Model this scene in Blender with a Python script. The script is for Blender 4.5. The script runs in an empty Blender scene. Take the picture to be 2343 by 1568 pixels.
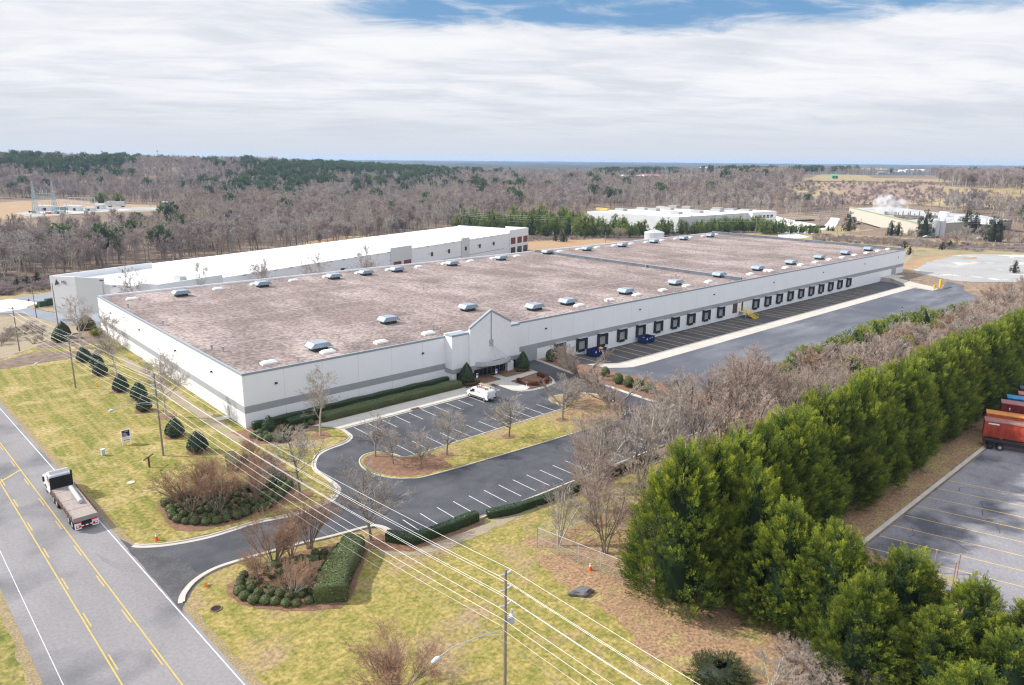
import bpy, bmesh, math, random
import numpy as np
from math import sin, cos, pi, radians, sqrt, atan2, hypot
from mathutils import Vector, Matrix

# ------------------------------------------------------------------ camera
PX, PY = 1171.5, 784.0
FPX, PITCH, ROLL, YAW = 1657.168, 0.24571, 0.0086, 0.83589
CAM = np.array([-45.944, -120.631, 46.222])
FW = np.array([cos(YAW) * cos(PITCH), sin(YAW) * cos(PITCH), -sin(PITCH)])
_r = np.array([sin(YAW), -cos(YAW), 0.0]); _u = np.cross(_r, FW)
RT = _r * cos(ROLL) + _u * sin(ROLL); UP = np.cross(RT, FW)
sc = bpy.context.scene
cd = bpy.data.cameras.new('camera'); cam = bpy.data.objects.new('camera', cd)
sc.collection.objects.link(cam); sc.camera = cam
cd.sensor_width = 36; cd.lens = 36 * FPX / 2343; cd.clip_start = 0.5; cd.clip_end = 40000
M4 = Matrix.Identity(4)
for i in range(3):
    M4[i][0] = RT[i]; M4[i][1] = UP[i]; M4[i][2] = -FW[i]; M4[i][3] = CAM[i]
cam.matrix_world = M4

# ------------------------------------------------------------------ sky, sun, exposure
SUN_EL, SUN_AZ = radians(36.5), atan2(0.735, -0.68)      # azimuth measured from +X
w = bpy.data.worlds.new('World'); sc.world = w; w.use_nodes = True
nt = w.node_tree; nt.nodes.clear()
def N(t, **k):
    n = nt.nodes.new(t)
    for a, b in k.items(): setattr(n, a, b)
    return n
def lk(a, b): nt.links.new(a, b)
def mth(op, a, b=None, c=None, clamp=False):
    n = N('ShaderNodeMath', operation=op); n.use_clamp = clamp
    for i, v in enumerate((a, b, c)):
        if v is None: continue
        if isinstance(v, (int, float)): n.inputs[i].default_value = v
        else: lk(v, n.inputs[i])
    return n.outputs[0]
def sstep(x, a, b):
    n = N('ShaderNodeMapRange', interpolation_type='SMOOTHSTEP'); lk(x, n.inputs[0])
    n.inputs[1].default_value = a; n.inputs[2].default_value = b
    return n.outputs[0]
def wmix(f, a, b):
    n = N('ShaderNodeMix', data_type='RGBA')
    if isinstance(f, (int, float)): n.inputs[0].default_value = f
    else: lk(f, n.inputs[0])
    for i, v in ((6, a), (7, b)):
        if isinstance(v, tuple): n.inputs[i].default_value = (*v, 1)
        else: lk(v, n.inputs[i])
    return n.outputs[2]
def wnoise(vec, scale, detail=6, rough=0.55, dist=0.0):
    n = N('ShaderNodeTexNoise'); lk(vec, n.inputs['Vector'])
    n.inputs['Scale'].default_value = scale; n.inputs['Detail'].default_value = detail
    n.inputs['Roughness'].default_value = rough; n.inputs['Distortion'].default_value = dist
    return n.outputs[0]
def comb(x, y, z=0.0):
    n = N('ShaderNodeCombineXYZ')
    for i, v in enumerate((x, y, z)):
        if isinstance(v, (int, float)): n.inputs[i].default_value = v
        else: lk(v, n.inputs[i])
    return n.outputs[0]
sky = N('ShaderNodeTexSky', sky_type='NISHITA'); sky.sun_disc = False
sky.sun_elevation = SUN_EL; sky.sun_rotation = pi / 2 - SUN_AZ; sky.altitude = 200; sky.air_density = 1.0; sky.dust_density = 0.6
tc = N('ShaderNodeTexCoord'); sx = N('ShaderNodeSeparateXYZ'); lk(tc.outputs['Generated'], sx.inputs[0])
DX, DY, DZ = sx.outputs[0], sx.outputs[1], sx.outputs[2]
# lateral (to the right of the view) and forward coordinates on a cloud deck seen overhead
lat = mth('ADD', mth('MULTIPLY', DX, float(_r[0])), mth('MULTIPLY', DY, float(_r[1])))
fwd = mth('ADD', mth('MULTIPLY', DX, cos(YAW)), mth('MULTIPLY', DY, sin(YAW)))
zz = mth('ADD', mth('MAXIMUM', DZ, 0.0), 0.085)
px_, py_ = mth('DIVIDE', lat, zz), mth('DIVIDE', fwd, zz)
rot = 0.16
qx = mth('ADD', mth('MULTIPLY', px_, cos(rot)), mth('MULTIPLY', py_, sin(rot)))
qy = mth('ADD', mth('MULTIPLY', px_, -sin(rot)), mth('MULTIPLY', py_, cos(rot)))
v1 = comb(mth('MULTIPLY', qx, 0.55), mth('MULTIPLY', qy, 0.75))
n_big = wnoise(v1, 0.9, 5, 0.5, 0.4)
n_fine = wnoise(comb(mth('MULTIPLY', qx, 1.0), mth('MULTIPLY', qy, 1.35), 3.0), 2.2, 10, 0.62, 0.5)
n_wisp = wnoise(comb(mth('MULTIPLY', qx, 0.6), mth('MULTIPLY', qy, 1.1), 7.0), 2.4, 9, 0.6, 0.4)
SKY_STR = 0.085
blue = wmix(0.55, wmix(1.0, (0, 0, 0), sky.outputs[0]), (1.5, 4.0, 7.8))
gain = N('ShaderNodeVectorMath', operation='SCALE'); lk(blue, gain.inputs[0]); gain.inputs['Scale'].default_value = 1.0
# clear gaps: high in the sky ahead, right of centre
el = sstep(DZ, 0.13, 0.18)
azr = mth('DIVIDE', lat, mth('MAXIMUM', fwd, 0.05))
side = mth('MULTIPLY', sstep(azr, -0.46, -0.08), 1.0)
back = sstep(fwd, 0.0, 0.3)
gap = mth('MULTIPLY', mth('MULTIPLY', el, side), back)
hi = sstep(DZ, 0.30, 0.24)
gap = mth('MULTIPLY', gap, hi)
thr = mth('ADD', mth('MULTIPLY', n_fine, 0.74), mth('MULTIPLY', n_big, 0.26))
cov = mth('SUBTRACT', mth('ADD', thr, 0.33), mth('MULTIPLY', gap, 0.56))
cov = sstep(cov, 0.25, 0.55)
body = mth('ADD', mth('MULTIPLY', n_big, 0.5), mth('MULTIPLY', n_wisp, 0.5))
body = sstep(body, 0.33, 0.62)
k = 1.0 / SKY_STR
c_low = (0.59 * k, 0.62 * k, 0.675 * k)
c_dim = (0.60 * k, 0.63 * k, 0.70 * k); c_bri = (0.83 * k, 0.835 * k, 0.86 * k)
cloud = wmix(body, c_dim, c_bri)
cloud = wmix(sstep(DZ, 0.10, 0.0), cloud, c_low)
top = wmix(sstep(DZ, 0.26, 0.75), cloud, (1.02 * k, 1.08 * k, 1.22 * k))  # unseen sky overhead set brighter to add fill light
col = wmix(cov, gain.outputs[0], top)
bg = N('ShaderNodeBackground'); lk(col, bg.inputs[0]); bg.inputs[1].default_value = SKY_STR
wo = N('ShaderNodeOutputWorld'); lk(bg.outputs[0], wo.inputs[0])

sd = bpy.data.lights.new('sun', 'SUN'); sun = bpy.data.objects.new('sun', sd); sc.collection.objects.link(sun)
sd.energy = 5.0; sd.angle = radians(0.9); sd.color = (1.0, 0.965, 0.91)
sv = Vector((cos(SUN_AZ) * cos(SUN_EL), sin(SUN_AZ) * cos(SUN_EL), sin(SUN_EL)))
sun.rotation_euler = sv.to_track_quat('Z', 'Y').to_euler(); sun.location = (0, 0, 200)
vs = sc.view_settings; vs.view_transform = 'Standard'; vs.look = 'None'; vs.exposure = 0.2; vs.gamma = 1
cy = sc.cycles
cy.use_denoising = True; cy.denoising_prefilter = 'NONE'; cy.pixel_filter_type = 'BLACKMAN_HARRIS'; cy.filter_width = 1.25; cy.max_bounces = 6; cy.diffuse_bounces = 3; cy.glossy_bounces = 2; cy.transmission_bounces = 3
cy.transparent_max_bounces = 6; cy.volume_bounces = 2; cy.caustics_reflective = False; cy.caustics_refractive = False
cy.sample_clamp_indirect = 6; cy.use_adaptive_sampling = True; cy.adaptive_threshold = 0.01
try: sc.render.use_persistent_data = False
except Exception: pass

# ------------------------------------------------------------------ terrain height and image-ray helpers
def S(x, a, b):
    t = np.clip((np.asarray(x, float) - a) / (b - a), 0, 1); return t * t * (3 - 2 * t)
def gz(x, y):
    x = np.asarray(x, float); y = np.asarray(y, float)
    z = -1.75 * S(x, 76, 90) * (1 - S(x, 272, 276)) * np.where(y <= 0.01, 1, 0) * (1 - S(-y, 46, 62))
    line = np.minimum(103.5, 103.5 + 1.148 * (x + 7))
    d = y - line; mw = S(x, -31, -25.5)
    z = z - 2.0 * S(d, -3, 6) * (1 - S(y, 300, 420)) * np.maximum(mw, S(y, 95, 120))
    z = z - 1.6 * np.exp(-((y - 118) / 13.0) ** 2) * S(-x, 8, 15) * S(d, -3, 6) * mw
    rx, ry = x - CAM[0], y - CAM[1]; r = np.hypot(rx, ry)
    rel = -np.degrees(np.arctan2(ry, rx) - YAW); rel = (rel + 180) % 360 - 180
    A = np.interp(rel, [-60, -40, -19, -15, -10, -5, 5, 13, 20, 40], [34, 37, 36, 27, 19, 15, 13, 17, 23, 24])
    r0 = np.interp(rel, [-40, -15, 0, 10, 16, 40], [850, 900, 700, 700, 660, 650])
    r1 = np.interp(rel, [-40, -15, 0, 10, 16, 40], [1500, 1500, 1400, 1300, 1000, 930])
    t = np.clip((r - r0) / (r1 - r0), 0, 1); f = A * t * t * (3 - 2 * t)
    f = f * (1 + 0.10 * np.sin(x / 130.0 + 1) * np.sin(y / 170.0) + 0.05 * np.sin(x / 61.0) * np.cos(y / 53.0))
    f = f * (1 - 0.75 * S(r, 1750, 2500))
    dist = S(r, 2600, 4200) * (23 + 5 * np.sin(rel * 0.9 + r / 900.0) + 4 * np.sin(rel * 2.3 + 1 + r / 1500.0) + 2.5 * np.sin(rel * 6.1 + r / 700.0)
                               + 12 * S(r, 5000, 9000))
    near = np.hypot(x - 120, y - 20)
    return z + np.where(r > 400, np.maximum(f, dist * 1.0), 0)
def ray(px):
    return FW * FPX + RT * (px[0] - PX) - UP * (px[1] - PY)
def G(u, v, dz=0.0):
    """where the line of sight through the photograph's point (u, v) meets the ground"""
    d = ray((u, v)); z = 0.0; p = None
    for _ in range(30):
        t = (z + dz - CAM[2]) / d[2]; p = CAM + d * t
        z = 0.5 * z + 0.5 * float(gz(p[0], p[1]))
    return Vector((p[0], p[1], float(gz(p[0], p[1]))))
def Gp(u, v, z):
    d = ray((u, v)); p = CAM + d * ((z - CAM[2]) / d[2]); return Vector(p)
def proj(P):
    d = np.asarray(P, float) - CAM; q = d @ FW
    return PX + FPX * (d @ RT) / q, PY - FPX * (d @ UP) / q
K = 1.7482
def crop(x0, y0, wid, zw): return lambda a, b: ((x0 + a * wid / zw) / K, (y0 + b * wid / zw) / K)
zA = crop(1024, 1235, 1024, 2343); zB = crop(2048, 1235, 1024, 2343); zS = crop(0, 1235, 1024, 2343)
zC = crop(0, 1920, 1024, 1956); zD = crop(1024, 1920, 1024, 1956); zE = crop(2048, 1920, 1024, 1956); zF = crop(3072, 1920, 1024, 1956)
z1 = crop(0, 550, 1024, 2343); z2 = crop(1024, 550, 1024, 2343); z3 = crop(2048, 550, 1024, 2343); z4 = crop(3072, 550, 1024, 2343)
z8 = crop(0, 1080, 420, 2195)

# ------------------------------------------------------------------ object helpers
COL = sc.collection
def tag(o, label=None, cat=None, group=None, kind=None):
    if label: o['label'] = label
    if cat: o['category'] = cat
    if group: o['group'] = group
    if kind: o['kind'] = kind
    return o
def thing(name, label, cat, loc=(0, 0, 0), rz=0.0, group=None):
    o = bpy.data.objects.new(name, None); COL.objects.link(o)
    o.location = loc; o.rotation_euler = (0, 0, rz); o.empty_display_size = 0.2
    return tag(o, label, cat, group)
def mesh_np(name, v, f, mat=None, smooth=False, tint=None):
    v = np.asarray(v, np.float32).reshape(-1, 3); f = np.asarray(f, np.int32); n = f.shape[1]
    me = bpy.data.meshes.new(name)
    me.vertices.add(len(v)); me.vertices.foreach_set('co', v.ravel())
    me.loops.add(f.size); me.loops.foreach_set('vertex_index', f.ravel())
    me.polygons.add(len(f)); me.polygons.foreach_set('loop_start', np.arange(0, f.size, n, dtype=np.int32))
    me.polygons.foreach_set('loop_total', np.full(len(f), n, np.int32))
    if smooth: me.polygons.foreach_set('use_smooth', np.ones(len(f), bool))
    if tint is not None:
        a = me.attributes.new('tint', 'FLOAT', 'POINT'); a.data.foreach_set('value', np.asarray(tint, np.float32))
    me.update(calc_edges=True); me.validate()
    if mat: me.materials.append(mat)
    return me
def link(name, me, parent=None, loc=None):
    o = bpy.data.objects.new(name, me); COL.objects.link(o)
    if parent: o.parent = parent
    if loc is not None: o.location = loc
    return o
def dup(root, loc, rz=0.0, s=1.0, label=None, group=None):
    r = root.copy(); COL.objects.link(r); r.location = loc; r.rotation_euler = (0, 0, rz)
    r.scale = (s, s, s) if not isinstance(s, tuple) else s
    if label: r['label'] = label
    if group: r['group'] = group
    for ch in list(root.children):
        c = ch.copy(); COL.objects.link(c); c.parent = r
        for g in list(ch.children):
            d = g.copy(); COL.objects.link(d); d.parent = c
    return r
class MB:
    def __init__(s): s.v = []; s.f = []
    def add(s, v, f):
        n = len(s.v); s.v += [tuple(p) for p in v]; s.f += [tuple(i + n for i in q) for q in f]; return s
    def box(s, x0, x1, y0, y1, z0, z1):
        return s.add([(x0, y0, z0), (x1, y0, z0), (x1, y1, z0), (x0, y1, z0), (x0, y0, z1), (x1, y0, z1), (x1, y1, z1), (x0, y1, z1)],
                     [(3, 2, 1, 0), (4, 5, 6, 7), (0, 1, 5, 4), (1, 2, 6, 5), (2, 3, 7, 6), (3, 0, 4, 7)])
    def obox(s, c, size, rz=0.0, rx=0.0, ry=0.0):
        m = Matrix.Translation(c) @ Matrix.Rotation(rz, 4, 'Z') @ Matrix.Rotation(ry, 4, 'Y') @ Matrix.Rotation(rx, 4, 'X')
        a, b, d = [k / 2 for k in size]
        P = [m @ Vector(p) for p in [(-a, -b, -d), (a, -b, -d), (a, b, -d), (-a, b, -d), (-a, -b, d), (a, -b, d), (a, b, d), (-a, b, d)]]
        return s.add(P, [(3, 2, 1, 0), (4, 5, 6, 7), (0, 1, 5, 4), (1, 2, 6, 5), (2, 3, 7, 6), (3, 0, 4, 7)])
    def tube(s, p, q, r, r2=None, n=8, cap=True):
        p = Vector(p); q = Vector(q); r2 = r if r2 is None else r2
        d = (q - p).normalized(); a = d.orthogonal().normalized(); b = d.cross(a)
        P = [p + (a * cos(2 * pi * i / n) + b * sin(2 * pi * i / n)) * r for i in range(n)] + \
            [q + (a * cos(2 * pi * i / n) + b * sin(2 * pi * i / n)) * r2 for i in range(n)]
        F = [(i, (i + 1) % n, n + (i + 1) % n, n + i) for i in range(n)]
        if cap: F += [tuple(range(n))[::-1], tuple(range(n, 2 * n))]
        return s.add(P, F)
    def path(s, pts, r, n=6):
        for a, b in zip(pts[:-1], pts[1:]): s.tube(a, b, r, n=n)
        return s
    def lathe(s, prof, c=(0, 0, 0), n=16):
        P = [(c[0] + r * cos(2 * pi * i / n), c[1] + r * sin(2 * pi * i / n), c[2] + z) for r, z in prof for i in range(n)]
        F = [(j * n + i, j * n + (i + 1) % n, (j + 1) * n + (i + 1) % n, (j + 1) * n + i) for j in range(len(prof) - 1) for i in range(n)]
        F += [tuple(range(n))[::-1], tuple(range((len(prof) - 1) * n, len(prof) * n))]
        return s.add(P, F)
    def prism(s, poly, z0, z1):
        n = len(poly)
        return s.add([(p[0], p[1], z0) for p in poly] + [(p[0], p[1], z1) for p in poly],
                     [tuple(range(n))[::-1], tuple(range(n, 2 * n))] + [(i, (i + 1) % n, n + (i + 1) % n, n + i) for i in range(n)])
    def xprism(s, poly, x0, x1):        # polygon in (y, z) extruded along x
        n = len(poly)
        return s.add([(x0, p[0], p[1]) for p in poly] + [(x1, p[0], p[1]) for p in poly],
                     [tuple(range(n)), tuple(range(n, 2 * n))[::-1]] + [(i, n + i, n + (i + 1) % n, (i + 1) % n) for i in range(n)])
    def yprism(s, poly, y0, y1):        # polygon in (x, z) extruded along y
        n = len(poly)
        return s.add([(p[0], y0, p[1]) for p in poly] + [(p[0], y1, p[1]) for p in poly],
                     [tuple(range(n))[::-1], tuple(range(n, 2 * n))] + [(i, (i + 1) % n, n + (i + 1) % n, n + i) for i in range(n)])
    def quad(s, a, b, c, d): return s.add([a, b, c, d], [(0, 1, 2, 3)])
    def build(s, name, mat, parent=None, smooth=False, bevel=0.0, loc=None):
        me = bpy.data.meshes.new(name); me.from_pydata(s.v, [], s.f); me.update()
        bm = bmesh.new(); bm.from_mesh(me); bmesh.ops.recalc_face_normals(bm, faces=bm.faces); bm.to_mesh(me); bm.free()
        me.materials.append(mat)
        if smooth: me.polygons.foreach_set('use_smooth', np.ones(len(me.polygons), bool))
        o = link(name, me, parent, loc)
        if bevel > 0:
            m = o.modifiers.new('b', 'BEVEL'); m.width = bevel; m.segments = 2; m.limit_method = 'ANGLE'
        return o

# ------------------------------------------------------------------ materials
MATS = {}
def mat(name, c1, c2=None, scale=1.0, detail=4, rough=0.8, metal=0.0, bump=0.0, bscale=None, c3=None, scale3=0.1, lo=0.35, hi=0.65,
        lo3=0.4, hi3=0.65, coord='obj', stretch=None, spec=0.3, rnd=0.0, line=None, fine=0.0, alpha=None, fdet=3):
    m = bpy.data.materials.new(name); m.use_nodes = True; t = m.node_tree
    b = t.nodes['Principled BSDF']; L = t.links.new
    b.inputs['Roughness'].default_value = rough; b.inputs['Metallic'].default_value = metal
    b.inputs['Specular IOR Level'].default_value = spec
    def nn(ty): return t.nodes.new(ty)
    if coord == 'pos': src = nn('ShaderNodeNewGeometry').outputs['Position']
    else: src = nn('ShaderNodeTexCoord').outputs['Object']
    if stretch:
        mp = nn('ShaderNodeMapping'); L(src, mp.inputs[0]); mp.inputs['Scale'].default_value = stretch[:3]
        if len(stretch) > 3: mp.inputs['Rotation'].default_value = (0, 0, stretch[3])
        srcs = mp.outputs[0]
    else: srcs = src
    def noise(sc_, de, vec):
        n = nn('ShaderNodeTexNoise'); L(vec, n.inputs['Vector']); n.inputs['Scale'].default_value = sc_; n.inputs['Detail'].default_value = de
        n.inputs['Roughness'].default_value = 0.6; return n.outputs[0]
    def rng(v, a, b_):
        r = nn('ShaderNodeMapRange'); L(v, r.inputs[0]); r.inputs[1].default_value = a; r.inputs[2].default_value = b_; return r.outputs[0]
    def mx(f, a, b_, mode='MIX'):
        n = nn('ShaderNodeMix'); n.data_type = 'RGBA'; n.blend_type = mode
        if isinstance(f, float): n.inputs[0].default_value = f
        else: L(f, n.inputs[0])
        for i, v in ((6, a), (7, b_)):
            if isinstance(v, tuple): n.inputs[i].default_value = (*v[:3], 1)
            else: L(v, n.inputs[i])
        return n.outputs[2]
    if c2 is None: c2 = tuple(x * 0.88 for x in c1)
    c = mx(rng(noise(scale, detail, srcs), lo, hi), c1, c2)
    if c3: c = mx(rng(noise(scale3, 3, src), lo3, hi3), c, c3)
    if fine > 0:
        g = rng(noise(bscale or 8.0, fdet, src), 0.34, 0.66)
        gg = nn('ShaderNodeMapRange'); L(g, gg.inputs[0]); gg.inputs[3].default_value = 1 - fine; gg.inputs[4].default_value = 1 + fine
        sca = nn('ShaderNodeVectorMath'); sca.operation = 'SCALE'; L(c, sca.inputs[0]); L(gg.outputs[0], sca.inputs['Scale']); c = sca.outputs[0]
    if rnd > 0:
        oi = nn('ShaderNodeObjectInfo'); hs = nn('ShaderNodeHueSaturation'); L(c, hs.inputs['Color'])
        r = nn('ShaderNodeMapRange'); L(oi.outputs['Random'], r.inputs[0]); r.inputs[3].default_value = 1 - rnd; r.inputs[4].default_value = 1 + rnd
        L(r.outputs[0], hs.inputs['Value']); c = hs.outputs[0]
    if line:       # thin joints along an axis every `line[1]` metres
        ax, step, wd, lc = line; sep = nn('ShaderNodeSeparateXYZ'); L(src, sep.inputs[0])
        md = nn('ShaderNodeMath'); md.operation = 'PINGPONG'; L(sep.outputs[ax], md.inputs[0]); md.inputs[1].default_value = step / 2
        lt = nn('ShaderNodeMath'); lt.operation = 'LESS_THAN'; L(md.outputs[0], lt.inputs[0]); lt.inputs[1].default_value = wd
        c = mx(lt.outputs[0], c, lc)
    L(c, b.inputs['Base Color'])
    if bump > 0:
        bn = nn('ShaderNodeBump'); bn.inputs['Strength'].default_value = bump; bn.inputs['Distance'].default_value = 0.1
        L(noise(bscale or scale * 6, 5, src), bn.inputs['Height']); L(bn.outputs[0], b.inputs['Normal'])
    MATS[name] = m; return m
def leafmat(name, dark, mid, tip, rough=0.6, trans=0.25, rnd=0.12):
    m = bpy.data.materials.new(name); m.use_nodes = True; t = m.node_tree; b = t.nodes['Principled BSDF']; L = t.links.new
    a = t.nodes.new('ShaderNodeAttribute'); a.attribute_name = 'tint'
    r = t.nodes.new('ShaderNodeValToRGB'); L(a.outputs['Fac'], r.inputs[0])
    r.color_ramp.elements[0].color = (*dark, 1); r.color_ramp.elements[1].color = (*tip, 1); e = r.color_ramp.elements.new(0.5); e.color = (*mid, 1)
    oi = t.nodes.new('ShaderNodeObjectInfo'); hs = t.nodes.new('ShaderNodeHueSaturation'); L(r.outputs[0], hs.inputs['Color'])
    q = t.nodes.new('ShaderNodeMapRange'); L(oi.outputs['Random'], q.inputs[0]); q.inputs[3].default_value = 1 - rnd; q.inputs[4].default_value = 1 + rnd
    L(q.outputs[0], hs.inputs['Value']); L(hs.outputs[0], b.inputs['Base Color']); b.inputs['Roughness'].default_value = rough
    b.inputs['Specular IOR Level'].default_value = 0.25
    if trans > 0:
        tr = t.nodes.new('ShaderNodeBsdfTranslucent'); L(hs.outputs[0], tr.inputs['Color']); ms = t.nodes.new('ShaderNodeMixShader'); ms.inputs[0].default_value = trans
        L(b.outputs[0], ms.inputs[1]); L(tr.outputs[0], ms.inputs[2]); L(ms.outputs[0], t.nodes['Material Output'].inputs['Surface'])
    return m
ORD = ['first', 'second', 'third', 'fourth', 'fifth', 'sixth', 'seventh', 'eighth', 'ninth', 'tenth', 'eleventh', 'twelfth', 'thirteenth',
       'fourteenth', 'fifteenth', 'sixteenth', 'seventeenth', 'eighteenth', 'nineteenth', 'twentieth', 'twenty-first', 'twenty-second', 'twenty-third', 'twenty-fourth',
       'twenty-fifth', 'twenty-sixth', 'twenty-seventh', 'twenty-eighth', 'twenty-ninth', 'thirtieth']
# ------------------------------------------------------------------ ground
WHITE = mat('white_wall', (.86, .875, .90), (.83, .845, .875), scale=.25, rough=.75, line=(0, 7.6, .03, (.6, .6, .62)))  # lifted and blued: the front wall's cool shade is mixed into the paint
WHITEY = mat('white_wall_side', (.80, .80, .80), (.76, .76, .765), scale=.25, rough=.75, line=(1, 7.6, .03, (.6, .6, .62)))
PLAINW = mat('white_paint', (.85, .86, .885), (.81, .82, .845), scale=1, rough=.5)
BAND = mat('grey_band_paint', (.36, .375, .39), (.33, .345, .36), scale=.4, rough=.7)
COPING = mat('blue_grey_coping', (.30, .34, .38), (.27, .31, .35), scale=1, rough=.45)
DARK = mat('dark_metal', (.03, .032, .035), rough=.5)
BLACK = mat('black_rubber', (.012, .012, .013), (.02, .02, .02), rough=.85)
STEEL = mat('galvanised_steel', (.5, .52, .54), (.42, .44, .46), scale=2, rough=.4, metal=.6)
CONC = mat('concrete', (.52, .48, .42), (.45, .41, .36), scale=.5, rough=.9, c3=(.36, .33, .29), scale3=.15, lo3=.55, hi3=.8, coord='pos', bump=.1, bscale=6)
GLASS = mat('dark_glass', (.012, .016, .022), (.02, .026, .034), scale=.3, rough=.08, spec=.6)
ROADA = mat('road_asphalt', (.205, .192, .193), (.25, .237, .238), scale=.12, rough=.9, c3=(.125, .124, .13), scale3=.06, lo3=.5, hi3=.64, coord='pos', fine=.10, bscale=3,
            stretch=(1, .35, 1))
LOTA = mat('parking_asphalt', (.055, .057, .066), (.085, .086, .094), scale=.25, rough=.85, c3=(.035, .037, .045), scale3=.07, lo3=.5, hi3=.65, coord='pos', fine=.12, bscale=4, spec=.4)
DOCKA = mat('court_asphalt', (.085, .09, .106), (.175, .18, .20), scale=.12, detail=8, rough=.85, c3=(.085, .09, .11), scale3=.03, lo3=.45, hi3=.65, coord='pos', fine=.12, bscale=3,
            stretch=(.5, 1.6, 1))
BAYA = mat('shade_toned_bay_asphalt', (.06, .058, .063), (.095, .09, .095), scale=.15, rough=.9, coord='pos', fine=.14, bscale=3)  # darker than the court: the wall's cast shadow is put into this colour
OLDA = mat('old_asphalt', (.21, .2, .213), (.265, .255, .267), scale=.15, rough=.9, c3=(.09, .09, .105), scale3=.09, lo3=.5, hi3=.62, coord='pos', fine=.14, bscale=3)
YEL = mat('yellow_paint', (.62, .42, .08), (.45, .33, .11), scale=1.5, rough=.7, coord='pos')
YELO = mat('faded_yellow_paint', (.78, .52, .10), (.62, .44, .14), scale=.7, rough=.8, coord='pos')
WPAINT = mat('white_line_paint', (.68, .68, .67), (.5, .5, .5), scale=1.5, rough=.7, coord='pos')
GRASS = mat('lawn_grass', (.25, .205, .065), (.12, .14, .022), scale=.3, detail=12, rough=.95, c3=(.09, .135, .025), scale3=.1, lo3=.55, hi3=.7, coord='pos', fine=.42, bscale=1.7, fdet=8, bump=.8, lo=.42, hi=.58)
GRASSF = mat('patchy_lawn', (.325, .25, .082), (.19, .18, .038), scale=.6, detail=12, rough=.95, c3=(.30, .215, .115), scale3=.12, lo3=.52, hi3=.66, coord='pos', fine=.36, bscale=2.2, fdet=8, bump=.8, lo=.38, hi=.62)
GRASSM = mat('mown_lawn', (.27, .215, .062), (.16, .162, .028), scale=.5, detail=11, rough=.95, c3=(.34, .265, .105), scale3=.16, lo3=.48, hi3=.64, coord='pos', fine=.40, bscale=1.7, fdet=8, bump=.8,
             stretch=(1.9, .10, 1, -.05), lo=.42, hi=.57)
STRAW = mat('dormant_field', (.33, .255, .125), (.27, .21, .105), scale=.08, detail=7, rough=.95, c3=(.28, .19, .10), scale3=.04, lo3=.55, hi3=.7, coord='pos', fine=.2, bscale=1.5, bump=.4)
MULCH = mat('brown_mulch', (.25, .14, .085), (.17, .095, .06), scale=1.1, detail=8, rough=.95, coord='pos', fine=.35, bscale=7, bump=.6)
LEAFL = mat('fallen_leaves', (.34, .21, .12), (.25, .16, .09), scale=.8, detail=9, rough=.95, c3=(.33, .27, .10), scale3=.25, lo3=.5, hi3=.65, coord='pos', fine=.45, bscale=3, fdet=8, bump=.8)
DIRT = mat('sandy_dirt', (.33, .26, .19), (.27, .22, .155), scale=.4, detail=8, rough=.95, c3=(.26, .25, .09), scale3=.3, lo3=.52, hi3=.66, coord='pos', fine=.2, bscale=5, bump=.3)
CLAY = mat('orange_clay', (.36, .21, .115), (.33, .25, .145), scale=.05, detail=8, rough=.95, coord='pos', fine=.2, bscale=1, bump=.4)
FLOOR = mat('woodland_floor', (.20, .145, .11), (.14, .105, .08), scale=.05, detail=8, rough=1, c3=(.24, .17, .115), scale3=.012, coord='pos', fine=.3, bscale=.6, bump=.6)
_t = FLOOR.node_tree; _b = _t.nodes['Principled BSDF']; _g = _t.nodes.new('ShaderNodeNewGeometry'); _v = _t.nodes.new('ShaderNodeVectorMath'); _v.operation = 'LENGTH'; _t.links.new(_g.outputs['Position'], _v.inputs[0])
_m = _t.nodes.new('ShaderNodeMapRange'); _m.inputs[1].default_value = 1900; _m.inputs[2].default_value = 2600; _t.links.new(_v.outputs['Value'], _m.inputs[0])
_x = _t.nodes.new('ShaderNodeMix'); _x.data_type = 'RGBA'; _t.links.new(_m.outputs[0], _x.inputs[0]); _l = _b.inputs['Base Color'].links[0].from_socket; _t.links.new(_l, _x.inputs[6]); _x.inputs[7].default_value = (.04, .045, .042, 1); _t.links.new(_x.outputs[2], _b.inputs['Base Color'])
GRAV = mat('gravel_lot', (.37, .36, .345), (.30, .295, .285), scale=.05, detail=8, rough=.95, c3=(.55, .53, .48), scale3=.045, lo3=.56, hi3=.62, coord='pos', fine=.12, bscale=2)
SHOULD = mat('road_shoulder', (.30, .22, .13), (.22, .18, .09), scale=.8, detail=8, rough=.95, coord='pos', fine=.3, bscale=5, bump=.3)

def axis(a, b, step, lim, grow=1.07):
    xs = list(np.arange(a, b + .01, step)); s = step
    lo = [xs[0]]; hi = [xs[-1]]
    while hi[-1] < lim: s *= grow; hi.append(hi[-1] + s)
    s = step
    while lo[-1] > -lim: s *= grow; lo.append(lo[-1] - s)
    return np.array(lo[:0:-1] + xs + hi[1:])
GX, GY = axis(-80, 360, 4, 13500), axis(-160, 240, 4, 13500)
X, Y = np.meshgrid(GX, GY, indexing='ij'); Z = gz(X, Y) - 0.05
vv = np.stack([X, Y, Z], -1).reshape(-1, 3); ny = len(GY)
ii, jj = np.meshgrid(np.arange(len(GX) - 1), np.arange(ny - 1), indexing='ij'); a = (ii * ny + jj).ravel()
ff = np.stack([a, a + ny, a + ny + 1, a + 1], 1)
tag(link('ground', mesh_np('ground', vv, ff, FLOOR, smooth=True)), kind='structure')

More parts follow.
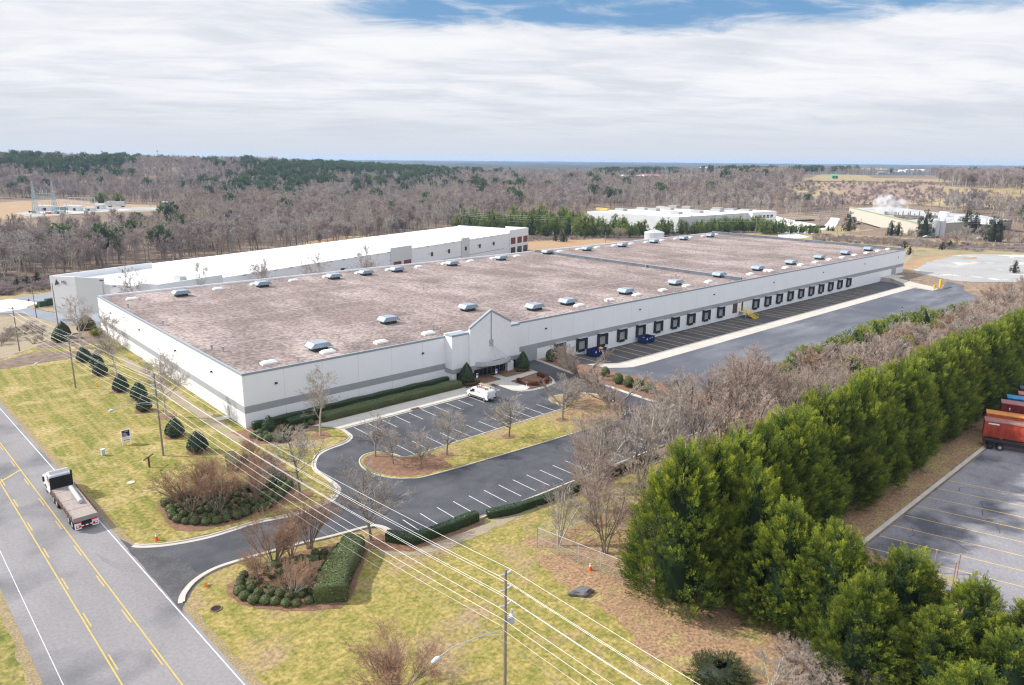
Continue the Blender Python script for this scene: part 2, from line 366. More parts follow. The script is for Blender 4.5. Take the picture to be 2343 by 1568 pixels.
def rough_edge(pts, amp, seed=1, step=1.0):
    rg = random.Random(seed); out = []
    for i in range(len(pts)):
        a = Vector(pts[i][:2]); b = Vector(pts[(i + 1) % len(pts)][:2]); L = (b - a).length; n = max(1, int(L / step))
        nrm = Vector((b.y - a.y, a.x - b.x)).normalized() if L > 0 else Vector((0, 0))
        for k in range(n):
            out.append(a.lerp(b, k / n) + nrm * rg.uniform(-amp, amp))
    return out
def smooth_poly(pts, it=2):
    p = [Vector(q[:2]) for q in pts]
    for _ in range(it):
        q = []
        for i in range(len(p)):
            a, b = p[i], p[(i + 1) % len(p)]; q += [a.lerp(b, .25), a.lerp(b, .75)]
        p = q
    return p
def sheet(name, pts, off, m, amp=0.0, sm=0, kind='structure', step=1.0, drape=None, label=None, cat=None, parent=None):
    if sm: pts = smooth_poly(pts, sm)
    if amp: pts = rough_edge(pts, amp, len(name) + len(pts), step)
    bm = bmesh.new(); vs_ = [bm.verts.new((p[0], p[1], 0)) for p in pts]; bm.faces.new(vs_)
    bmesh.ops.triangulate(bm, faces=bm.faces)
    xs = [p[0] for p in pts]; ys = [p[1] for p in pts]
    if drape is None:
        gx, gy = np.meshgrid(np.linspace(min(xs), max(xs), 12), np.linspace(min(ys), max(ys), 12)); g = gz(gx, gy); drape = g.max() - g.min() > .02
    if drape:
        for x in GX:
            if min(xs) < x < max(xs): bmesh.ops.bisect_plane(bm, geom=bm.verts[:] + bm.edges[:] + bm.faces[:], plane_co=(x, 0, 0), plane_no=(1, 0, 0))
        for y in GY:
            if min(ys) < y < max(ys): bmesh.ops.bisect_plane(bm, geom=bm.verts[:] + bm.edges[:] + bm.faces[:], plane_co=(0, y, 0), plane_no=(0, 1, 0))
    for v in bm.verts: v.co.z = float(gz(v.co.x, v.co.y)) + off
    bmesh.ops.recalc_face_normals(bm, faces=bm.faces)
    me = bpy.data.meshes.new(name); bm.to_mesh(me); bm.free(); me.materials.append(m)
    if me.polygons and me.polygons[0].normal.z < 0: me.flip_normals()
    o = link(name, me, parent); return tag(o, label, cat, kind=kind if not parent else None)
def strip(mb, a, b, wd, off):
    a = Vector(a[:2]); b = Vector(b[:2]); d = b - a; n = max(1, int(d.length / 4)); q = Vector((-d.y, d.x)).normalized() * wd / 2
    for i in range(n):
        p0 = a.lerp(b, i / n); p1 = a.lerp(b, (i + 1) / n); z0 = float(gz(p0.x, p0.y)) + off; z1 = float(gz(p1.x, p1.y)) + off
        mb.quad((p0.x - q.x, p0.y - q.y, z0), (p1.x - q.x, p1.y - q.y, z1), (p1.x + q.x, p1.y + q.y, z1), (p0.x + q.x, p0.y + q.y, z0))
def catmull(pts, n=6, closed=False):
    P = [Vector(p[:2]) for p in pts]; out = []; L = len(P)
    for i in range(L if closed else L - 1):
        if closed: a, b, c, d = P[(i - 1) % L], P[i], P[(i + 1) % L], P[(i + 2) % L]
        else: a, b, c, d = P[max(i - 1, 0)], P[i], P[i + 1], P[min(i + 2, L - 1)]
        for k in range(n):
            t = k / n; out.append(.5 * ((2 * b) + (c - a) * t + (2 * a - 5 * b + 4 * c - d) * t * t + (3 * b - a - 3 * c + d) * t ** 3))
    if not closed: out.append(P[-1])
    return out
def kerb(name, pts, side=1, closed=False, curved=True, gutter=.55):
    """kerb along pts; the gutter pan lies on the left (side=1) or right (-1) of the direction of travel"""
    P = catmull(pts, 5, closed) if curved else [Vector(p[:2]) for p in pts]
    prof = [(-.16, -.1), (-.16, .15), (.02, .15), (.07, .035), (gutter, .022), (gutter, -.1)]
    n = len(P); V = []; F = []
    for i, p in enumerate(P):
        a = P[(i - 1) % n] if (closed or i > 0) else p; b = P[(i + 1) % n] if (closed or i < n - 1) else p
        d = (b - a).normalized(); q = Vector((-d.y, d.x)) * side; z = float(gz(p.x, p.y))
        for o_, h in prof: V.append((p.x + q.x * o_, p.y + q.y * o_, z + h))
    m = len(prof)
    for i in range(n if closed else n - 1):
        j = (i + 1) % n
        for k in range(m - 1): F.append((i * m + k, i * m + k + 1, j * m + k + 1, j * m + k))
    mb = MB().add(V, F); return tag(mb.build(name, CONC), kind='structure')

# --- main road (runs along Y)
def rx(y, u0, v0, u1, v1):
    a, b = G(u0, v0), G(u1, v1); t = (y - a.y) / (b.y - a.y); return a.x + (b.x - a.x) * t
YS = [-160, 90]
def roadline(f): return [(f(y), y) for y in YS]
fr = lambda y: rx(y, 0, 923, 573, 1568)
fl = lambda y: rx(y, 0, 1290, 126, 1568) - .1
sheet('road', [(fr(-160), -160), (fr(90) , 90), (fl(90) - 1.5, 90), (fl(-160), -160)], .0, ROADA, drape=False)
sheet('road_shoulder', [(fr(-160) + .9, -160), (fr(90) + .9, 88), (fr(90) - .3, 88), (fr(-160) - .3, -160)], -.012, SHOULD, amp=.25, drape=False)
sheet('road_shoulder', [(fl(-160) + .3, -160), (fl(90), 88), (fl(90) - 2.4, 88), (fl(-160) - 1.0, -160)], -.014, SHOULD, amp=.25, drape=False)
mb = MB(); f = lambda y: rx(y, 0, 935, 560, 1568); strip(mb, (f(-160), -160), (f(90), 90), .12, .008)
f = lambda y: rx(y, 0, 1261, 145, 1568); strip(mb, (f(-160), -160), (f(60), 60), .07, .008)
tag(mb.build('road_edge_line', WPAINT), kind='structure')
mb = MB(); f1 = lambda y: rx(y, 64, 1098, 418, 1568); f2 = lambda y: rx(y, 0, 1104, 280, 1568)
strip(mb, (f1(-160), -160), (f1(90), 90), .13, .008); strip(mb, (f2(-160), -160), (f2(70), 70), .13, .008)
for k in range(14):
    y = -64.2 + k * 8.9 - (1.5 if k > 12 else 0)
    strip(mb, (f1(y) - .32, y), (f1(y + 3) - .32, y + 3), .12, .008)
    strip(mb, (f2(y + 2) + .32, y + 2), (f2(y + 5) + .32, y + 5), .12, .008)
strip(mb, G(0, 1103), G(48, 1075), .3, .009)
tag(mb.build('road_centre_line', YEL), kind='structure')

SKID = mat('skid_mark', (.168, .163, .162), (.195, .19, .19), scale=2, rough=.9, coord='pos')
mb = MB()
for k in range(4):
    P = catmull([G(*zC(a + k * 14, b + k * 17)) for a, b in ((730, 560), (800, 600), (850, 622), (900, 640), (1040, 655))], 6)
    for a, b in zip(P[:-1], P[1:]): strip(mb, a, b, .08, .0045)
tag(mb.build('tyre_marks', SKID), kind='structure')
CRK = mat('crack_seal', (.035, .035, .038), (.05, .05, .055), scale=2, rough=.6, coord='pos'); rgc = random.Random(2); mb = MB()
for (x, y, L_, a_) in ((46, -96, 5, .5), (50, -99, 4, 1.2), (55, -94, 6, .9), (62, -97, 7, .4), (48, -92.5, 4, -.3), (70, -95, 6, .8), (58, -100, 5, .2)):
    for i in range(int(L_ * 1.5)):
        nx, ny = x + cos(a_) * .6, y + sin(a_) * .6; strip(mb, (x, y), (nx, ny), .1, .0105); x, y = nx, ny; a_ += rgc.uniform(-.7, .7)
for x0_, x1_, y_ in ((13, 40, -20.1), (-10, 30, -41.2), (14, 60, -43.0)):
    x = x0_
    while x < x1_: nx = x + 1.2; ny = y_ + rgc.uniform(-.08, .08); strip(mb, (x, y_), (nx, ny), .05, .0065); x, y_ = nx, ny
tag(mb.build('crack_seal', CRK), kind='structure')
sheet('asphalt_patch', [(fr(-30) - .1, -30.5), (fr(-30) + 1.4, -30.8), (-23.2, -37), (-22.6, -43), (-24.6, -44.8), (fr(-46) - .1, -47.4), (fr(-40) - .1, -40)], .0056, mat('dark_patch', (.062, .06, .062), (.10, .098, .10), scale=.5, detail=9, rough=.9, coord='pos', fine=.2, bscale=3), amp=.15, drape=False)
# --- lawns, beds and other ground covers
sheet('lawn', [(fr(90) + .4, 88), (-25.2, 82.6), (-20.5, 85.5), (-14.1, 95.5), (-7, 103.5), (0, 101), (0, 0), (1, -10), (11.6, -8), (12.3, -11.2), (11.7, -15.2), (5.9, -17.9), (1.2, -22.5), (.5, -28.2), (-1.1, -33.6),
      (-3.1, -35.1), (-12.8, -34.1), (-22.9, -32.3), (-26.6, -29.8), (fr(-29) + .2, -28.9), (fr(0) + .5, 0)], -.022, GRASSM, amp=.12, drape=False)
sheet('lawn', [(fr(-46) + .1, -46.5), (-25.7, -45.4), (-23.5, -43), (-17.5, -42.3), (-6.9, -44.2), (-1.4, -46.2), (0, -52.5), (10, -53.2), (30, -54), (70, -56), (70, -70), (30, -75), (14, -80), (14, -160), (fr(-160) + .5, -160)],
      -.022, GRASSF, amp=.12, drape=False)
sheet('lawn', [(fl(-160) - .4, -160), (fl(-60) - .6, -60), (fl(30) - 1, 30), (fl(30) - 60, 30), (-110, -160)], -.022, GRASS, amp=.2, drape=False)
sheet('grassy_bank', [(-29, 88), (-25, 83.5), (-20, 88), (-14, 97), (-7, 105), (0, 103), (0, 106), (3, 113), (-1, 123), (-8, 142), (-17, 150), (-40, 150), (-40, 88)], -.015, DIRT, amp=.3)
sheet('gravel_track', [(-4.6, 66), (-4.3, 51), (-4.6, 21), (-4.2, 0), (-3.2, -7), (1, -12.5), (5, -15.5), (7.5, -14.6), (3, -9), (-1.4, -3), (-1.7, 1), (-2, 21), (-1.9, 51), (-2.8, 66)], .002, DIRT, amp=.35, step=.8)
sheet('footpath', [(-5.0, -47.6), (-4.5, -52.6), (-1.6, -55.3), (2.6, -56.3), (13, -55.9), (30, -55.4), (30, -54.2), (12, -54), (1, -53.4), (-1.8, -51), (-3, -47.6)], .002, DIRT, amp=.3, step=.8)
sheet('leaf_litter', [(9.6, -62.2), (10.6, -60), (14, -63), (40, -62), (80, -62), (80, -89), (41, -89.2), (41, -125), (14, -125), (7, -92), (4.5, -85), (7, -78.5), (6.8, -72.3), (7.6, -68.6)], .004, LEAFL, amp=.5, step=1)
sheet('leaf_litter', [(68, -47), (76, -46), (300, -47), (330, -60), (330, -89), (78, -89), (66, -58)], .006, LEAFL, amp=.4, step=2)
# --- parking lot, drives
sheet('parking_lot', [(fr(-29) - .15, -27.2), (fr(-29) + .3, -28.6), (-26.6, -30.2), (-25.6, -31), (-23, -32.5), (-18.7, -33.9), (-12.8, -34.2), (-7.9, -35.3), (-3.1, -35.1), (-1.1, -33.6), (.2, -31.9), (.6, -28.2), (.5, -25.1),
      (1.2, -22.5), (3.4, -19.3), (5.9, -17.9), (9.5, -17.2), (11.2, -16.1), (11.9, -14.5), (12.4, -11.1), (47.9, -11.1), (48.2, -7.6), (51, -7.6), (62.9, -7.9), (63.9, 0), (71, 0), (70.4, -3), (68.8, -15.6), (67.5, -26.2),
      (67.1, -34), (67, -40), (72, -48), (72, -54), (46, -53), (15, -52.6), (0, -50.4), (-1, -47.4), (-2.4, -45), (-6.9, -44.2), (-16.3, -42.4), (-20.9, -42.1), (-23.5, -43.1), (-25.7, -45.5), (fr(-46) - .15, -48)], .004, LOTA, drape=False)
sheet('dock_court', [(76, 0), (272, 0), (272, -20), (272, -24), (283, -22), (276, -30), (262, -40), (200, -44), (120, -46), (86, -46), (78, -30), (74, -12)], -.008, DOCKA)
sheet('dock_bay_paving', [(74.5, -.02), (272, -.02), (272, -6), (264, -11), (150, -11), (90, -11), (77, -11)], .004, BAYA)  # bay surface carrying the warehouse shadow as a dark tone
sheet('concrete_strip', [(77, -11), (266, -11), (268, -15.6), (78.5, -15.8)], .012, CONC)
mb = MB()
for x in (14.6 + np.arange(10) * 2.92).tolist():
    strip(mb, (x, -11.9), (x + .05, -16.5), .12, .012)
for x in [46.8]: pass
for i in range(12): strip(mb, (15.8 + i * 2.93, -24.0), (15.85 + i * 2.93, -29.0), .12, .012)
for i in range(20): strip(mb, (2.0 + i * 2.76, -46.3 - .05 * i), (2 + i * 2.76, -51.0 - .08 * i), .12, .012)
for a_, b_ in (((46.6, -8.2), (46.8, -12.4)), ((48.4, -8.2), (48.6, -12.4)), ((46.8, -12.4), (48.6, -12.4)), ((43.9, -11.9), (44.0, -16.2))): strip(mb, a_, b_, .12, .012)
tag(mb.build('stall_line', WPAINT), kind='structure')
mb = MB()
for i in range(21):
    x = 84.2 + i * 7.95
    if abs(x - 163.7) < 3: continue
    strip(mb, (x - 1.7, -.8), (x - 1.9, -11.2), .17, .012); strip(mb, (x + 1.55, -.8), (x + 1.35, -11.2), .17, .012)
tag(mb.build('dock_bay_line', YELO), kind='structure')
# island
ISL = [(7.6, -25.8), (9.2, -24.3), (11, -24.2), (12.6, -25.3), (13.3, -27.5), (14.2, -29.3), (20.9, -29.5), (36.7, -29.4), (48, -29.4), (51, -29.2), (51.3, -27), (51.3, -24.8), (53.4, -22.8), (59.3, -24.2), (61.3, -27.5), (61, -32), (59.3, -35.7),
       (57.6, -38.3), (55.2, -39.8), (53, -40.1), (43.1, -39.6), (28.4, -38.7), (13, -37.4), (9.9, -36.2), (8.1, -34.5), (6.9, -31.7), (6.7, -28.5)]
sheet('island_lawn', ISL, .06, GRASSF, drape=False)
kerb('island_kerb', ISL, -1, closed=True)
sheet('island_mulch', [(8, -26), (9.4, -24.9), (10.8, -24.8), (12.1, -25.7), (12.9, -27.6), (14, -29.8), (17.6, -30.2), (18.4, -33), (17.5, -36.9), (13, -36.8), (10.2, -35.6), (8.6, -34), (7.5, -31.6), (7.3, -28.5)], .065, MULCH, amp=.1, drape=False)
sheet('island_mulch', [(51.8, -29), (51.9, -25), (53.5, -23.5), (59, -24.9), (60.7, -27.7), (60.4, -32), (58.8, -35.4), (57, -37.8), (55, -39.2), (50, -39), (46, -36), (48, -32)], .066, LEAFL, amp=.15, drape=False)
for i, (x, y, r) in enumerate([(19.4, -32.8, 1.3), (32.4, -33.3, 1.2), (45.5, -33.5, 1.2)]):
    sheet('mulch_ring', [(x + r * cos(t), y + r * sin(t)) for t in np.arange(0, 6.28, .5)], .072, MULCH, amp=.05, sm=1, drape=False)
for x, y in [(-11, 92.3), (-10.8, 67.3), (-9.7, 60.9), (-10.8, 52.7), (-10.7, 37.3), (-9.3, 29.6), (-10.7, 21.5), (-10.6, 4.4), (-10.1, -5), (-8.4, 81.3), (-8.8, 47.2), (-8.5, 15.6), (8.2, -11.6), (-4.9, -30.8)]:
    r = 1.75; sheet('mulch_ring', [(x + r * cos(t), y + r * sin(t)) for t in np.arange(0, 6.28, .5)], .004, MULCH, amp=.12, sm=1, drape=False)
sheet('mulch_bed', [(-20.8, -20.2), (-21.4, -23.6), (-21.7, -27), (-21.4, -29.4), (-20.3, -31), (-18.5, -32), (-14.7, -32.6), (-8.7, -32.5), (-5.3, -30.2), (-3.4, -26.5), (-2.2, -20), (-1.6, -15), (-4, -11), (-8, -11), (-8.5, -17), (-6.2, -22.5), (-9.5, -23.6), (-15, -20.4)],
      .006, MULCH, amp=.15, drape=False)
sheet('mulch_bed', [(-21.2, -46.2), (-21.9, -48.3), (-21.6, -50.5), (-20.5, -52.6), (-18.5, -55), (-16.2, -56.9), (-13.8, -58.5), (-11.8, -57.2), (-9, -54), (-5.8, -50.3), (-4, -47.6), (-7.5, -46), (-12, -44.8), (-17, -44.2)], .006, MULCH, amp=.12, drape=False)
sheet('mulch_bed', [(-3, -.3), (44, -.3), (44, -6.3), (8, -6.3), (5, -9.6), (2, -11.5), (-1.2, -8.6)], .005, MULCH, amp=.1, drape=False)
sheet('mulch_bed', [(-6.2, -47.8), (-4, -51.5), (-1.6, -53.9), (9.5, -54.2), (10.3, -53.2), (-1, -51.2), (-2.3, -47.6)], .007, MULCH, amp=.1, drape=False)
sheet('mulch_bed', [(44.2, -7.0), (44.2, -2.6), (51, -2.6), (53.6, -2.6), (53.6, -7.0)], .006, MULCH, drape=False)
sheet('mulch_bed', [(55.6, -2.6), (63.5, -2.6), (63.4, -6.6), (55.6, -6.6)], .006, MULCH, drape=False)
sheet('planting_strip', [(71.2, -2), (74.5, -1), (76.5, -12), (79, -30), (86, -46), (72.5, -46.5), (68, -38), (68.2, -26), (69.6, -15)], .01, MULCH)
# walks
SW = mat('sidewalk_concrete', (.50, .47, .42), (.44, .42, .38), scale=.4, rough=.9, coord='pos', fine=.08, bscale=5, line=(0, 3.0, .03, (.33, .31, .28)))
sheet('sidewalk', [(9.2, -6.5), (10, -7.6), (12.4, -10.85), (47.6, -10.85), (47.6, -7.1), (44, -7.1), (44, -6.5)], .075, SW, drape=False)
sheet('sidewalk', [(47.6, -7.1), (47.6, -7.9), (50.6, -7.9), (53.7, -7.9), (53.7, -7.1)], .075, SW, drape=False)
sheet('sidewalk', [(50.6, -7.9), (50.9, -14.8), (52.6, -16.1), (54.6, -15.2), (54.2, -9.4), (53.7, -7.9)], .075, SW, drape=False)
sheet('sidewalk', [(53.7, -7.9), (54.2, -9.4), (63.2, -8.4), (63.6, -6.7), (55.5, -6.7), (53.7, -7.1)], .075, SW, drape=False)
sheet('sidewalk', [(53.7, -7.1), (55.5, -6.7), (55.5, -2.6), (53.7, -2.6)], .075, SW, drape=False)
sheet('planter_mulch', [(54.4, -9.6), (54.8, -15.4), (57.3, -16.4), (60.4, -15.8), (62, -14), (63.2, -11.2), (62.8, -8.7)], .07, MULCH, drape=False)
kerb('lot_kerb', [(10.4, -7.4), (11.7, -9.2), (12.3, -11.1), (12.2, -13.2), (11.9, -15), (11.2, -16.1), (9.5, -17.2), (5.9, -17.9), (3.4, -19.3), (1.2, -22.5), (.5, -25.1), (.5, -28.2), (.2, -31.9), (-1.1, -33.8), (-3.1, -35.1), (-7.9, -35.4), (-12.8, -34.2), (-18.7, -33.9), (-23, -32.6), (-25.6, -31), (-26.4, -30)], 1)
kerb('lot_kerb', [(12.3, -11.1), (47.7, -11.1), (47.9, -8.1), (50.7, -8.1), (50.7, -14.4), (51.6, -15.9), (54, -16.8), (57.3, -17), (60.5, -16.2), (62.2, -14.3), (63.5, -11.2), (63.5, -6.8), (64.1, -.2)], -1, curved=False, gutter=.35)
kerb('lot_kerb', [(71, -.2), (70, -8), (68.9, -15.6), (67.8, -26.2), (67.3, -33.6), (67.4, -40), (70, -46)], -1)
kerb('lot_kerb', [(-26, -46.4), (-25.3, -44.9), (-23.5, -43.1), (-20.9, -42.1), (-17.5, -42.3), (-11.6, -43.2), (-6.9, -44.3), (-2.4, -45.1), (-1.3, -46.2), (-.9, -48.4), (.4, -50.7)], 1)
kerb('lot_kerb', [(.4, -50.7), (10, -52.8), (46, -53.2), (72, -54.2)], 1, curved=False, gutter=.3)
# --- right-hand lot beyond the evergreens
sheet('parking_lot_beyond_trees', [(41.2, -89.9), (230, -89.9), (230, -220), (34, -220), (37, -106)], .006, OLDA, drape=False)
sheet('concrete_apron', [(44, -107.6), (42.6, -111), (60, -180), (90, -180), (70, -109.6), (60, -104.5)], .011, CONC, drape=False)
kerb('far_lot_kerb', [(38, -89.2), (150, -89.2)], -1, curved=False, gutter=.35)
mb = MB()
for i in range(8):
    x = 41.4 + i * 4.2; strip(mb, (x, -90), (x + 5.2, -108), .11, .014)
tag(mb.build('far_stall_line', YELO), kind='structure')
# --- behind: lanes, fields, pads
L_ = lambda f, pts: [G(*f(*p)) for p in pts]
LANE = mat('lane_asphalt', (.20, .22, .25), (.24, .26, .29), scale=.1, rough=.9, coord='pos', fine=.1, bscale=2)
PALEC = mat('pale_concrete', (.66, .65, .60), (.60, .59, .54), scale=.1, rough=.9, coord='pos')
sheet('verge', L_(z8, [(-40, 560), (500, 480), (1150, 370), (1150, 500), (-40, 680)]), .01, STRAW, amp=.3)
sheet('brush_ground', L_(z8, [(-60, 300), (1150, 180), (1150, 400), (500, 500), (-60, 590)]), .006, SHOULD, amp=.5)
sheet('service_lane', L_(z8, [(230, 600), (1180, 470), (1180, 640), (820, 690)]), .03, LANE)
sheet('service_lane', L_(z8, [(-60, 890), (430, 800), (560, 780), (900, 860), (1560, 970), (2150, 1090), (2300, 1240), (1500, 1120), (1220, 1110), (760, 995), (440, 905), (-60, 915)]), .03, LANE)
sheet('concrete_apron', L_(z8, [(-60, 650), (240, 605), (830, 690), (560, 770), (560, 800), (430, 825), (-60, 895)]), .038, PALEC)
sheet('verge', L_(z8, [(545, 770), (830, 700), (1150, 640), (1300, 800), (1660, 850), (2150, 950), (2150, 1080), (1560, 955), (900, 845)]), .02, STRAW, amp=.3)
gl = [(304.9, 2.6), (340.7, 7.5), (378.3, 7), (396, 1.5), (420, -20), (430, -60), (330, -60), (289, -30), (286.5, -23), (296, -8)]
sheet('field', [(297, 30), (297, -35), (330, -70), (500, -80), (470, 20), (455, 66), (453, 100), (403, 120), (300, 132)], .0, STRAW, amp=1, step=5)
sheet('field', [(215, 150), (222, 160), (245, 195), (282, 229), (330, 205), (305, 181), (330, 150), (300, 110), (225, 108)], .0, CLAY, amp=1, step=4)
sheet('field', [(403, 120), (453, 100), (500, 95), (540, 130), (520, 165), (440, 165), (400, 140)], .006, STRAW, amp=1, step=5)
sheet('gravel_lot', gl, .02, GRAV, amp=.5, step=3)
sheet('clay_patch', [(296, 12), (345, 14), (384, 11), (395, 7), (378, 6), (340, 5), (305, -1)], .028, CLAY, amp=.7, step=3)
sheet('clay_patch', [(366, -1), (376, 0), (383, -4), (372, -6)], .034, CLAY, amp=.9, step=2)
# ramp at the far end of the docks
mb = MB(); mb.add([(271, -13, -1.75), (271, 0, -1.75), (284.8, 0, -.02), (284.8, -4, -.02), (271, -13, -1.9), (276, 0, -.0), (276, -4, -.0)], [])
mb = MB(); rp = [(272.1, 0, .05), (284.8, 0, .05), (284.8, -4.2, .05), (280, -12, -.7), (270, -23, -1.66), (264.5, -23, -1.66), (266, -13.4, -1.1), (272.1, -4.2, .05)]
mb.add([(a, b, -2.3) for a, b, c_ in rp] + rp, [(i, (i + 1) % 8, 8 + (i + 1) % 8, 8 + i) for i in range(8)] + [(8, 9, 10, 15), (15, 10, 11, 14), (14, 11, 12, 13)])
tag(mb.build('concrete_ramp', CONC), kind='structure')
if 1: sheet('access_road', [(424, 100), (452, 131), (512, 130), (600, 165), (602, 174), (508, 138), (446, 141), (410, 120)], .05, PALEC)
sheet('car_park', [(455, 118), (540, 158), (580, 215), (520, 235), (470, 190), (440, 150)], .04, PALEC)
sheet('orange_clearing', [(118, 245), (155, 262), (200, 272), (205, 300), (178, 300), (140, 275)], .05, CLAY, amp=1, step=4)
sheet('substation_pad', L_(z1, [(-60, 600), (560, 565), (1000, 600), (1560, 635), (1560, 680), (900, 690), (300, 740), (-60, 760)]), .1, CLAY, amp=3, step=12)
sheet('gravel_pad', L_(z1, [(90, 700), (500, 650), (950, 640), (1520, 640), (1500, 665), (900, 685), (300, 730)]), .2, GRAV, amp=1, step=12)
sheet('cleared_hillside', [G(*p) for p in [(1840, 419), (2125, 419), (2330, 452), (2500, 470), (2500, 492), (2240, 476), (2100, 470), (1950, 468), (1850, 474), (1790, 460)]], .3, mat('red_brush_ground', (.30, .195, .16), (.22, .15, .12), scale=.05, detail=9, rough=1, c3=(.34, .27, .15), scale3=.012, coord='pos', fine=.3, bscale=.4), amp=3, step=20)
for i, (pts, m) in enumerate([([(1905, 404), (1840, 409), (1835, 416), (2100, 418), (2180, 419), (2180, 412), (2000, 408)], STRAW), ([(2130, 428), (2343, 441), (2343, 446), (2130, 432)], STRAW),
                              ([(1425, 410), (1520, 406), (1630, 412), (1600, 418), (1425, 418)], STRAW), ([(1890, 384), (1960, 386), (2120, 389), (2110, 396), (1980, 392)], STRAW)]):
    sheet('field', [G(*p) for p in pts], .4, m, amp=0)
# ------------------------------------------------------------------ the long warehouse
LX, LY, H, ZR = 295.1, 97.5, 10.0, 9.45
ROOF = mat('roof_gravel', (.21, .16, .145), (.335, .268, .243), scale=.06, detail=10, rough=.95, c3=(.15, .118, .105), scale3=.07, lo3=.45, hi3=.75, coord='pos', fine=.42, bscale=1.3, line=(1, 24.4, .2, (.33, .28, .26)),
           stretch=(1.8, .55, 1), bump=.5, lo=.40, hi=.62)
wh = thing('warehouse', 'long low white warehouse with a gravel roof, grey stripe and a row of loading docks', 'warehouse', (0, 0, 0))
Zb = -2.4
mb = MB()
# south (dock) wall in two runs, leaving the entrance bay and garage door
mb.box(0, 43.8, 0, .3, Zb, H - .02); mb.box(63.0, LX, 0, .3, Zb, H - .02); mb.box(43.8, 63, .3, .6, Zb, H - .02)
mb.build('wall', WHITE, wh)
MB().box(0, .3, .3, LY, Zb, H - .02).build('wall', WHITEY, wh)
MB().box(LX - .3, LX, .3, LY, Zb, H - .02).build('wall', WHITEY, wh)
MB().box(.3, LX - .3, LY - .3, LY, Zb, H - .02).build('wall', WHITE, wh)
mb = MB(); B1, B2 = 3.98, 2.69
for a_, b_ in ((0, 43.8), (63.0, 66.6), (71.2, 282.5), (287.2, LX)): mb.box(a_, b_, -.012, 0, B2, B1)
mb.box(-.012, 0, -.012, LY, B2, B1)
mb.build('stripe', BAND, wh)
mb = MB(); c = .34
mb.box(-.04, 43.8, -.04, c, H - .42, H); mb.box(63, LX + .04, -.04, c, H - .42, H); mb.box(-.04, c, c, LY + .04, H - .42, H)
mb.build('coping', COPING, wh)
roof = MB().box(.3, LX - .3, .3, LY - .3, ZR - .3, ZR).build('roof', ROOF, wh)
PARAP = mat('parapet_membrane', (.10, .11, .13), (.16, .17, .19), scale=.3, rough=.5)
mb = MB(); XF = 163.6
mb.box(XF, XF + .5, 1.6, LY - .2, ZR, ZR + .95); mb.build('fire_wall', PARAP, wh); MB().box(LX - .5, LX - .02, c, LY, ZR, H + .55).build('end_parapet', PARAP, wh)
mb = MB(); mb.box(XF - .06, XF + .56, 1.6, LY - .2, ZR + .95, ZR + 1.05); mb.build('parapet_cap', COPING, wh); MB().box(LX - .56, LX + .06, c + .3, LY, H + .55, H + .63).build('parapet_cap', COPING, wh)
# skylights, exhaust hoods, vent pipes on the roof
HOOD = mat('hood_metal', (.36, .43, .51), (.30, .37, .45), scale=1.2, rough=.45, metal=.35, line=(0, .45, .05, (.25, .29, .34)))
PATCH = mat('roof_bare_patch', (.34, .30, .25), (.27, .225, .205), scale=.9, detail=8, rough=.95)
def fan(x, y):
    m = MB()
    m.box(-1.2, 1.2, -1.1, 1.1, 0, .5)
    m2 = MB(); pr = [(-1.9, .62), (1.9, .62), (1.9, .78), (1.25, 1.42), (-1.25, 1.42), (-1.9, .78)]
    m2.yprism(pr, -1.25, -.04); m2.yprism([(p[0] * .97, p[1] - .03) for p in pr], .04, 1.25)
    o = m2.build('exhaust_hood', HOOD, wh, loc=(x, y, ZR))
    m.build('hood_curb', DARK, o); MB().box(-2.0, 2.4, -2.2, 1.6, .004, .012).build('bare_patch', PATCH, o); o.scale = (1.2, 1.2, 1.2); return o
fan0 = [None]
def put_fan(p):
    if fan0[0] is None: fan0[0] = fan(p.x, p.y); return
    o = fan0[0].copy(); COL.objects.link(o); o.location = (p.x, p.y, ZR)
    for ch in fan0[0].children: c_ = ch.copy(); COL.objects.link(c_); c_.parent = o
for f, pts in ((z3, [(325, 1068), (685, 1038), (1008, 1003), (1300, 968), (1570, 940), (1815, 914), (1494, 1352), (1040, 1434), (508, 1530), (1895, 1279), (2247, 1219)]),
               (z4, [(208, 1164), (470, 1116), (708, 1074), (918, 1038)]), (z2, [(62, 1368), (715, 1296), (1007, 1261), (1292, 1231), (1795, 1175), (2243, 1124), (1940, 1585)]),
               (z1, [(1660, 1453)]), (zA, [(572, 378), (1212, 134)]), (z3, [(205, 1580)])):
    for p in pts: put_fan(Gp(*f(*p), ZR))
SKYL = mat('skylight_dome', (.82, .82, .79), (.78, .78, .74), rough=.3)
sky_p = []
for f, pts in ((z1, [(1210, 1486), (1998, 1394), (2335, 1350)]), (z2, [(345, 1315), (650, 1280), (945, 1247), (1222, 1217), (1490, 1189), (1730, 1161), (1965, 1137), (2175, 1112)]),
               (z3, [(45, 1090), (440, 1047), (612, 1027), (780, 1011), (935, 994), (1090, 977), (1232, 961), (1372, 946), (1500, 931), (1635, 918), (1750, 905), (1868, 893), (613, 1545), (892, 1496),
                     (1143, 1448), (1380, 1405), (1597, 1364), (1800, 1326), (2003, 1290), (2180, 1257), (2325, 1226)]),
               (z4, [(20, 1228), (160, 1199), (298, 1173), (433, 1147), (558, 1124), (678, 1103), (793, 1082), (900, 1062), (1003, 1044), (1098, 1027)]),
               (zA, [(118, 505), (658, 405), (1143, 315), (1578, 233)])):
    sky_p += [Gp(*f(*p), ZR) for p in pts]
m = MB(); m.box(-1.25, 1.25, -.65, .65, 0, .28)
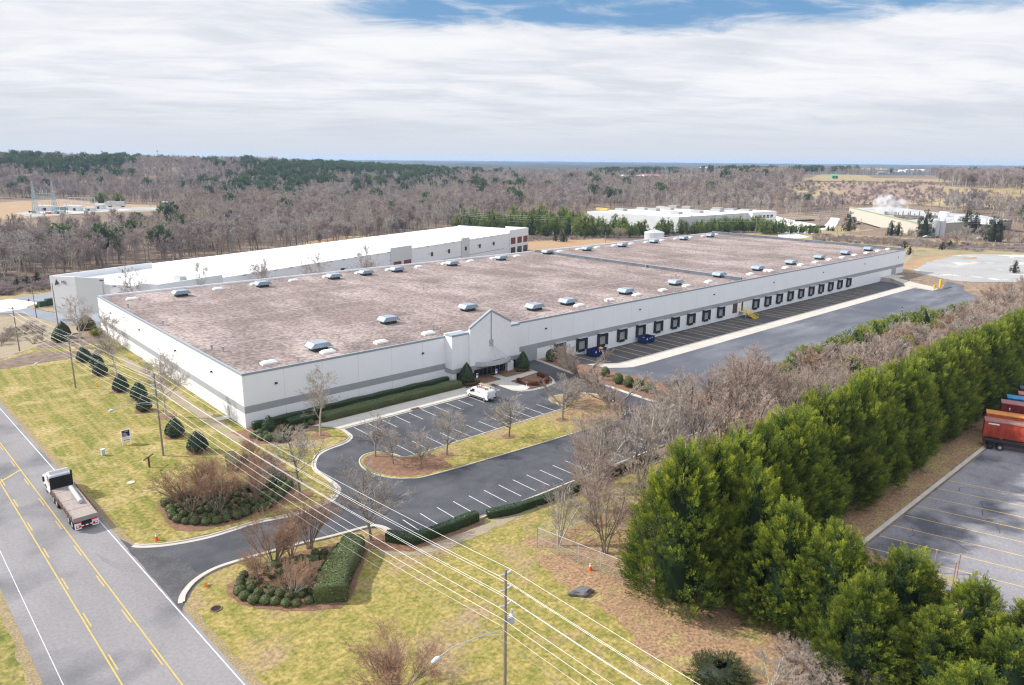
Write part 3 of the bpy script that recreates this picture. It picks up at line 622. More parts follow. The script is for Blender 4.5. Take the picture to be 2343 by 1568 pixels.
m.add([(-1.2, -.6, .28), (1.2, -.6, .28), (1.2, .6, .28), (-1.2, .6, .28), (-.85, -.3, .52), (.85, -.3, .52), (.85, .3, .52), (-.85, .3, .52)], [(0, 1, 5, 4), (1, 2, 6, 5), (2, 3, 7, 6), (3, 0, 4, 7), (4, 5, 6, 7)])
s0 = m.build('skylight', SKYL, wh, loc=sky_p[0]); s0.scale = (1.15, 1.15, 1.3)
for p in sky_p[1:]: o = s0.copy(); COL.objects.link(o); o.location = p
pp = []
for f, pts in ((z2, [(212, 1318), (1535, 1400), (1664, 1382)]), (z3, [(525, 1030), (603, 1158), (1428, 934), (1792, 1050), (1905, 1035), (2110, 910), (1497, 1278), (1490, 1408), (877, 1520), (1223, 1192)]),
               (z4, [(331, 958), (205, 1213), (486, 1160), (753, 1103), (968, 1062)]), (zS, [(1494, 153), (1940, 378), (2042, 394)]), (z1, [(1174, 1560)]), (zA, [(384, 490), (1685, 205), (1622, 190)])):
    pp += [Gp(*f(*p), ZR) for p in pts]
m = MB(); m.tube((0, 0, 0), (0, 0, .75), .16, n=8); m.tube((0, 0, .72), (0, 0, 1.05), .3, n=10)
s0 = m.build('vent_pipe', STEEL, wh, loc=pp[0])
for p in pp[1:]: o = s0.copy(); COL.objects.link(o); o.location = p
# dock doors: sealed frame, door leaf, light canopy
SEAL = mat('dock_seal', (.022, .024, .03), (.04, .042, .05), scale=2, rough=.85)
DOOR = mat('grey_door', (.40, .42, .43), (.36, .38, .39), scale=1, rough=.6, line=(2, .55, .02, (.28, .3, .31)))
CANO = mat('awning_panel', (.42, .45, .46), rough=.5)
def dock():
    o = MB().box(-1.15, 1.15, -.03, 0, -.1, 2.2).build('dock_door', DOOR, wh)
    m = MB(); m.yprism([(-1.98, -.45), (-1.25, -.1), (-1.25, 2.15), (-1.6, 2.85), (-1.98, 2.6)], -.42, 0)
    m.yprism([(1.98, -.45), (1.25, -.1), (1.25, 2.15), (1.6, 2.85), (1.98, 2.6)], -.42, 0)
    m.box(-1.7, 1.7, -.45, 0, 2.12, 2.87); m.box(-1.1, 1.1, -.22, 0, -.75, -.12)
    m.build('dock_seal', SEAL, o)
    m = MB(); m.add([(-1.9, -.05, 3.05), (1.9, -.05, 3.05), (1.8, -1.0, 2.98), (-1.8, -1.0, 2.98), (-1.9, -.05, 3.11), (1.9, -.05, 3.11), (1.8, -1.0, 3.04), (-1.8, -1.0, 3.04)],
                  [(3, 2, 1, 0), (4, 5, 6, 7), (0, 1, 5, 4), (1, 2, 6, 5), (2, 3, 7, 6), (3, 0, 4, 7)])
    m.tube((-1.7, -.9, 3.05), (-1.7, 0, 4.0), .03, n=4); m.tube((1.7, -.9, 3.05), (1.7, 0, 4.0), .03, n=4)
    m.build('dock_awning', CANO, o); return o
d0 = dock(); xs = [78.9 + i * 7.95 for i in range(10)] + [171.2 + i * 7.72 for i in range(10)]
d0.location = (xs[0], -.003, 0)
for x in xs[1:]:
    o = d0.copy(); COL.objects.link(o); o.location = (x, -.003, 0)
    for ch in d0.children: c_ = ch.copy(); COL.objects.link(c_); c_.parent = o
BRNG = mat('brown_dock_glass', (.06, .035, .03), (.12, .07, .05), scale=2, rough=.4)
MB().box(157.4, 160.1, -.03, 0, -.3, 2.8).build('window', BRNG, wh)
MB().box(162.5, 163.5, -.03, 0, -.3, 2.8).build('personnel_door', BRNG, wh)
g_ = MB().box(66.6, 71.2, -.03, 0, -.3, 3.98).build('garage_door', DOOR, wh)
MB().box(282.5, 287.2, -.03, 0, 0, 3.98).build('garage_door', DOOR, wh)
for yy in (7.8, 46.2):
    MB().box(-.04, 0, yy - .5, yy + .5, 0, 2.2).build('personnel_door', DOOR, wh)
    MB().box(-2.6, -.02, yy - .9, yy + .9, -.02, .08).build('doorstep', CONC, wh)
ltp = [(0 - .12, yy, 7.2) for yy in (14.5, 35, 60, 85)] + [(xx, -.12, 7.2) for xx in (6, 38, 74, 110, 146, 182, 218, 254, 288)]
l0 = MB().box(-.22, .22, -.14, .14, -.15, .15).build('wall_light', DARK, wh, loc=ltp[0])
for p in ltp[1:]: o = l0.copy(); COL.objects.link(o); o.location = p
mb = MB(); 
for x in (39, 90): mb.box(x - .12, x + .12, -.1, 0, 5.0, 5.25)
# entrance bay: side wings, tall gabled centre, curved canopy
G1, G2, GA = 48.3, 60.0, 54.2
ent = MB(); HW = 10.55
ent.box(43.8, G1, -2.5, .3, 3.05, HW - .03); ent.build('entrance_wing', PLAINW, wh); MB().box(G2, 63.4, -2.2, .3, 3.05, 10.3).build('entrance_wing', PLAINW, wh)
MB().box(43.8, 44.9, -2.5, .3, -.05, 2.05).box(48.3, 49.2, -3.0, .3, -.05, 2.05).box(59.2, 61.0, -2.9, -1.9, -.05, 2.05).box(63.0, 63.4, -2.2, .3, -.05, 2.05).build('entrance_pier', PLAINW, wh)
MB().yprism([(G1, 3.05), (G2, 3.05), (G2, 9.9), (G1, 9.9)], -3.0, .1).yprism([(G1, 9.9), (G2, 9.9), (G2, 11.3), (GA, 14.4), (G1, 11.3)], -3.0, -2.45).build('gable', PLAINW, wh)
mb = MB(); mb.box(43.76, G1, -2.56, .3, 2.05, 3.05); mb.box(G1, G2, -3.06, .3, 2.05, 3.05); mb.box(G2, 63.44, -2.26, .3, 2.05, 3.05)
mb.build('entrance_stripe', BAND, wh)
mb = MB(); mb.box(43.76, G1, -2.56, -.1, HW - .4, HW); mb.box(G2, 63.44, -2.26, -.1, 10.0, 10.4)
def slab(x0, z0, x1, z1): mb.yprism([(x0, z0), (x1, z1), (x1, z1 + .4), (x0, z0 + .4)], -3.08, -2.38)
slab(G1 - .05, 11.25, GA, 14.42); slab(GA, 14.42, G2 + .05, 11.25)
mb.box(GA - .14, GA + .14, -3.03, -3.0, 7.9, 14.3)
mb.build('gable_trim', COPING, wh)
mb = MB()
for a_ in (-.5, .36): mb.box(GA + a_, GA + a_ + .14, -3.12, -3.0, 6.95, 7.95)
mb.box(GA - .5, GA + .5, -3.12, -3.0, 6.81, 6.95); mb.box(GA - .5, GA + .5, -3.12, -3.0, 7.95, 8.09); mb.box(GA - .2, GA + .2, -3.1, -3.0, 7.2, 7.7)
mb.build('wall_emblem', BAND, wh)
# canopy: shallow arc projecting from the gable
arc = []; cxm, hw = 54.9, 5.2
for i in range(17):
    t = -1 + 2 * i / 16; arc.append((cxm + hw * t, -3.0 - 2.1 * (1 - t * t)))
poly = arc
mb = MB(); n = len(arc)
V = []
for (x, y) in arc: V += [(x, y, 2.75), (x, y, 3.75)]
ins = [(cxm + (x - cxm) * .965, min(-3.0, y + .22)) for x, y in arc]
for (x, y) in ins: V += [(x, y, 2.75), (x, y, 3.75)]
F = []
for i in range(n - 1):
    F += [(2 * i, 2 * i + 2, 2 * i + 3, 2 * i + 1), (2 * n + 2 * i + 1, 2 * n + 2 * i + 3, 2 * n + 2 * i + 2, 2 * n + 2 * i), (2 * i + 1, 2 * i + 3, 2 * n + 2 * i + 3, 2 * n + 2 * i + 1), (2 * n + 2 * i, 2 * n + 2 * i + 2, 2 * i + 2, 2 * i)]
can = mb.add(V, F).build('canopy', mat('canopy_paint', (.50, .52, .55), rough=.5), wh)
MB().prism([(x, y) for x, y in ins] , 2.9, 3.25).build('canopy_deck', mat('canopy_gravel', (.20, .14, .12), (.10, .07, .06), scale=3, rough=.95), can)
mb = MB()
for x in (54.3, 56.2, 58.0):
    y = -3 - 2.1 * (1 - ((x - cxm) / hw) ** 2); mb.tube((GA + .05, -3.1, 7.1), (x, y + .15, 3.75), .035, n=5)
mb.build('canopy_rod', STEEL, can)
mb = MB(); mb.box(44.9, 48.3, -1.9, -1.8, -.05, 2.05); mb.box(49.2, 59.2, -1.6, -1.5, -.05, 2.05); mb.box(61.0, 63.0, -1.4, -1.3, -.05, 2.05)
gl_ = mb.build('glazing', GLASS, wh)
mb = MB()
for x in list(np.arange(45.0, 48.4, 1.1)): mb.box(x - .04, x + .04, -1.96, -1.9, 0, 2.05)
for x in list(np.arange(49.4, 59.2, 1.2)): mb.box(x - .05, x + .05, -1.68, -1.6, 0, 2.05)
mb.build('mullion', mat('mullion_metal', (.25, .25, .27), rough=.4), gl_)
MB().box(53.9, 55.3, -3.7, -2.7, .08, .1).build('doormat', DARK, wh)

# ------------------------------------------------------------------ generic flat-roofed block on arbitrary corners
def block(parent, c0, ex, ey, w_, d_, z0, z1, roof_z, matw, matr, name='wall', t=.3):
    """walls as a ring with a sunk roof; returns a function mapping local (a, b) metres to world xy"""
    P = lambda a, b: (c0[0] + ex[0] * a + ey[0] * b, c0[1] + ex[1] * a + ey[1] * b)
    def ring(a0, a1, b0, b1, z0, z1, mm, nm):
        mb = MB(); mb.prism([P(a0, b0), P(a1, b0), P(a1, b1), P(a0, b1)], z0, z1); return mb.build(nm, mm, parent)
    ring(0, w_, 0, t, z0, z1, matw, name); ring(0, w_, d_ - t, d_, z0, z1, matw, name); ring(0, t, t, d_ - t, z0, z1, matw, name); ring(w_ - t, w_, t, d_ - t, z0, z1, matw, name)
    ring(t, w_ - t, t, d_ - t, roof_z - .3, roof_z, matr, 'roof'); return P
def uv(a, b):
    d = (Vector(b[:2]) - Vector(a[:2])); L = d.length; return (d.x / L, d.y / L), L
TPO = mat('white_roof_membrane', (.86, .86, .85), (.83, .83, .82), scale=.2, rough=.6)
TILT = mat('tilt_up_panel', (.66, .675, .70), (.63, .645, .67), scale=.1, rough=.8, line=(2, 4.4, .04, (.47, .48, .49)))
TILTD = mat('grey_panel', (.50, .52, .53), (.47, .49, .50), scale=.1, rough=.8)
PAN = mat('accent_dark', (.05, .055, .06), rough=.6)
BRICKR = mat('rust_brick', (.17, .055, .035), (.13, .04, .03), scale=2, rough=.8)
# --- second warehouse, white roof, behind on the left
b2 = thing('warehouse', 'white-roofed grey concrete warehouse with raised corner towers behind the gravel-roofed one', 'warehouse')
NC = Gp(362, 656.6, 9.7); RC = Gp(1207.7, 521, 11.0); LC = Gp(115.8, 631, 11.2)
ex, Lx = uv(NC, RC); ey = (-ex[1], ex[0]); Ly = 90.0
dl = Vector((LC.x - NC.x, LC.y - NC.y)); Lw = dl.dot(Vector(ey)); ox = dl.dot(Vector(ex))
FARD = (Gp(1011, 522, 9.5) - NC).xy.dot(Vector(ey)); Ly = max(FARD, Lw)
Pb = lambda a, b: (NC.x + ex[0] * a + ey[0] * b, NC.y + ex[1] * a + ey[1] * b)
e2 = (dl.x / dl.length, dl.y / dl.length)
sk = ox / Lw
PS = lambda a, b: Pb(a + sk * min(b, Lw), b)
mb = MB(); mb.prism([PS(0, 0), PS(Lx, 0), Pb(Lx + 0, .4), PS(.4, .4)], -3, 9.5); mb.build('wall', TILT, b2)
mb = MB(); mb.prism([PS(0, .4), PS(.4, .4), PS(.4, Lw), PS(0, Lw)], -3, 9.5); mb.build('wall', TILT, b2)
far_l = Pb(ox + 12, Lw + 12)
mb = MB(); mb.prism([PS(.4, .4), Pb(Lx - .4, .4), Pb(Lx - .4, Ly), Pb(ox + 30, Ly + 2), PS(.4, Lw)], 8.6, 9.42); mb.build('roof', TPO, b2)
mb = MB(); mb.prism([PS(0, Lw - .3), PS(10, Lw + 2), Pb(ox + 31, Ly + 2.3), Pb(Lx, Ly + .3), Pb(Lx, Ly), Pb(ox + 31, Ly), PS(10, Lw - .3 + 2)], -3, 9.42) if 0 else mb.prism([Pb(Lx - .4, .4), Pb(Lx, .4), Pb(Lx, Ly), Pb(Lx - .4, Ly)], -3, 9.9); mb.build('wall', TILT, b2)
mb = MB(); mb.prism([PS(-.3, Lw - 18), PS(.5, Lw - 18), PS(.5, Lw + .2), PS(-.3, Lw + .2)], -3, 11.2); mb.prism([PS(.5, Lw - .4), PS(34, Lw + 1), PS(34, Lw + 1.5), PS(-.3, Lw + .25)], -3, 11.2)
mb.build('corner_tower', TILT, b2)
mb = MB(); mb.prism([PS(-.42, Lw - 18.2), PS(.5, Lw - 18.2), PS(.5, Lw - 9), PS(-.42, Lw - 9)], 1, 11.3); mb.build('grey_panel', TILTD, b2)
for a0, a1, zt in ((-.25, 8, 10.9), ):
    mb = MB(); mb.prism([PS(-.35, -.3), PS(22, -.3), PS(22, .45), PS(-.35, .45)], -3, 10.4); mb.prism([PS(-.35, .45), PS(.45, .45), PS(.45, 6), PS(-.35, 6)], -3, 10.4); mb.build('corner_tower', TILTD, b2)
def face_x(px):   # distance along the long facade seen at photo column px (at parapet height)
    lo, hi = 0.0, Lx
    for _ in range(40):
        m_ = (lo + hi) / 2; q = Pb(m_, 0)
        if proj((q[0], q[1], 9.5))[0] < px: lo = m_
        else: hi = m_
    return lo
cq = crop(1500, 880, 650, 2343)
for a0, a1, zt in ((220, 522, 10.9), (1243, 1355, 10.6), (1932, 2205, 11.0)):
    x0, x1 = face_x(cq(a0, 0)[0]), face_x(cq(a1, 0)[0])
    mb = MB(); mb.prism([Pb(x0, -.35), Pb(x1, -.35), Pb(x1, .45), Pb(x0, .45)], -3, zt)
    if zt == 11.0: mb.prism([Pb(x1 - .5, .45), Pb(x1, .45), Pb(x1, 14), Pb(x1 - .5, 14)], -3, zt)
    mb.build('facade_tower', TILTD if zt != 11.0 else TILT, b2)
def fbox(a0, a1, z0, z1, m_, nm, dep=.42):
    mb = MB(); mb.prism([Pb(a0, -dep), Pb(a1, -dep), Pb(a1, .1), Pb(a0, .1)], z0, z1); return mb.build(nm, m_, b2)
x0, x1 = face_x(cq(220, 0)[0]), face_x(cq(522, 0)[0]); w_ = x1 - x0
for u0, u1 in ((.11, .46), (.6, .94)): fbox(x0 + w_ * u0, x0 + w_ * u1, 1.6, 5.0, BRICKR, 'brick_panel', .45)
x0, x1 = face_x(cq(1932, 0)[0]), face_x(cq(2205, 0)[0]); w_ = x1 - x0
for u0, u1 in ((.07, .30), (.41, .64), (.73, .96)):
    fbox(x0 + w_ * u0, x0 + w_ * u1, 3.6, 6.9, BRICKR, 'brick_panel', .45); fbox(x0 + w_ * u0, x0 + w_ * u1, -1.6, 1.9, GLASS, 'window', .45)
for px_ in (819, 1066, 1510, 1712): xx = face_x(cq(px_, 0)[0]); fbox(xx - .9, xx + .9, 4.6, 6.4, PAN, 'window', .06)
xx = face_x(cq(1300, 0)[0]); fbox(xx - .9, xx + .9, 4.6, 6.4, PAN, 'window', .4)
for px_ in (1003 * 0 + 2380 * 0 + 787, 1000): xx = face_x(z2(px_, 0)[0]); fbox(xx - 1, xx + 1, 4.4, 6.1, PAN, 'window', .06)
mb = MB()
for i in range(34):
    a0 = 30 + i * 6.6
    if a0 < Lx - 28:
        mb.prism([Pb(a0, -.03), Pb(a0 + 1.5, -.03), Pb(a0 + 1.5, .05), Pb(a0, .05)], 9.1, 9.3)
        if i % 2: mb.prism([Pb(a0 + 1, -.03), Pb(a0 + 2.5, -.03), Pb(a0 + 2.5, .05), Pb(a0 + 1, .05)], 5.7, 5.9)
for a0, a1 in ((face_x(cq(630, 0)[0]), face_x(cq(1240, 0)[0])), (face_x(cq(1358, 0)[0]), face_x(cq(1860, 0)[0]))):
    mb.prism([Pb(a0, -.03), Pb(a1, -.03), Pb(a1, .05), Pb(a0, .05)], 2.0, 2.14)
for b_, z_ in [(Lw - 18 - k * 4.6, z) for k in range(1, 6) for z in (9.0, 5.6)]:
    if b_ > 3: mb.prism([PS(-.04, b_), PS(.05, b_), PS(.05, b_ + 1.2), PS(-.04, b_ + 1.2)], z_, z_ + .22)
mb.prism([PS(-.04, Lw - 33), PS(.05, Lw - 33), PS(.05, Lw - 18.3), PS(-.04, Lw - 18.3)], 1.4, 1.65)
for z_ in (10.6, 6.0, 1.2): mb.prism([PS(-.5, Lw - 19), PS(-.42, Lw - 19), PS(-.42, Lw - 17.6), PS(-.5, Lw - 17.6)], z_, z_ + .3)
mb.build('accent_strip', PAN, b2)
vp = [Gp(*z2(a, b), 9.5) for a, b in ((172, 1100), (402, 1115), (704, 985), (918, 994), (1133, 1004), (1240, 910), (1438, 922), (1642, 932), (1679, 850), (1876, 862), (2057, 868))] + [Gp(*z1(a, b), 9.5) for a, b in ((1438, 1208), (1693, 1232), (1900, 1245))]
o0 = MB().tube((0, 0, 0), (0, 0, 1.4), .09, n=5).build('vent_pipe', STEEL, b2, loc=vp[0])
for p in vp[1:]: o = o0.copy(); COL.objects.link(o); o.location = p
q = Gp(*z1(1650, 1315), 9.5); MB().obox((q.x, q.y, 10.2), (2.4, 3.2, 1.5), .3).build('rooftop_unit', STEEL, b2)
for a, b in ((908, 1085), (1660, 965)): q = Gp(*z2(a, b), 9.5); MB().obox((q.x, q.y, 9.9), (1.6, 1.6, .9), .3).build('rooftop_unit', PLAINW, b2)
ta = Vector((*PS(-.5, Lw - 5), 8.6))
def wtext(s, loc, size, mat_, parent, mtx, ext=.01):
    cu = bpy.data.curves.new('lettering', 'FONT'); cu.body = s; cu.size = size; cu.extrude = ext
    tmp = bpy.data.objects.new('tmp', cu); COL.objects.link(tmp); bpy.context.view_layer.update(); me = bpy.data.meshes.new_from_object(tmp.evaluated_get(bpy.context.evaluated_depsgraph_get())); bpy.data.objects.remove(tmp)
    me.materials.clear(); me.materials.append(mat_); o = bpy.data.objects.new('lettering', me); COL.objects.link(o); o.parent = parent; o.matrix_local = Matrix.Translation(loc) @ mtx; return o
nl = Vector((-ex[0], -ex[1], 0)); al = Vector((-e2[0], -e2[1], 0)); up = Vector((0, 0, 1))
Mt = Matrix((al, up, al.cross(up))).transposed().to_4x4()
wtext('MS', Vector((*PS(-.36, Lw - 3.9), 8.9)), 1.5, PAN, b2, Mt)
mb = MB(); pA = PS(-.36, Lw - 1.4); pB = PS(-.36, Lw - 3.0); pC = PS(-.36, Lw - 2.2)
mb.add([(pA[0], pA[1], 8.3), (pB[0], pB[1], 8.9), (pC[0], pC[1], 10.4)], [(0, 1, 2)]); mb.build('wall_emblem', PAN, b2)

# --- third warehouse, far, white
b3 = thing('warehouse', 'far white warehouse with rooftop units beyond the pine row', 'warehouse')
c0 = Gp(*z3(1525, 730), 9.5); cl = Gp(*z3(690, 675), 9.5); cr = Gp(*z3(2160, 690), 9.5)
e3x, w3_ = uv(c0, cr); e3y, d3_ = uv(c0, cl)
W3M = mat('far_white_wall', (.62, .63, .64), (.57, .58, .59), scale=.05, rough=.8)
P3 = block(b3, c0, e3x, e3y, w3_, d3_, -1, 9.5, 9.2, W3M, TPO)
mb = MB(); mb.prism([P3(w3_ - .1, -4), P3(w3_ + 32, -4), P3(w3_ + 32, 22), P3(w3_ - .1, 22)], -1, 9.9); ofc = mb.build('office_wing', mat('far_white_office', (.78, .78, .78), rough=.7), b3)
mb = MB()
for i in range(5):
    for z0 in (1.2, 5.2): mb.prism([P3(w3_ + 3 + i * 5.2, -4.06), P3(w3_ + 6.6 + i * 5.2, -4.06), P3(w3_ + 6.6 + i * 5.2, -3.9), P3(w3_ + 3 + i * 5.2, -3.9)], z0, z0 + 2.2)
mb.build('window', GLASS, ofc)
for (a, b) in [(1000, 672), (1195, 662), (1298, 672), (1375, 652), (1430, 664), (1500, 702), (1485, 642), (1607, 652), (1693, 692), (1875, 679), (1885, 662), (2000, 675), (2140, 682)]:
    q = Gp(*z3(a, b), 9.2); MB().obox((q.x, q.y, 10.0), (5.0, 8.5, 2.4), atan2(e3x[1], e3x[0])).build('rooftop_unit', mat('ru', (.36, .36, .35), rough=.6) if 'ru' not in MATS else MATS['ru'], b3)
q = Gp(*z3(830, 668), 9.4); MB().obox((q.x, q.y, 10.4), (3, 12, 1.6), atan2(e3x[1], e3x[0])).build('yellow_roof_frame', YEL, b3)
# --- cream factory with steam
b4 = thing('factory', 'low cream factory with a green roof edge and white steam rising from its roof', 'factory')
w3c = crop(3360, 780, 736, 2343)
cB = G(*w3c(980, 530)); cl = G(*w3c(108, 272)); cr = G(*w3c(2170, 465)); hF = 9.0
CREAM = mat('cream_wall', (.50, .455, .39), (.47, .43, .37), scale=.03, rough=.8); GREYW = mat('taupe_wall', (.38, .345, .31), (.35, .32, .29), scale=.03, rough=.8)
e4y, d4 = uv(cB, cl); e4x, w4 = uv(cB, cr)
P4 = lambda a, b: (cB.x + e4x[0] * a + e4y[0] * b, cB.y + e4x[1] * a + e4y[1] * b)
mb = MB(); mb.prism([P4(0, 0), P4(0, d4), P4(1, d4), P4(1, 0)], -1, hF); mb.build('wall', CREAM, b4)
mb = MB(); mb.prism([P4(1, 0), P4(w4, 0), P4(w4, 1), P4(1, 1)], -1, hF - 1); mb.build('wall', GREYW, b4)
mb = MB(); mb.prism([P4(1, 1), P4(w4, 1), P4(w4, 60), P4(w4 * .75, 90), P4(w4 * .55, d4), P4(1, d4)], hF - 2.4, hF - 1.2); mb.build('roof', mat('dusty_roof', (.46, .455, .45), (.36, .355, .35), scale=.06, rough=.8, stretch=(.3, 2, 1)), b4)
mb = MB(); mb.prism([P4(-.1, -.1), P4(-.1, d4), P4(.2, d4), P4(.2, -.1)], hF - 1.0, hF); mb.prism([P4(.2, -.1), P4(w4, -.1), P4(w4, .2), P4(.2, .2)], hF - 1.9, hF - .9)
mb.build('green_fascia', mat('fascia_green', (.27, .31, .15), (.30, .34, .18), rough=.7), b4)
mb = MB()
for a, b, s_ in ((1325, 262, 7), (1925, 360, 8), (1845, 358, 5), (1495, 315, 4)):
    q = Gp(*w3c(a, b + 8), hF - 1); MB().tube((q.x, q.y, hF - 1.3), (q.x, q.y, hF + 2.2), s_ * .5, n=14).build('roof_tank', PLAINW, b4)
rg = random.Random(4); mb = MB()
for a, b in [(725, 285), (780, 300), (850, 290), (870, 310), (930, 300), (990, 305), (610, 245), (1190, 295), (640, 250)]:
    q = Gp(*w3c(a, b), hF - 1); mb.obox((q.x, q.y, hF - .2), (rg.uniform(4, 9), rg.uniform(4, 9), rg.uniform(1.5, 3)), .4)
    mb.tube((q.x + 2, q.y, hF), (q.x + 2, q.y, hF + rg.uniform(2, 4.5)), .35, n=6)
mb.build('rooftop_unit', mat('rusty_machinery', (.16, .10, .08), (.22, .22, .22), scale=.2, rough=.7), b4)
q = G(*w3c(1195, 530)); mb = MB(); mb.lathe([(2.2, 0), (2.2, 10.5), (1.4, 11.8)], (q.x - 2, q.y - 1, 0), 14); mb.lathe([(2.2, 0), (2.2, 10.5), (1.4, 11.8)], (q.x + 2.6, q.y - 3, 0), 14); mb.build('silo', mat('silo_metal', (.62, .65, .67), rough=.4), b4)
q = G(*w3c(883, 510)); MB().obox((q.x, q.y, 1.4), (1, 3.2, 2.8), atan2(e4y[1], e4y[0]) + pi / 2).build('door', DARK, b4)

# --- tank behind the roof
_d = ray((1497, 534)); _t = (118 - CAM[1]) / _d[1]; TP = CAM + _d * _t; kT = 22.5 * _t / 8.2; zT = float(TP[2]) + .5
tk = thing('water_tank', 'pale ribbed steel water tank standing behind the gravel roof', 'water tank', (TP[0], TP[1], -2))
tk.scale = (kT, kT, (zT + 2) / 8.8)
TM = mat('tank_steel', (.55, .58, .60), (.48, .51, .53), scale=.4, rough=.5, metal=.3, line=(2, 2.0, .05, (.4, .43, .45)))
MB().lathe([(8.2, -.5), (8.2, 8.6), (8.3, 8.7)], n=32).build('shell', TM, tk, smooth=False)
MB().lathe([(8.3, 8.7), (8.2, 8.9), (.6, 10.0), (.6, 10.5)], n=32).build('roof', TM, tk)
mb = MB(); mb.tube((-8.3, -2.2, 8.7), (-8.3, -2.2, 9.9), .06, n=5); mb.tube((-6.5, -5.6, 8.7), (-6.5, -5.6, 9.9), .06, n=5); mb.tube((-8.3, -2.2, 9.9), (-6.5, -5.6, 9.9), .06, n=5); mb.tube((-8.35, -2.2, 0), (-8.35, -2.2, 9), .08, n=5)
mb.build('railing', STEEL, tk)
# ------------------------------------------------------------------ plants: generators
def unit(a): return a / np.maximum(np.linalg.norm(a, axis=-1, keepdims=True), 1e-9)
def walk(rng, p0, d0, L, m, wob, up):
    """polylines (N, m+1, 3) from starts p0, directions d0, lengths L"""
    n = len(p0); P = np.zeros((n, m + 1, 3)); P[:, 0] = p0; d = unit(d0)
    for j in range(m):
        d = unit(d + rng.normal(0, wob, (n, 3)) + np.array([0, 0, up])); P[:, j + 1] = P[:, j] + d * (L / m)[:, None]
    return P
def kids(rng, P, R, n, t0, t1, ang, ratio, L, up, m, wob, shape=0.5, rr=0.55):
    N_, M_ = P.shape[0], P.shape[1] - 1
    t = np.sort(rng.uniform(t0, t1, (N_, n)), 1) * M_; i = np.minimum(t.astype(int), M_ - 1); f = (t - i)[..., None]; a = np.arange(N_)[:, None]
    p = P[a, i] * (1 - f) + P[a, i + 1] * f; d = unit(P[a, i + 1] - P[a, i]); r = (R[a, i] * (1 - f[..., 0]) + R[a, i + 1] * f[..., 0])
    q = rng.normal(0, 1, d.shape); q = unit(q - (q * d).sum(-1, keepdims=True) * d); an = rng.uniform(ang * .7, ang * 1.25, d.shape[:2])[..., None]
    dd = d * np.cos(an) + q * np.sin(an); dd[..., 2] += up; tt = t / M_
    ll = L[:, None] * ratio * (1 - shape * tt) * rng.uniform(.7, 1.2, tt.shape)
    p, dd, ll, r = p.reshape(-1, 3), dd.reshape(-1, 3), ll.ravel(), r.ravel() * rr
    Q = walk(rng, p, dd, ll, m, wob, up * .25)
    return Q, r[:, None] * np.linspace(1, .35, m + 1)[None], ll
def tubes(P, R, k=3, rmin=.008):
    R = np.maximum(R, rmin); N_, M_ = P.shape[0], P.shape[1]
    d = np.zeros_like(P); d[:, 1:-1] = P[:, 2:] - P[:, :-2]; d[:, 0] = P[:, 1] - P[:, 0]; d[:, -1] = P[:, -1] - P[:, -2]; d = unit(d)
    ref = np.where(np.abs(d[:, :1, 2:3]) > .9, np.array([1., 0, 0]), np.array([0, 0, 1.])); a = unit(np.cross(d, ref)); b = np.cross(d, a)
    th = np.arange(k) * 2 * pi / k
    V = P[:, :, None] + (a[:, :, None] * np.cos(th)[:, None] + b[:, :, None] * np.sin(th)[:, None]) * R[:, :, None, None]
    base = (np.arange(N_)[:, None, None] * M_ + np.arange(M_ - 1)[None, :, None]) * k; j = np.arange(k)[None, None]; j2 = (j + 1) % k
    F = np.stack([base + j, base + j2, base + k + j2, base + k + j], -1).reshape(-1, 4); return V.reshape(-1, 3), F
def merge(parts):
    V = []; F = []; n = 0
    for v, f in parts: V.append(v); F.append(f + n); n += len(v)
    return np.concatenate(V), np.concatenate(F)
def bare(seed, H, W, r0=.16, stems=1, splay=.12, clear=.25, n=(14, 8, 7), ang=(.9, .8, .8), ratio=(.55, .5, .45), up=.25, wob=.16, rmin=.012, lean=.03, top=.92, shape=.55):
    """bare deciduous tree: returns (trunk, crown) geometry"""
    rng = np.random.default_rng(seed)
    az = rng.uniform(0, 6.28, stems) if stems > 1 else np.array([rng.uniform(0, 6.28)]); sp = rng.uniform(.4, 1.2, stems) * splay if stems > 1 else np.array([lean])
    d0 = np.stack([np.cos(az) * sp, np.sin(az) * sp, np.ones(stems)], -1); p0 = np.zeros((stems, 3)); p0[:, :2] = d0[:, :2] * (.05 if stems > 1 else 0)
    L0 = H * top * rng.uniform(.85, 1, stems) if stems > 1 else np.array([H * top]); P0 = walk(rng, p0, d0, L0, 7, .05, .04 if stems == 1 else .0)
    R0 = r0 * np.linspace(1, .22, 8)[None] * np.ones((stems, 1))
    P0[:, 0, 2] -= .1
    P1, R1, L1 = kids(rng, P0, R0, n[0], clear, 1.0, ang[0], 1, np.full(stems, W), up, 5, wob, shape, .55)
    trunk = merge([tubes(P0, R0, 6), tubes(P1, R1, 4, rmin)])
    out = []; P, R, L = P1, R1, L1
    for i in range(1, len(n)):
        P, R, L = kids(rng, P, R, n[i], .2, 1.0, ang[i], ratio[i], L, up * .7, 3 if i < len(n) - 1 else 2, wob, .45, .6); out.append(tubes(P, R, 3, rmin))
    return trunk, merge(out)
BARK = mat('grey_bark', (.26, .22, .19), (.18, .15, .13), scale=3, rough=.95, rnd=.15)
TWIG = mat('tan_twigs', (.46, .37, .31), (.38, .30, .25), scale=.5, rough=.95, rnd=.18)
TWIGG = mat('grey_twigs', (.44, .385, .335), (.36, .31, .27), scale=.5, rough=.95, rnd=.15)
TWIGR = mat('russet_twigs', (.42, .26, .17), (.34, .21, .14), scale=.5, rough=.95, rnd=.12)
TWIGP = mat('reddish_twigs', (.45, .34, .29), (.37, .28, .235), scale=.5, rough=.95, rnd=.15)
PALEB = mat('pale_bark', (.48, .44, .39), (.36, .32, .28), scale=2, rough=.9, rnd=.1)
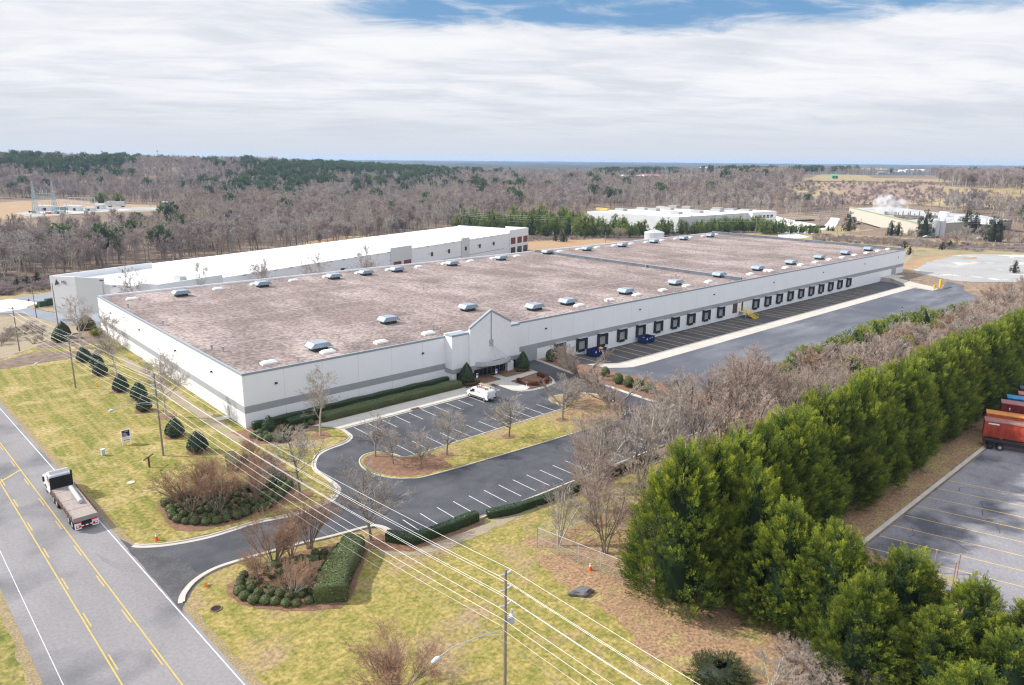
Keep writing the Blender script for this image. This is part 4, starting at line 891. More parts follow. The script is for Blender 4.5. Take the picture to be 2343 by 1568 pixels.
def bare_proto(name, seed, tw=TWIG, bk=BARK, **k):
    t, c = bare(seed, **k); return mesh_np(name + '_trunk', *t, bk, smooth=True), mesh_np(name + '_crown', *c, tw)
def put_tree(name, protos, loc, rz, s, label, cat='tree', group=None, parts=('trunk', 'crown')):
    o = thing(name, label, cat, loc, rz, group); o.scale = (s, s, s) if not isinstance(s, tuple) else s
    for me, n_ in zip(protos, parts): link(n_, me, o)
    return o
# ---- evergreen sprays
def spray_tpl(seed, nleaf=22, wid=.24, leaf=.115):
    rng = np.random.default_rng(seed); V = []; T = []
    for i in range(nleaf):
        h = (i + .5) / nleaf; th = rng.uniform(0, 6.28); rad = wid * (1 - h) ** .7 * rng.uniform(.5, 1) + .02
        c = np.array([cos(th) * rad * .6, sin(th) * rad * .6, h * .9]); d = unit(np.array([cos(th) * .5, sin(th) * .5, rng.uniform(.8, 1.3)]) + rng.normal(0, .15, 3))
        s_ = unit(np.cross(d, rng.normal(0, 1, 3))); L = leaf * rng.uniform(1.2, 2.1); w_ = leaf * .30
        V += [c - s_ * w_ * .5, c + d * L * .55 - s_ * w_, c + d * L * 1.25, c + d * L * .5 + s_ * w_]; T += [0.0, .5, 1.0, .5]
    return np.array(V), np.array(T)
def place_sprays(tpls, rng, pos, axis, size, tint):
    N_ = len(pos); w_ = unit(axis); a = unit(np.cross(w_, rng.normal(0, 1, (N_, 3)))); b = np.cross(w_, a); out_v = []; out_t = []
    idx = rng.integers(0, len(tpls), N_)
    for k, (V, T) in enumerate(tpls):
        m_ = idx == k; n_ = m_.sum()
        if not n_: continue
        B = np.stack([a[m_], b[m_], w_[m_]], 1); v = np.einsum('vi,nij->nvj', V, B) * size[m_][:, None, None] + pos[m_][:, None]
        out_v.append(v.reshape(-1, 3)); out_t.append((tint[m_][:, None] + (T[None] - .5) * .30).ravel())
    V = np.concatenate(out_v); T = np.clip(np.concatenate(out_t), 0, 1); return V, np.arange(len(V)).reshape(-1, 4), T
SPR = [spray_tpl(i) for i in range(4)]; SPRS = [spray_tpl(10 + i, 9, .36, .26) for i in range(3)]
def conifer(seed, H, R, n=900, prof='leyland', size=(.9, 1.4), upw=.9, tpls=SPR, inner=.35, z0=.02, lobes=5, core=True, tufts=0, tuft_len=1.6):
    rng = np.random.default_rng(seed); ph = rng.uniform(0, 6.28, 8)
    def radius(h, th):
        if prof == 'leyland': r = np.where(h < .22, .80 + .9 * h, 1.0 - .0 * h) * np.clip((1 - h) / .78, 0, 1) ** .76
        elif prof == 'cone': r = (1 - h) ** .9 * np.clip(h / .06, .6, 1)
        elif prof == 'drop': r = np.sqrt(np.clip(1 - ((h - .33) / .67) ** 2, 0, 1)) * np.where(h > .33, (1 - (h - .33) / .67) ** .25, 1); r = np.where(h < .33, np.sqrt(np.clip(1 - ((.33 - h) / .5) ** 2, 0, 1)), r)
        else: r = np.sqrt(np.clip(1 - (2 * h - 1) ** 2, 0, 1))
        return R * r * (1 + .13 * np.sin(lobes * th + ph[0] + 3 * h) + .09 * np.sin(3 * th + ph[1] + 7 * h) + .08 * np.sin(11 * h + 2 * th + ph[2]))
    h = rng.uniform(0, 1, n * 3); th = rng.uniform(0, 6.28, n * 3); keep = rng.uniform(0, 1, n * 3) < radius(h, th) / (R * 1.1) + .04
    h, th = h[keep][:n], th[keep][:n]; n = len(h); rr = radius(h, th) * np.where(rng.uniform(0, 1, n) < inner, rng.uniform(.6, .92, n), rng.uniform(.9, 1.05, n))
    rad = np.stack([np.cos(th), np.sin(th), np.zeros(n)], -1); pos = rad * rr[:, None]; pos[:, 2] = (z0 + (1 - z0) * h) * H
    ax = rad * (1.05 - .7 * h)[:, None] + np.array([0, 0, upw]) + rng.normal(0, .18, (n, 3)); sz = rng.uniform(*size, n) * (1 - .25 * h)
    pos -= unit(ax) * (sz * .45)[:, None]
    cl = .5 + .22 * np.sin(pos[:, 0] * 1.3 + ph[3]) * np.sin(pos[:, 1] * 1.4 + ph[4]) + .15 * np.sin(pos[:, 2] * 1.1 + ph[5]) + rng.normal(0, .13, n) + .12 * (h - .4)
    if tufts:
        hc = rng.uniform(.0, .97, tufts * 3); tc_ = rng.uniform(0, 6.28, tufts * 3); kp = rng.uniform(0, 1, len(hc)) < radius(hc, tc_) / R + .15; hc, tc_ = hc[kp][:tufts], tc_[kp][:tufts]; q = len(hc)
        rc_ = radius(hc, tc_) * rng.uniform(.72, .95, q); rd = np.stack([np.cos(tc_), np.sin(tc_), np.zeros(q)], -1); C0 = rd * rc_[:, None]; C0[:, 2] = (z0 + (1 - z0) * hc) * H - .03 * H
        A0 = unit(rd * (.95 - .8 * hc)[:, None] + np.array([0, 0, .95]) + rng.normal(0, .12, (q, 3))); TL = rng.uniform(.9, 1.5, q) * tuft_len; ti = rng.normal(0, .10, q)
        per = max(1, n // q); k_ = np.repeat(np.arange(q), per); s_ = rng.uniform(0, 1, len(k_)) ** .8; off = rng.normal(0, 1, (len(k_), 3)); a_ = A0[k_]; off -= (off * a_).sum(-1, keepdims=True) * a_
        pos = C0[k_] + a_ * (s_ * TL[k_])[:, None] + off * ((1 - s_) ** .8 * TL[k_] * .19 + .03)[:, None]; ax = a_ + unit(off) * (.55 * (1 - s_) + .08)[:, None]
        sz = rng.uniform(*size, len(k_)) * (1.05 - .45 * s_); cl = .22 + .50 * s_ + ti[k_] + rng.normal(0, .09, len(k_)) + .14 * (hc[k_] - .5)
    V, F, T = place_sprays(tpls, rng, pos, ax, sz, np.clip(cl, 0.02, .98))
    if core:
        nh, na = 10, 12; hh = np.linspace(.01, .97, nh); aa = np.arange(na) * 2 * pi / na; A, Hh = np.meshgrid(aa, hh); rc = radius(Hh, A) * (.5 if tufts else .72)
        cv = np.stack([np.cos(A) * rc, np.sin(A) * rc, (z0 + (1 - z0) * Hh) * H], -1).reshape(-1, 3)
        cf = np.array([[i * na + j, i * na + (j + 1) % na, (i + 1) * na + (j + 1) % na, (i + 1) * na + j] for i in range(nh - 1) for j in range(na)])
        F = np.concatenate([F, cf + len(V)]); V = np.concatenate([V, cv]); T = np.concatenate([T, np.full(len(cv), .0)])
    return V, F, T
def conifer_mesh(name, m, *a, **k): v, f, t = conifer(*a, **k); return mesh_np(name, v, f, m, tint=t)
def stem_mesh(name, h, r, m=None): mb = MB().tube((0, 0, -.1), (0, 0, h), r, r * .5, n=7, cap=False); me = bpy.data.meshes.new(name); me.from_pydata(mb.v, [], mb.f); me.materials.append(m or BARK); return me
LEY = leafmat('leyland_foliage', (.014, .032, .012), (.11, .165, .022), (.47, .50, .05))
PINE = leafmat('pine_needles', (.03, .055, .018), (.14, .20, .036), (.36, .38, .055), rnd=.3)
PINEF = leafmat('far_pine_needles', (.025, .05, .022), (.065, .115, .038), (.13, .19, .05), rnd=.2)
HOLLY = leafmat('holly_leaves', (.012, .028, .012), (.035, .062, .022), (.12, .15, .075), rough=.35, trans=.05)
BOXW = leafmat('boxwood_leaves', (.035, .05, .02), (.105, .13, .045), (.25, .27, .12), rough=.5, trans=.1)
BROWNJ = leafmat('brown_juniper', (.03, .022, .012), (.10, .075, .03), (.22, .15, .06))
REDH = leafmat('russet_hedge_leaves', (.05, .018, .012), (.15, .05, .03), (.26, .12, .06))

# ---- clipped shapes: dense small leaves over a solid core
def leafquads(rng, pos, nrm, size):
    n = len(pos); a = unit(nrm + rng.normal(0, .55, (n, 3))); t = unit(np.cross(a, rng.normal(0, 1, (n, 3)))); b = np.cross(a, t); s_ = (size * rng.uniform(.6, 1.3, n))[:, None]
    V = np.stack([pos - t * s_ * .5, pos + b * s_ * .6, pos + t * s_ * .5, pos - b * s_ * .6], 1).reshape(-1, 3); V += np.repeat(a * s_ * .15, 4, 0)
    return V, np.arange(len(V)).reshape(-1, 4)
def blob(seed, rx_, ry_, rz_, zc, nleaf=500, leaf=.09, prof='ball', H=1.0, lump=.04):
    """round or teardrop clipped shrub"""
    rng = np.random.default_rng(seed); nu, nv = 20, 12; ph = rng.uniform(0, 6.28, 6)
    def sh(h, th):      # h 0..1 bottom to top -> radius factor, z
        if prof == 'ball': el_ = (h - .5) * pi; r, z = np.cos(el_), np.sin(el_)
        else: r = np.where(h < .28, np.sin(np.clip(h / .28, 0, 1) * pi / 2) ** .6, np.cos(np.clip((h - .28) / .72, 0, 1) * pi / 2) ** .95 * (1 - .12 * h)); z = h * 2 - 1
        k = 1 + lump * (np.sin(3 * th + ph[0] + 4 * h) + np.sin(5 * th + ph[1] - 6 * h) + np.sin(9 * h + ph[2]))
        return r * k, z * (1 + .3 * (k - 1))
    hh = np.linspace(.0, 1, nv); th = np.arange(nu) * 2 * pi / nu; T_, H_ = np.meshgrid(th, hh); r, z = sh(H_, T_)
    cv = np.stack([np.cos(T_) * r * rx_ * .96, np.sin(T_) * r * ry_ * .96, zc + z * rz_ * .96], -1).reshape(-1, 3)
    cf = np.array([[i * nu + j, i * nu + (j + 1) % nu, (i + 1) * nu + (j + 1) % nu, (i + 1) * nu + j] for i in range(nv - 1) for j in range(nu)])
    h = rng.uniform(0.02, 1, nleaf * 2); t = rng.uniform(0, 6.28, nleaf * 2); r, z = sh(h, t); kp = rng.uniform(0, 1, len(h)) < r + .08; h, t, r, z = (q[kp][:nleaf] for q in (h, t, r, z))
    pos = np.stack([np.cos(t) * r * rx_, np.sin(t) * r * ry_, zc + z * rz_], -1); nm = unit(np.stack([np.cos(t) * r / rx_, np.sin(t) * r / ry_, z * (.8 if prof == 'ball' else .3) / rz_ + (0 if prof == 'ball' else .35)], -1))
    V, F = leafquads(rng, pos, nm, leaf); ti = np.repeat(np.clip(.5 + rng.normal(0, .17, len(pos)) + .12 * np.sin(4 * t + ph[3]) * np.sin(6 * h), 0, 1), 4)
    return np.concatenate([cv, V]), np.concatenate([cf, F + len(cv)]), np.concatenate([np.full(len(cv), .3), ti])
def hedge_mesh(name, path, wd, ht, m, seed=1, leaf=.13, dens=26, z0=0.0, cl=False, lump=.07):
    """clipped hedge: rounded box section swept along a path"""
    rng = np.random.default_rng(seed); P = catmull(path, 5) if len(path) > 2 else [Vector(p[:2]) for p in path]
    Q = [P[0]]
    for a, b in zip(P[:-1], P[1:]):
        n = max(1, int((b - a).length / .6))
        for i in range(1, n + 1): Q.append(a.lerp(b, i / n))
    wv = wd if callable(wd) else (lambda t: wd); sec = [(-.5, 0), (-.52, .45), (-.5, .85), (-.42, .97), (-.2, 1.01), (0, 1.0), (.2, 1.01), (.42, .97), (.5, .85), (.52, .45), (.5, 0)]
    n = len(Q); C_ = np.array([(q.x, q.y) for q in Q]); D = np.gradient(C_, axis=0); D /= np.linalg.norm(D, axis=1)[:, None]; Nn = np.stack([-D[:, 1], D[:, 0]], 1)
    V = np.zeros((n, len(sec), 3)); ph = rng.uniform(0, 6, 4)
    for i in range(n):
        e = 1.0 if 0 < i < n - 1 else .86
        for j, (o, h) in enumerate(sec):
            k = 1 + lump * (sin(i * .9 + ph[0] + j) * .5 + sin(i * .37 + ph[1]) + rng.normal(0, .3))
            V[i, j, :2] = C_[i] + Nn[i] * o * wv(i / max(1, n - 1)) * k * e; V[i, j, 2] = z0 + h * ht * (1 + lump * .6 * sin(i * .6 + ph[2] + j * .5)) * (1 if e == 1 else .95)
    m_ = len(sec); F = [[i * m_ + j, (i + 1) * m_ + j, (i + 1) * m_ + j + 1, i * m_ + j + 1] for i in range(n - 1) for j in range(m_ - 1)]
    cap = []
    for i in (0, n - 1):
        for j in range(m_ // 2): cap.append([i * m_ + j, i * m_ + j + 1, i * m_ + m_ - 2 - j, i * m_ + m_ - 1 - j])
    F = np.array(F + cap); V = V.reshape(-1, 3); A = V[F[:, 0]]; ar = np.linalg.norm(np.cross(V[F[:, 1]] - A, V[F[:, 3]] - A), axis=1); pr = ar / ar.sum(); tot = int(ar.sum() * dens)
    idx = rng.choice(len(F), tot, p=pr); u = rng.uniform(0, 1, (tot, 1)); v = rng.uniform(0, 1, (tot, 1)); f = F[idx]
    pos = (V[f[:, 0]] * (1 - u) + V[f[:, 1]] * u) * (1 - v) + (V[f[:, 3]] * (1 - u) + V[f[:, 2]] * u) * v
    nm = unit(np.cross(V[f[:, 1]] - V[f[:, 0]], V[f[:, 3]] - V[f[:, 0]])); cen = V.mean(0); 
    lv, lf = leafquads(rng, pos + nm * .02 * np.sign((nm * (pos - cen)).sum(1, keepdims=True) + 1e-6), nm, leaf)
    ti = np.repeat(np.clip(.5 + rng.normal(0, .18, tot) + .1 * np.sin(pos[:, 0] * 1.1) * np.sin(pos[:, 1] * 1.3), 0, 1), 4)
    return mesh_np(name, np.concatenate([V, lv]), np.concatenate([F, lf + len(V)]), m, tint=np.concatenate([np.full(len(V), .3), ti]))

# ------------------------------------------------------------------ plants: placing
# clipped hollies along the drive side of the warehouse
hol = [(-11, 92.3, 4.6), (-9.4, 96.5, 4.8), (-10.8, 67.3, 4.1), (-9.7, 60.9, 3.7), (-10.8, 52.7, 3.9), (-10.7, 37.3, 4.0), (-9.3, 29.6, 4.0), (-10.7, 21.5, 3.6), (-10.6, 4.4, 3.7), (-10.1, -5, 3.9)]
HM = [mesh_np('clipped_holly_crown', *[blob(40 + i, 1, 1, 1, 1.0, 1500, .11, 'drop', lump=.03)[q] for q in (0, 1)], HOLLY, tint=blob(40 + i, 1, 1, 1, 1.0, 1500, .11, 'drop', lump=.03)[2]) for i in range(2)]
for i, (x, y, h) in enumerate(hol):
    k = len(hol) - 1 - i; w_ = .43 * h if i not in (8, 9) else .47 * h
    o = thing('clipped_holly', 'teardrop-clipped holly, %s in the lawn row counting from the near corner' % ORD[k], 'shrub', (x, y, 0), 0, 'teardrop hollies on the left lawn')
    c_ = link('crown', HM[i % 2], o); c_.scale = (w_ * .9, w_ * .9, h * .93 / 2)
for (x, y, h, lab) in ((46.2, -4.4, 4.7, 'tall dark cone-clipped holly left of the entrance canopy'), (62.6, -4.3, 4.4, 'tall dark cone-clipped holly right of the entrance canopy beside the garage door'), (2.6, -3.6, 2.9, 'small bright green cone-clipped holly at the near building corner')):
    o = thing('clipped_holly', lab, 'shrub', (x, y, 0)); c_ = link('crown', HM[0], o); c_.scale = (.36 * h, .36 * h, h / 2)
    if h < 3: c_.scale = (1.25, 1.25, h / 2)
# round boxwoods
nwb = [(-20.4,-27.4,0.75),(-19.8,-28.5,0.64),(-18.9,-29.5,0.76),(-17.9,-30.5,0.68),(-16.7,-31.1,0.68),(-15.5,-31.4,0.66),(-14.2,-31.6,0.79),(-13.1,-31.4,0.72),(-11.8,-31.5,0.64),(-10.7,-31.6,0.69),(-9.8,-31.2,0.62),(-8.8,-30.7,0.65),(-7.8,-29.9,0.71),(-7.1,-29.3,0.55),(-6.3,-28.3,0.72),(-5.5,-27.7,0.78),(-4.7,-26.9,0.67),(-20.6,-26.0,0.70),(-20.4,-25.0,0.71),(-20.2,-23.8,0.77),(-19.4,-26.4,0.65),(-19.4,-25.2,0.55),(-19.2,-23.8,0.66),(-18.3,-24.0,0.55),(-18.5,-25.3,0.49),(-18.6,-27.9,0.66),(-17.7,-29.1,0.59),(-16.8,-29.6,0.58),(-17.2,-28.2,0.43),(-17.3,-26.9,0.60),(-18.5,-26.3,0.49),(-15.1,-29.9,0.62),(-14.6,-28.9,0.41),(-13.9,-30.1,0.51),(-13.6,-29.1,0.52),(-13.8,-28.1,0.52),(-12.9,-30.1,0.48),(-12.1,-30.0,0.56),(-12.4,-29.0,0.41),(-12.4,-28.2,0.52),(-11.5,-28.1,0.60),(-12.4,-27.1,0.57),(-11.0,-26.6,0.55),(-10.0,-29.7,0.52),(-9.0,-29.2,0.60),(-7.4,-27.4,0.47),(-8.1,-28.5,0.49),(-6.4,-26.8,0.50),(-8.9,-27.8,0.61),(-16.3,-27.2,0.65),(-15.9,-28.6,0.54),(-15.8,-26.2,0.55),(-15.7,-24.5,0.55),(-3.2,-16.1,0.61),(-4.5,-16.8,0.60),(-4.6,-22.8,0.58),(-5.7,-17.6,0.66),(-5.5,-14.8,0.61),(-5.7,-13.1,0.62),(-7.2,-14.8,0.61),(-4.5,-20.5,0.59),(-4.8,-19.1,0.59),(-4.8,-25.0,0.57),(-5.6,-24.6,0.51)]
seb = [(-20.3,-51.3,0.75),(-19.4,-52.2,0.70),(-18.7,-53.0,0.62),(-18.0,-54.1,0.61),(-17.1,-54.8,0.57),(-15.9,-55.3,0.55),(-20.8,-50.0,0.67),(-20.8,-48.7,0.75),(-20.3,-47.4,0.56),(-19.7,-49.1,0.60),(-19.3,-50.2,0.59),(-18.4,-51.2,0.59),(-17.7,-52.1,0.67),(-17.2,-51.6,0.50),(-19.3,-48.0,0.56),(-18.6,-47.1,0.56),(-18.1,-46.4,0.44),(-19.1,-45.7,0.53),(-14.9,-53.9,0.46),(-15.1,-53.0,0.54),(-15.2,-52.2,0.42),(-14.1,-53.5,0.42),(-14.6,-51.4,0.47),(-14.1,-52.2,0.46),(-16.4,-50.7,0.42),(-16.9,-49.9,0.43),(-16.8,-48.0,0.52),(-16.3,-49.2,0.34),(-16.3,-45.7,0.62),(-18.1,-49.3,0.47),(-12.7,-51.1,0.43),(-11.1,-51.0,0.35),(-9.2,-48.5,0.53),(-8.6,-47.7,0.54),(-18.3,-48.0,0.43),(-14.2,-49.9,0.43),(-19.8,-46.5,0.52)]
fbb = [(-0.3,-6.8,0.89),(0.4,-8.1,0.98),(0.6,-4.2,0.81),(1.5,-8.4,0.82),(1.8,-9.7,0.88),(1.3,-6.9,0.75),(3.0,-6.3,0.80),(1.3,-5.5,0.70),(5.1,-5.0,0.71),(3.1,-8.1,0.75),(-0.8,-5.1,0.90),(4.4,-6.3,0.69),(4.3,-7.8,0.72),(5.8,-5.9,0.73),(3.0,-10.0,0.74),(6.6,-7.2,.7),(8,-6.4,.7),(9.6,-5.6,.75)]
BM_ = []
rgf = random.Random(17)
def fill_bed(lst, poly, n, sp_, keep=lambda x, y: True):
    xs_ = [p[0] for p in poly]; ys_ = [p[1] for p in poly]; k = 0
    for _ in range(4000):
        if k >= n: break
        x, y = rgf.uniform(min(xs_), max(xs_)), rgf.uniform(min(ys_), max(ys_)); c = False
        for i in range(len(poly)):
            (x1, y1), (x2, y2) = poly[i], poly[(i + 1) % len(poly)]
            if (y1 > y) != (y2 > y) and x < (x2 - x1) * (y - y1) / (y2 - y1) + x1: c = not c
        if c and keep(x, y) and all(hypot(x - a, y - b) > sp_ for a, b, _r in lst): lst.append((round(x, 1), round(y, 1), rgf.uniform(.48, .62))); k += 1
fill_bed(nwb, [(-19.8, -23.5), (-19.8, -28), (-16, -30.5), (-9, -31), (-5.5, -28), (-4.2, -24), (-3.4, -17), (-5, -13), (-6.6, -15), (-6.8, -20), (-7.2, -25.6), (-10.5, -25.8), (-13, -23), (-17, -22.4)], 40, 1.0)
fill_bed(seb, [(-20.4, -47), (-20.6, -50), (-18, -54), (-16.2, -55.2), (-14.6, -54.4), (-11.5, -51.2), (-8.8, -48.6), (-7.6, -47.2), (-13, -46.6), (-18.5, -45.6)], 34, .98)
for i in range(3):
    v, f, t = blob(60 + i, 1, 1, .84, .72, 600, .15, 'ball', lump=.035); BM_.append(mesh_np('round_boxwood', v, f, BOXW, tint=t))
rg = random.Random(3)
def area_label(x, y, ring):
    return ring
for name, pts, lab, grp in (('NW', nwb, 'clipped round shrub crowded in the bed left of the driveway mouth', 'round shrubs in the left entrance bed'),
                            ('SE', seb, 'clipped round shrub in the near bed beside the thick curved hedge', 'round shrubs in the near entrance bed'),
                            ('FB', fbb, 'clipped round shrub in the bed at the foot of the near building corner', 'round shrubs at the building corner')):
    for i, (x, y, r) in enumerate(pts):
        o = link('round_shrub', BM_[i % 3]); o.location = (x, y, -.02); s_ = r * (.90 if name != 'FB' else .8); o.scale = (s_ * rg.uniform(.95, 1.05), s_ * rg.uniform(.95, 1.05), s_ * rg.uniform(.88, 1.0)); o.rotation_euler = (0, 0, rg.uniform(0, 6)); tag(o, lab, 'shrub', grp)
def hedge(path, wd, ht, lab, m=BOXW, seed=1, grp=None, **k):
    o = link('hedge', hedge_mesh('hedge', path, wd, ht, m, seed, **k)); return tag(o, lab, 'hedge', grp)
hedge([(-14.2, -56.8), (-12.6, -54.6), (-10.2, -52.2), (-8.2, -50.4), (-6.6, -48.7)], lambda t: 3.6 - 1.1 * t, 2.1, 'thick curved waist-high evergreen hedge in the near entrance bed', BOXW, 2, leaf=.15, dens=40, lump=.03)
hedge([(-16.6, -46.6), (-13.5, -47.4), (-11.5, -49)], 1.2, 1.0, 'thin low hedge half hidden under the bare shrubs of the near bed', BOXW, 3)
hedge([(-20.6, -22.0), (-18, -21.2), (-14.6, -21.4), (-11.5, -22.8), (-9.8, -24.8)], 1.15, 1.2, 'clipped hedge closing the back of the left entrance bed', BOXW, 4)
hedge([(-9.8, -25.4), (-8, -25.2), (-6.2, -23.8)], 1.5, 1.3, 'short thick hedge at the right end of the left entrance bed', BOXW, 5)
hedge([(-8.8, -16.4), (-7.8, -13.8), (-7.4, -11.5)], 1.6, 1.4, 'low clipped hedge behind the bed beside the gravel track', BOXW, 6)
hedge([(-2.4, -49.4), (-1.3, -51.0), (-.2, -52.2), (3, -52.5), (9.4, -52.7)], 1.25, 1.25, 'low hooked hedge at the near corner of the car park', HOLLY, 7, dens=34)
hedge([(10.9, -53.1), (14, -54.2), (17, -54.6), (22, -55.1), (28, -55.3)], 1.2, 1.05, 'low wavy hedge continuing right along the car park edge', HOLLY, 8)
hedge([(30, -55.2), (36, -55.4), (44, -55.8)], 1.2, 1.0, 'far dull hedge at the car park edge under the bare trees', BROWNJ, 9)
hedge([(.6, -1.5), (20, -1.4), (43.4, -1.4)], 1.0, 1.45, 'long narrow clipped hedge against the foot of the white wall', HOLLY, 10, dens=24)
hedge([(12, -5.2), (22, -4.9), (43.6, -4.9)], 2.3, 1.35, 'long wide flat-topped hedge in front of the narrow one', BOXW, 11, dens=24)
hedge([(6.0, -3.4), (8.5, -3.3), (11.8, -3.5)], 1.6, 1.2, 'short dark hedge block beside the round shrubs', HOLLY, 12)
hedge([(44.8, -5.3), (46.5, -6.0), (48.4, -5.6)], 1.2, .6, 'low spreading shrub hedge at the foot of the left entrance holly', BROWNJ, 13)
hedge([(60.6, -4.4), (61.8, -5.4), (63.2, -5.2)], 1.2, .6, 'low spreading shrub hedge at the foot of the right entrance holly', BROWNJ, 14)
hedge([(55.3, -10.6), (55.6, -14.4), (58.6, -15.2), (61.4, -13.2), (61.8, -10.2)], 1.0, .95, 'square russet hedge on the kerbed island by the mailbox', REDH, 15, dens=30)
for i, (x, y, s_) in enumerate([(72.6, -3.4, 1.35), (70.9, -25.4, 1.1), (70.8, -28.4, 1.1), (70.7, -31.2, 1.15), (70.8, -34, 1.1), (73, -20, 1.0)]):
    o = link('round_shrub', BM_[i % 3]); o.location = (x, y, float(gz(x, y))); o.scale = (s_, s_, s_ * 1.35); tag(o, 'loose olive shrub in the strip between drive and dock court, %s from the wall' % ORD[i], 'shrub', 'shrubs between the drive and the dock court')

# ---- specimen bare trees
T_LOT = [bare_proto('lot_tree', 100 + i, TWIGG, BARK, H=1, W=.62, r0=.02, clear=.2, n=(22, 10, 10), ang=(1.0, .8, .8), ratio=(.42, .55, .5), up=.16, wob=.15, rmin=.0013, shape=.6) for i in range(3)]
T_BIG = [bare_proto('yard_tree', 110 + i, TWIGG, PALEB, H=1, W=.62, r0=.02, clear=.26, n=(16, 9, 8, 5), ang=(.9, .8, .8, .8), ratio=(.48, .55, .5, .5), up=.18, wob=.17, rmin=.0010, shape=.6) for i in range(3)]
lot = [((-8.4, 81.3), 11.5, 1, 'bare tree farthest back on the left lawn beside the hollies', 0), ((-8.8, 47.2), 12.5, 1, 'tall forked bare tree midway along the white side wall', 1), ((-8.5, 15.6), 11.6, 1, 'bare tree on the left lawn nearest the warehouse corner', 2),
       ((8.2, -11.6), 10.4, 1, 'bare tree in front of the white wall at the near end of the car park', 0), ((10.5, -25.7), 6.6, 0, 'leftmost small bare tree at the tip of the mulch island', 0), ((11, -30.2), 5.2, 0, 'slim bare tree between two others on the mulch island tip', 1),
       ((13.6, -34.3), 6.0, 0, 'low bare tree on the mulch tip nearest the lower drive', 2), ((19.4, -32.8), 7.2, 0, 'bare tree in a mulch ring near the left of the grass island', 1), ((32.4, -33.3), 7.6, 0, 'bare tree in a mulch ring midway along the grass island', 2),
       ((45.5, -33.5), 7.8, 0, 'bare tree toward the right end of the grass island', 0), ((-4.9, -30.8), 9.6, 0, 'slim dark-trunked bare tree beside the curving kerb and round shrubs', 1), ((-3.9, -48.3), 9.8, 0, 'bare tree by the kerb between two hedges under the power lines', 2)]
for i, ((x, y), h, kind, lab, v) in enumerate(lot):
    put_tree('bare_tree', (T_BIG if kind else T_LOT)[v % 3], (x, y, 0), i * 1.3, (h * 1.15 if kind == 0 else h, h * 1.15 if kind == 0 else h, h), lab)
# crape myrtles: many thin upright stems
T_CR = [bare_proto('crape_myrtle', 130 + i, TWIGR, PALEB if i == 2 else mat('crape_bark', (.30, .23, .18), (.22, .17, .135), scale=4, rough=.8), H=1, W=(.42, .42, .5)[i], r0=.009, stems=(11, 11, 14)[i], splay=(.52, .42, .7)[i], clear=.28, n=((8, 8, 7), (8, 8, 7), (9, 9, 8))[i], ang=(.42, .55, .7), ratio=(.55, .5, .5), up=.05, shape=.35, top=(.66, .66, .55)[i], wob=.08, rmin=.0009) for i in range(3)]
for i, (x, y, h, sx_, v, lab) in enumerate([(-18.1, -26.1, 8.4, 1.25, 0, 'wide russet crape myrtle at the left of the left entrance bed'), (-15.6, -28.8, 8.0, 1.0, 1, 'upright crape myrtle in the middle of the left entrance bed'), (-10.8, -29.2, 7.6, 1.1, 0, 'crape myrtle at the right of the left entrance bed'),
        (-15.2, -24.0, 8.2, 1.0, 1, 'crape myrtle behind the others in the left entrance bed'), (-7.2, -20.6, 5.5, 1.4, 0, 'low russet crape myrtle beside the gravel track'), (-4.6, -13.8, 4.2, 1.3, 1, 'small russet shrub tree where the gravel track meets the corner bed'), (-16.5, -52.7, 4.6, 1.2, 2, 'pale-stemmed spreading crape myrtle in front of the near entrance bed'),
        (-15.6, -45.8, 7.6, 1.15, 0, 'tall russet crape myrtle at the kerb side of the near bed'), (-18.3, -48.2, 4.6, 1.5, 1, 'low spreading crape myrtle at the left of the near bed'), (-13.4, -45.6, 5.8, 1.0, 1, 'short crape myrtle between the taller ones at the driveway kerb'),
        (-10.6, -44.9, 8.0, 1.0, 1, 'upright orange-brown crape myrtle by the kerb next to the curved hedge'), (-16.3, -73.3, 8.2, 1.1, 2, 'rounded bare crape myrtle on the open lawn at the bottom of the picture')]):
    put_tree('crape_myrtle', T_CR[v], (x, y, 0), i * 2.1, (h * (1 + (sx_ - 1) * .6), h * (1 + (sx_ - 1) * .6), h), lab)
# big ornamental vases beside the dock court and the tall thicket trees
T_VASE = bare_proto('vase_tree', 150, TWIG, BARK, H=1, W=.5, r0=.02, stems=8, splay=.85, clear=.15, n=(9, 7, 6, 4), ang=(.42, .5, .6, .6), ratio=(.5, .5, .5, .5), up=.08, shape=.75, wob=.12, rmin=.0011, top=.85)
for x, y, h, lab in ((57.8, -35.0, 9.6, 'broad vase-shaped bare tree on the rounded end of the island'), (67.4, -17.4, 9.4, 'broad bare tree leaning over the kerb of the dock court drive'), (51.4, -27.9, 6.4, 'small pale bare tree at the inner corner of the island')):
    put_tree('bare_tree', T_VASE, (x, y, 0), h, (h * 1.25, h * 1.25, h), lab)
T_THK = [bare_proto('thicket_tree', 160 + i, (TWIGG, TWIG, TWIGP)[i], (PALEB, BARK, BARK)[i], H=1, W=.6, r0=.011, stems=4, splay=.42, clear=.15, n=(13, 7, 6, 3), ang=(.5, .5, .6, .7), ratio=(.5, .5, .5, .5), up=.08, shape=.8, top=.88, wob=.13, rmin=.0009) for i in range(3)]
rg = random.Random(11); thk = [(12.6, -64.6, 9), (15.8, -69.5, 10), (20, -64.4, 9.5), (26.5, -58, 13), (29.5, -55.8, 12), (24, -70, 11), (34, -60.6, 15), (33, -70, 12), (40.5, -63, 15), (45.9, -58.4, 15.5), (50, -67, 14.5), (53.5, -56.8, 16), (59, -66, 14), (64.5, -59.3, 17), (70, -67, 14), (76, -61, 12), (84, -67, 12), (17.5, -76, 8), (42, -73, 11), (37, -57, 14), (56.5, -60, 15), (68, -57.5, 15), (23, -61, 10)]
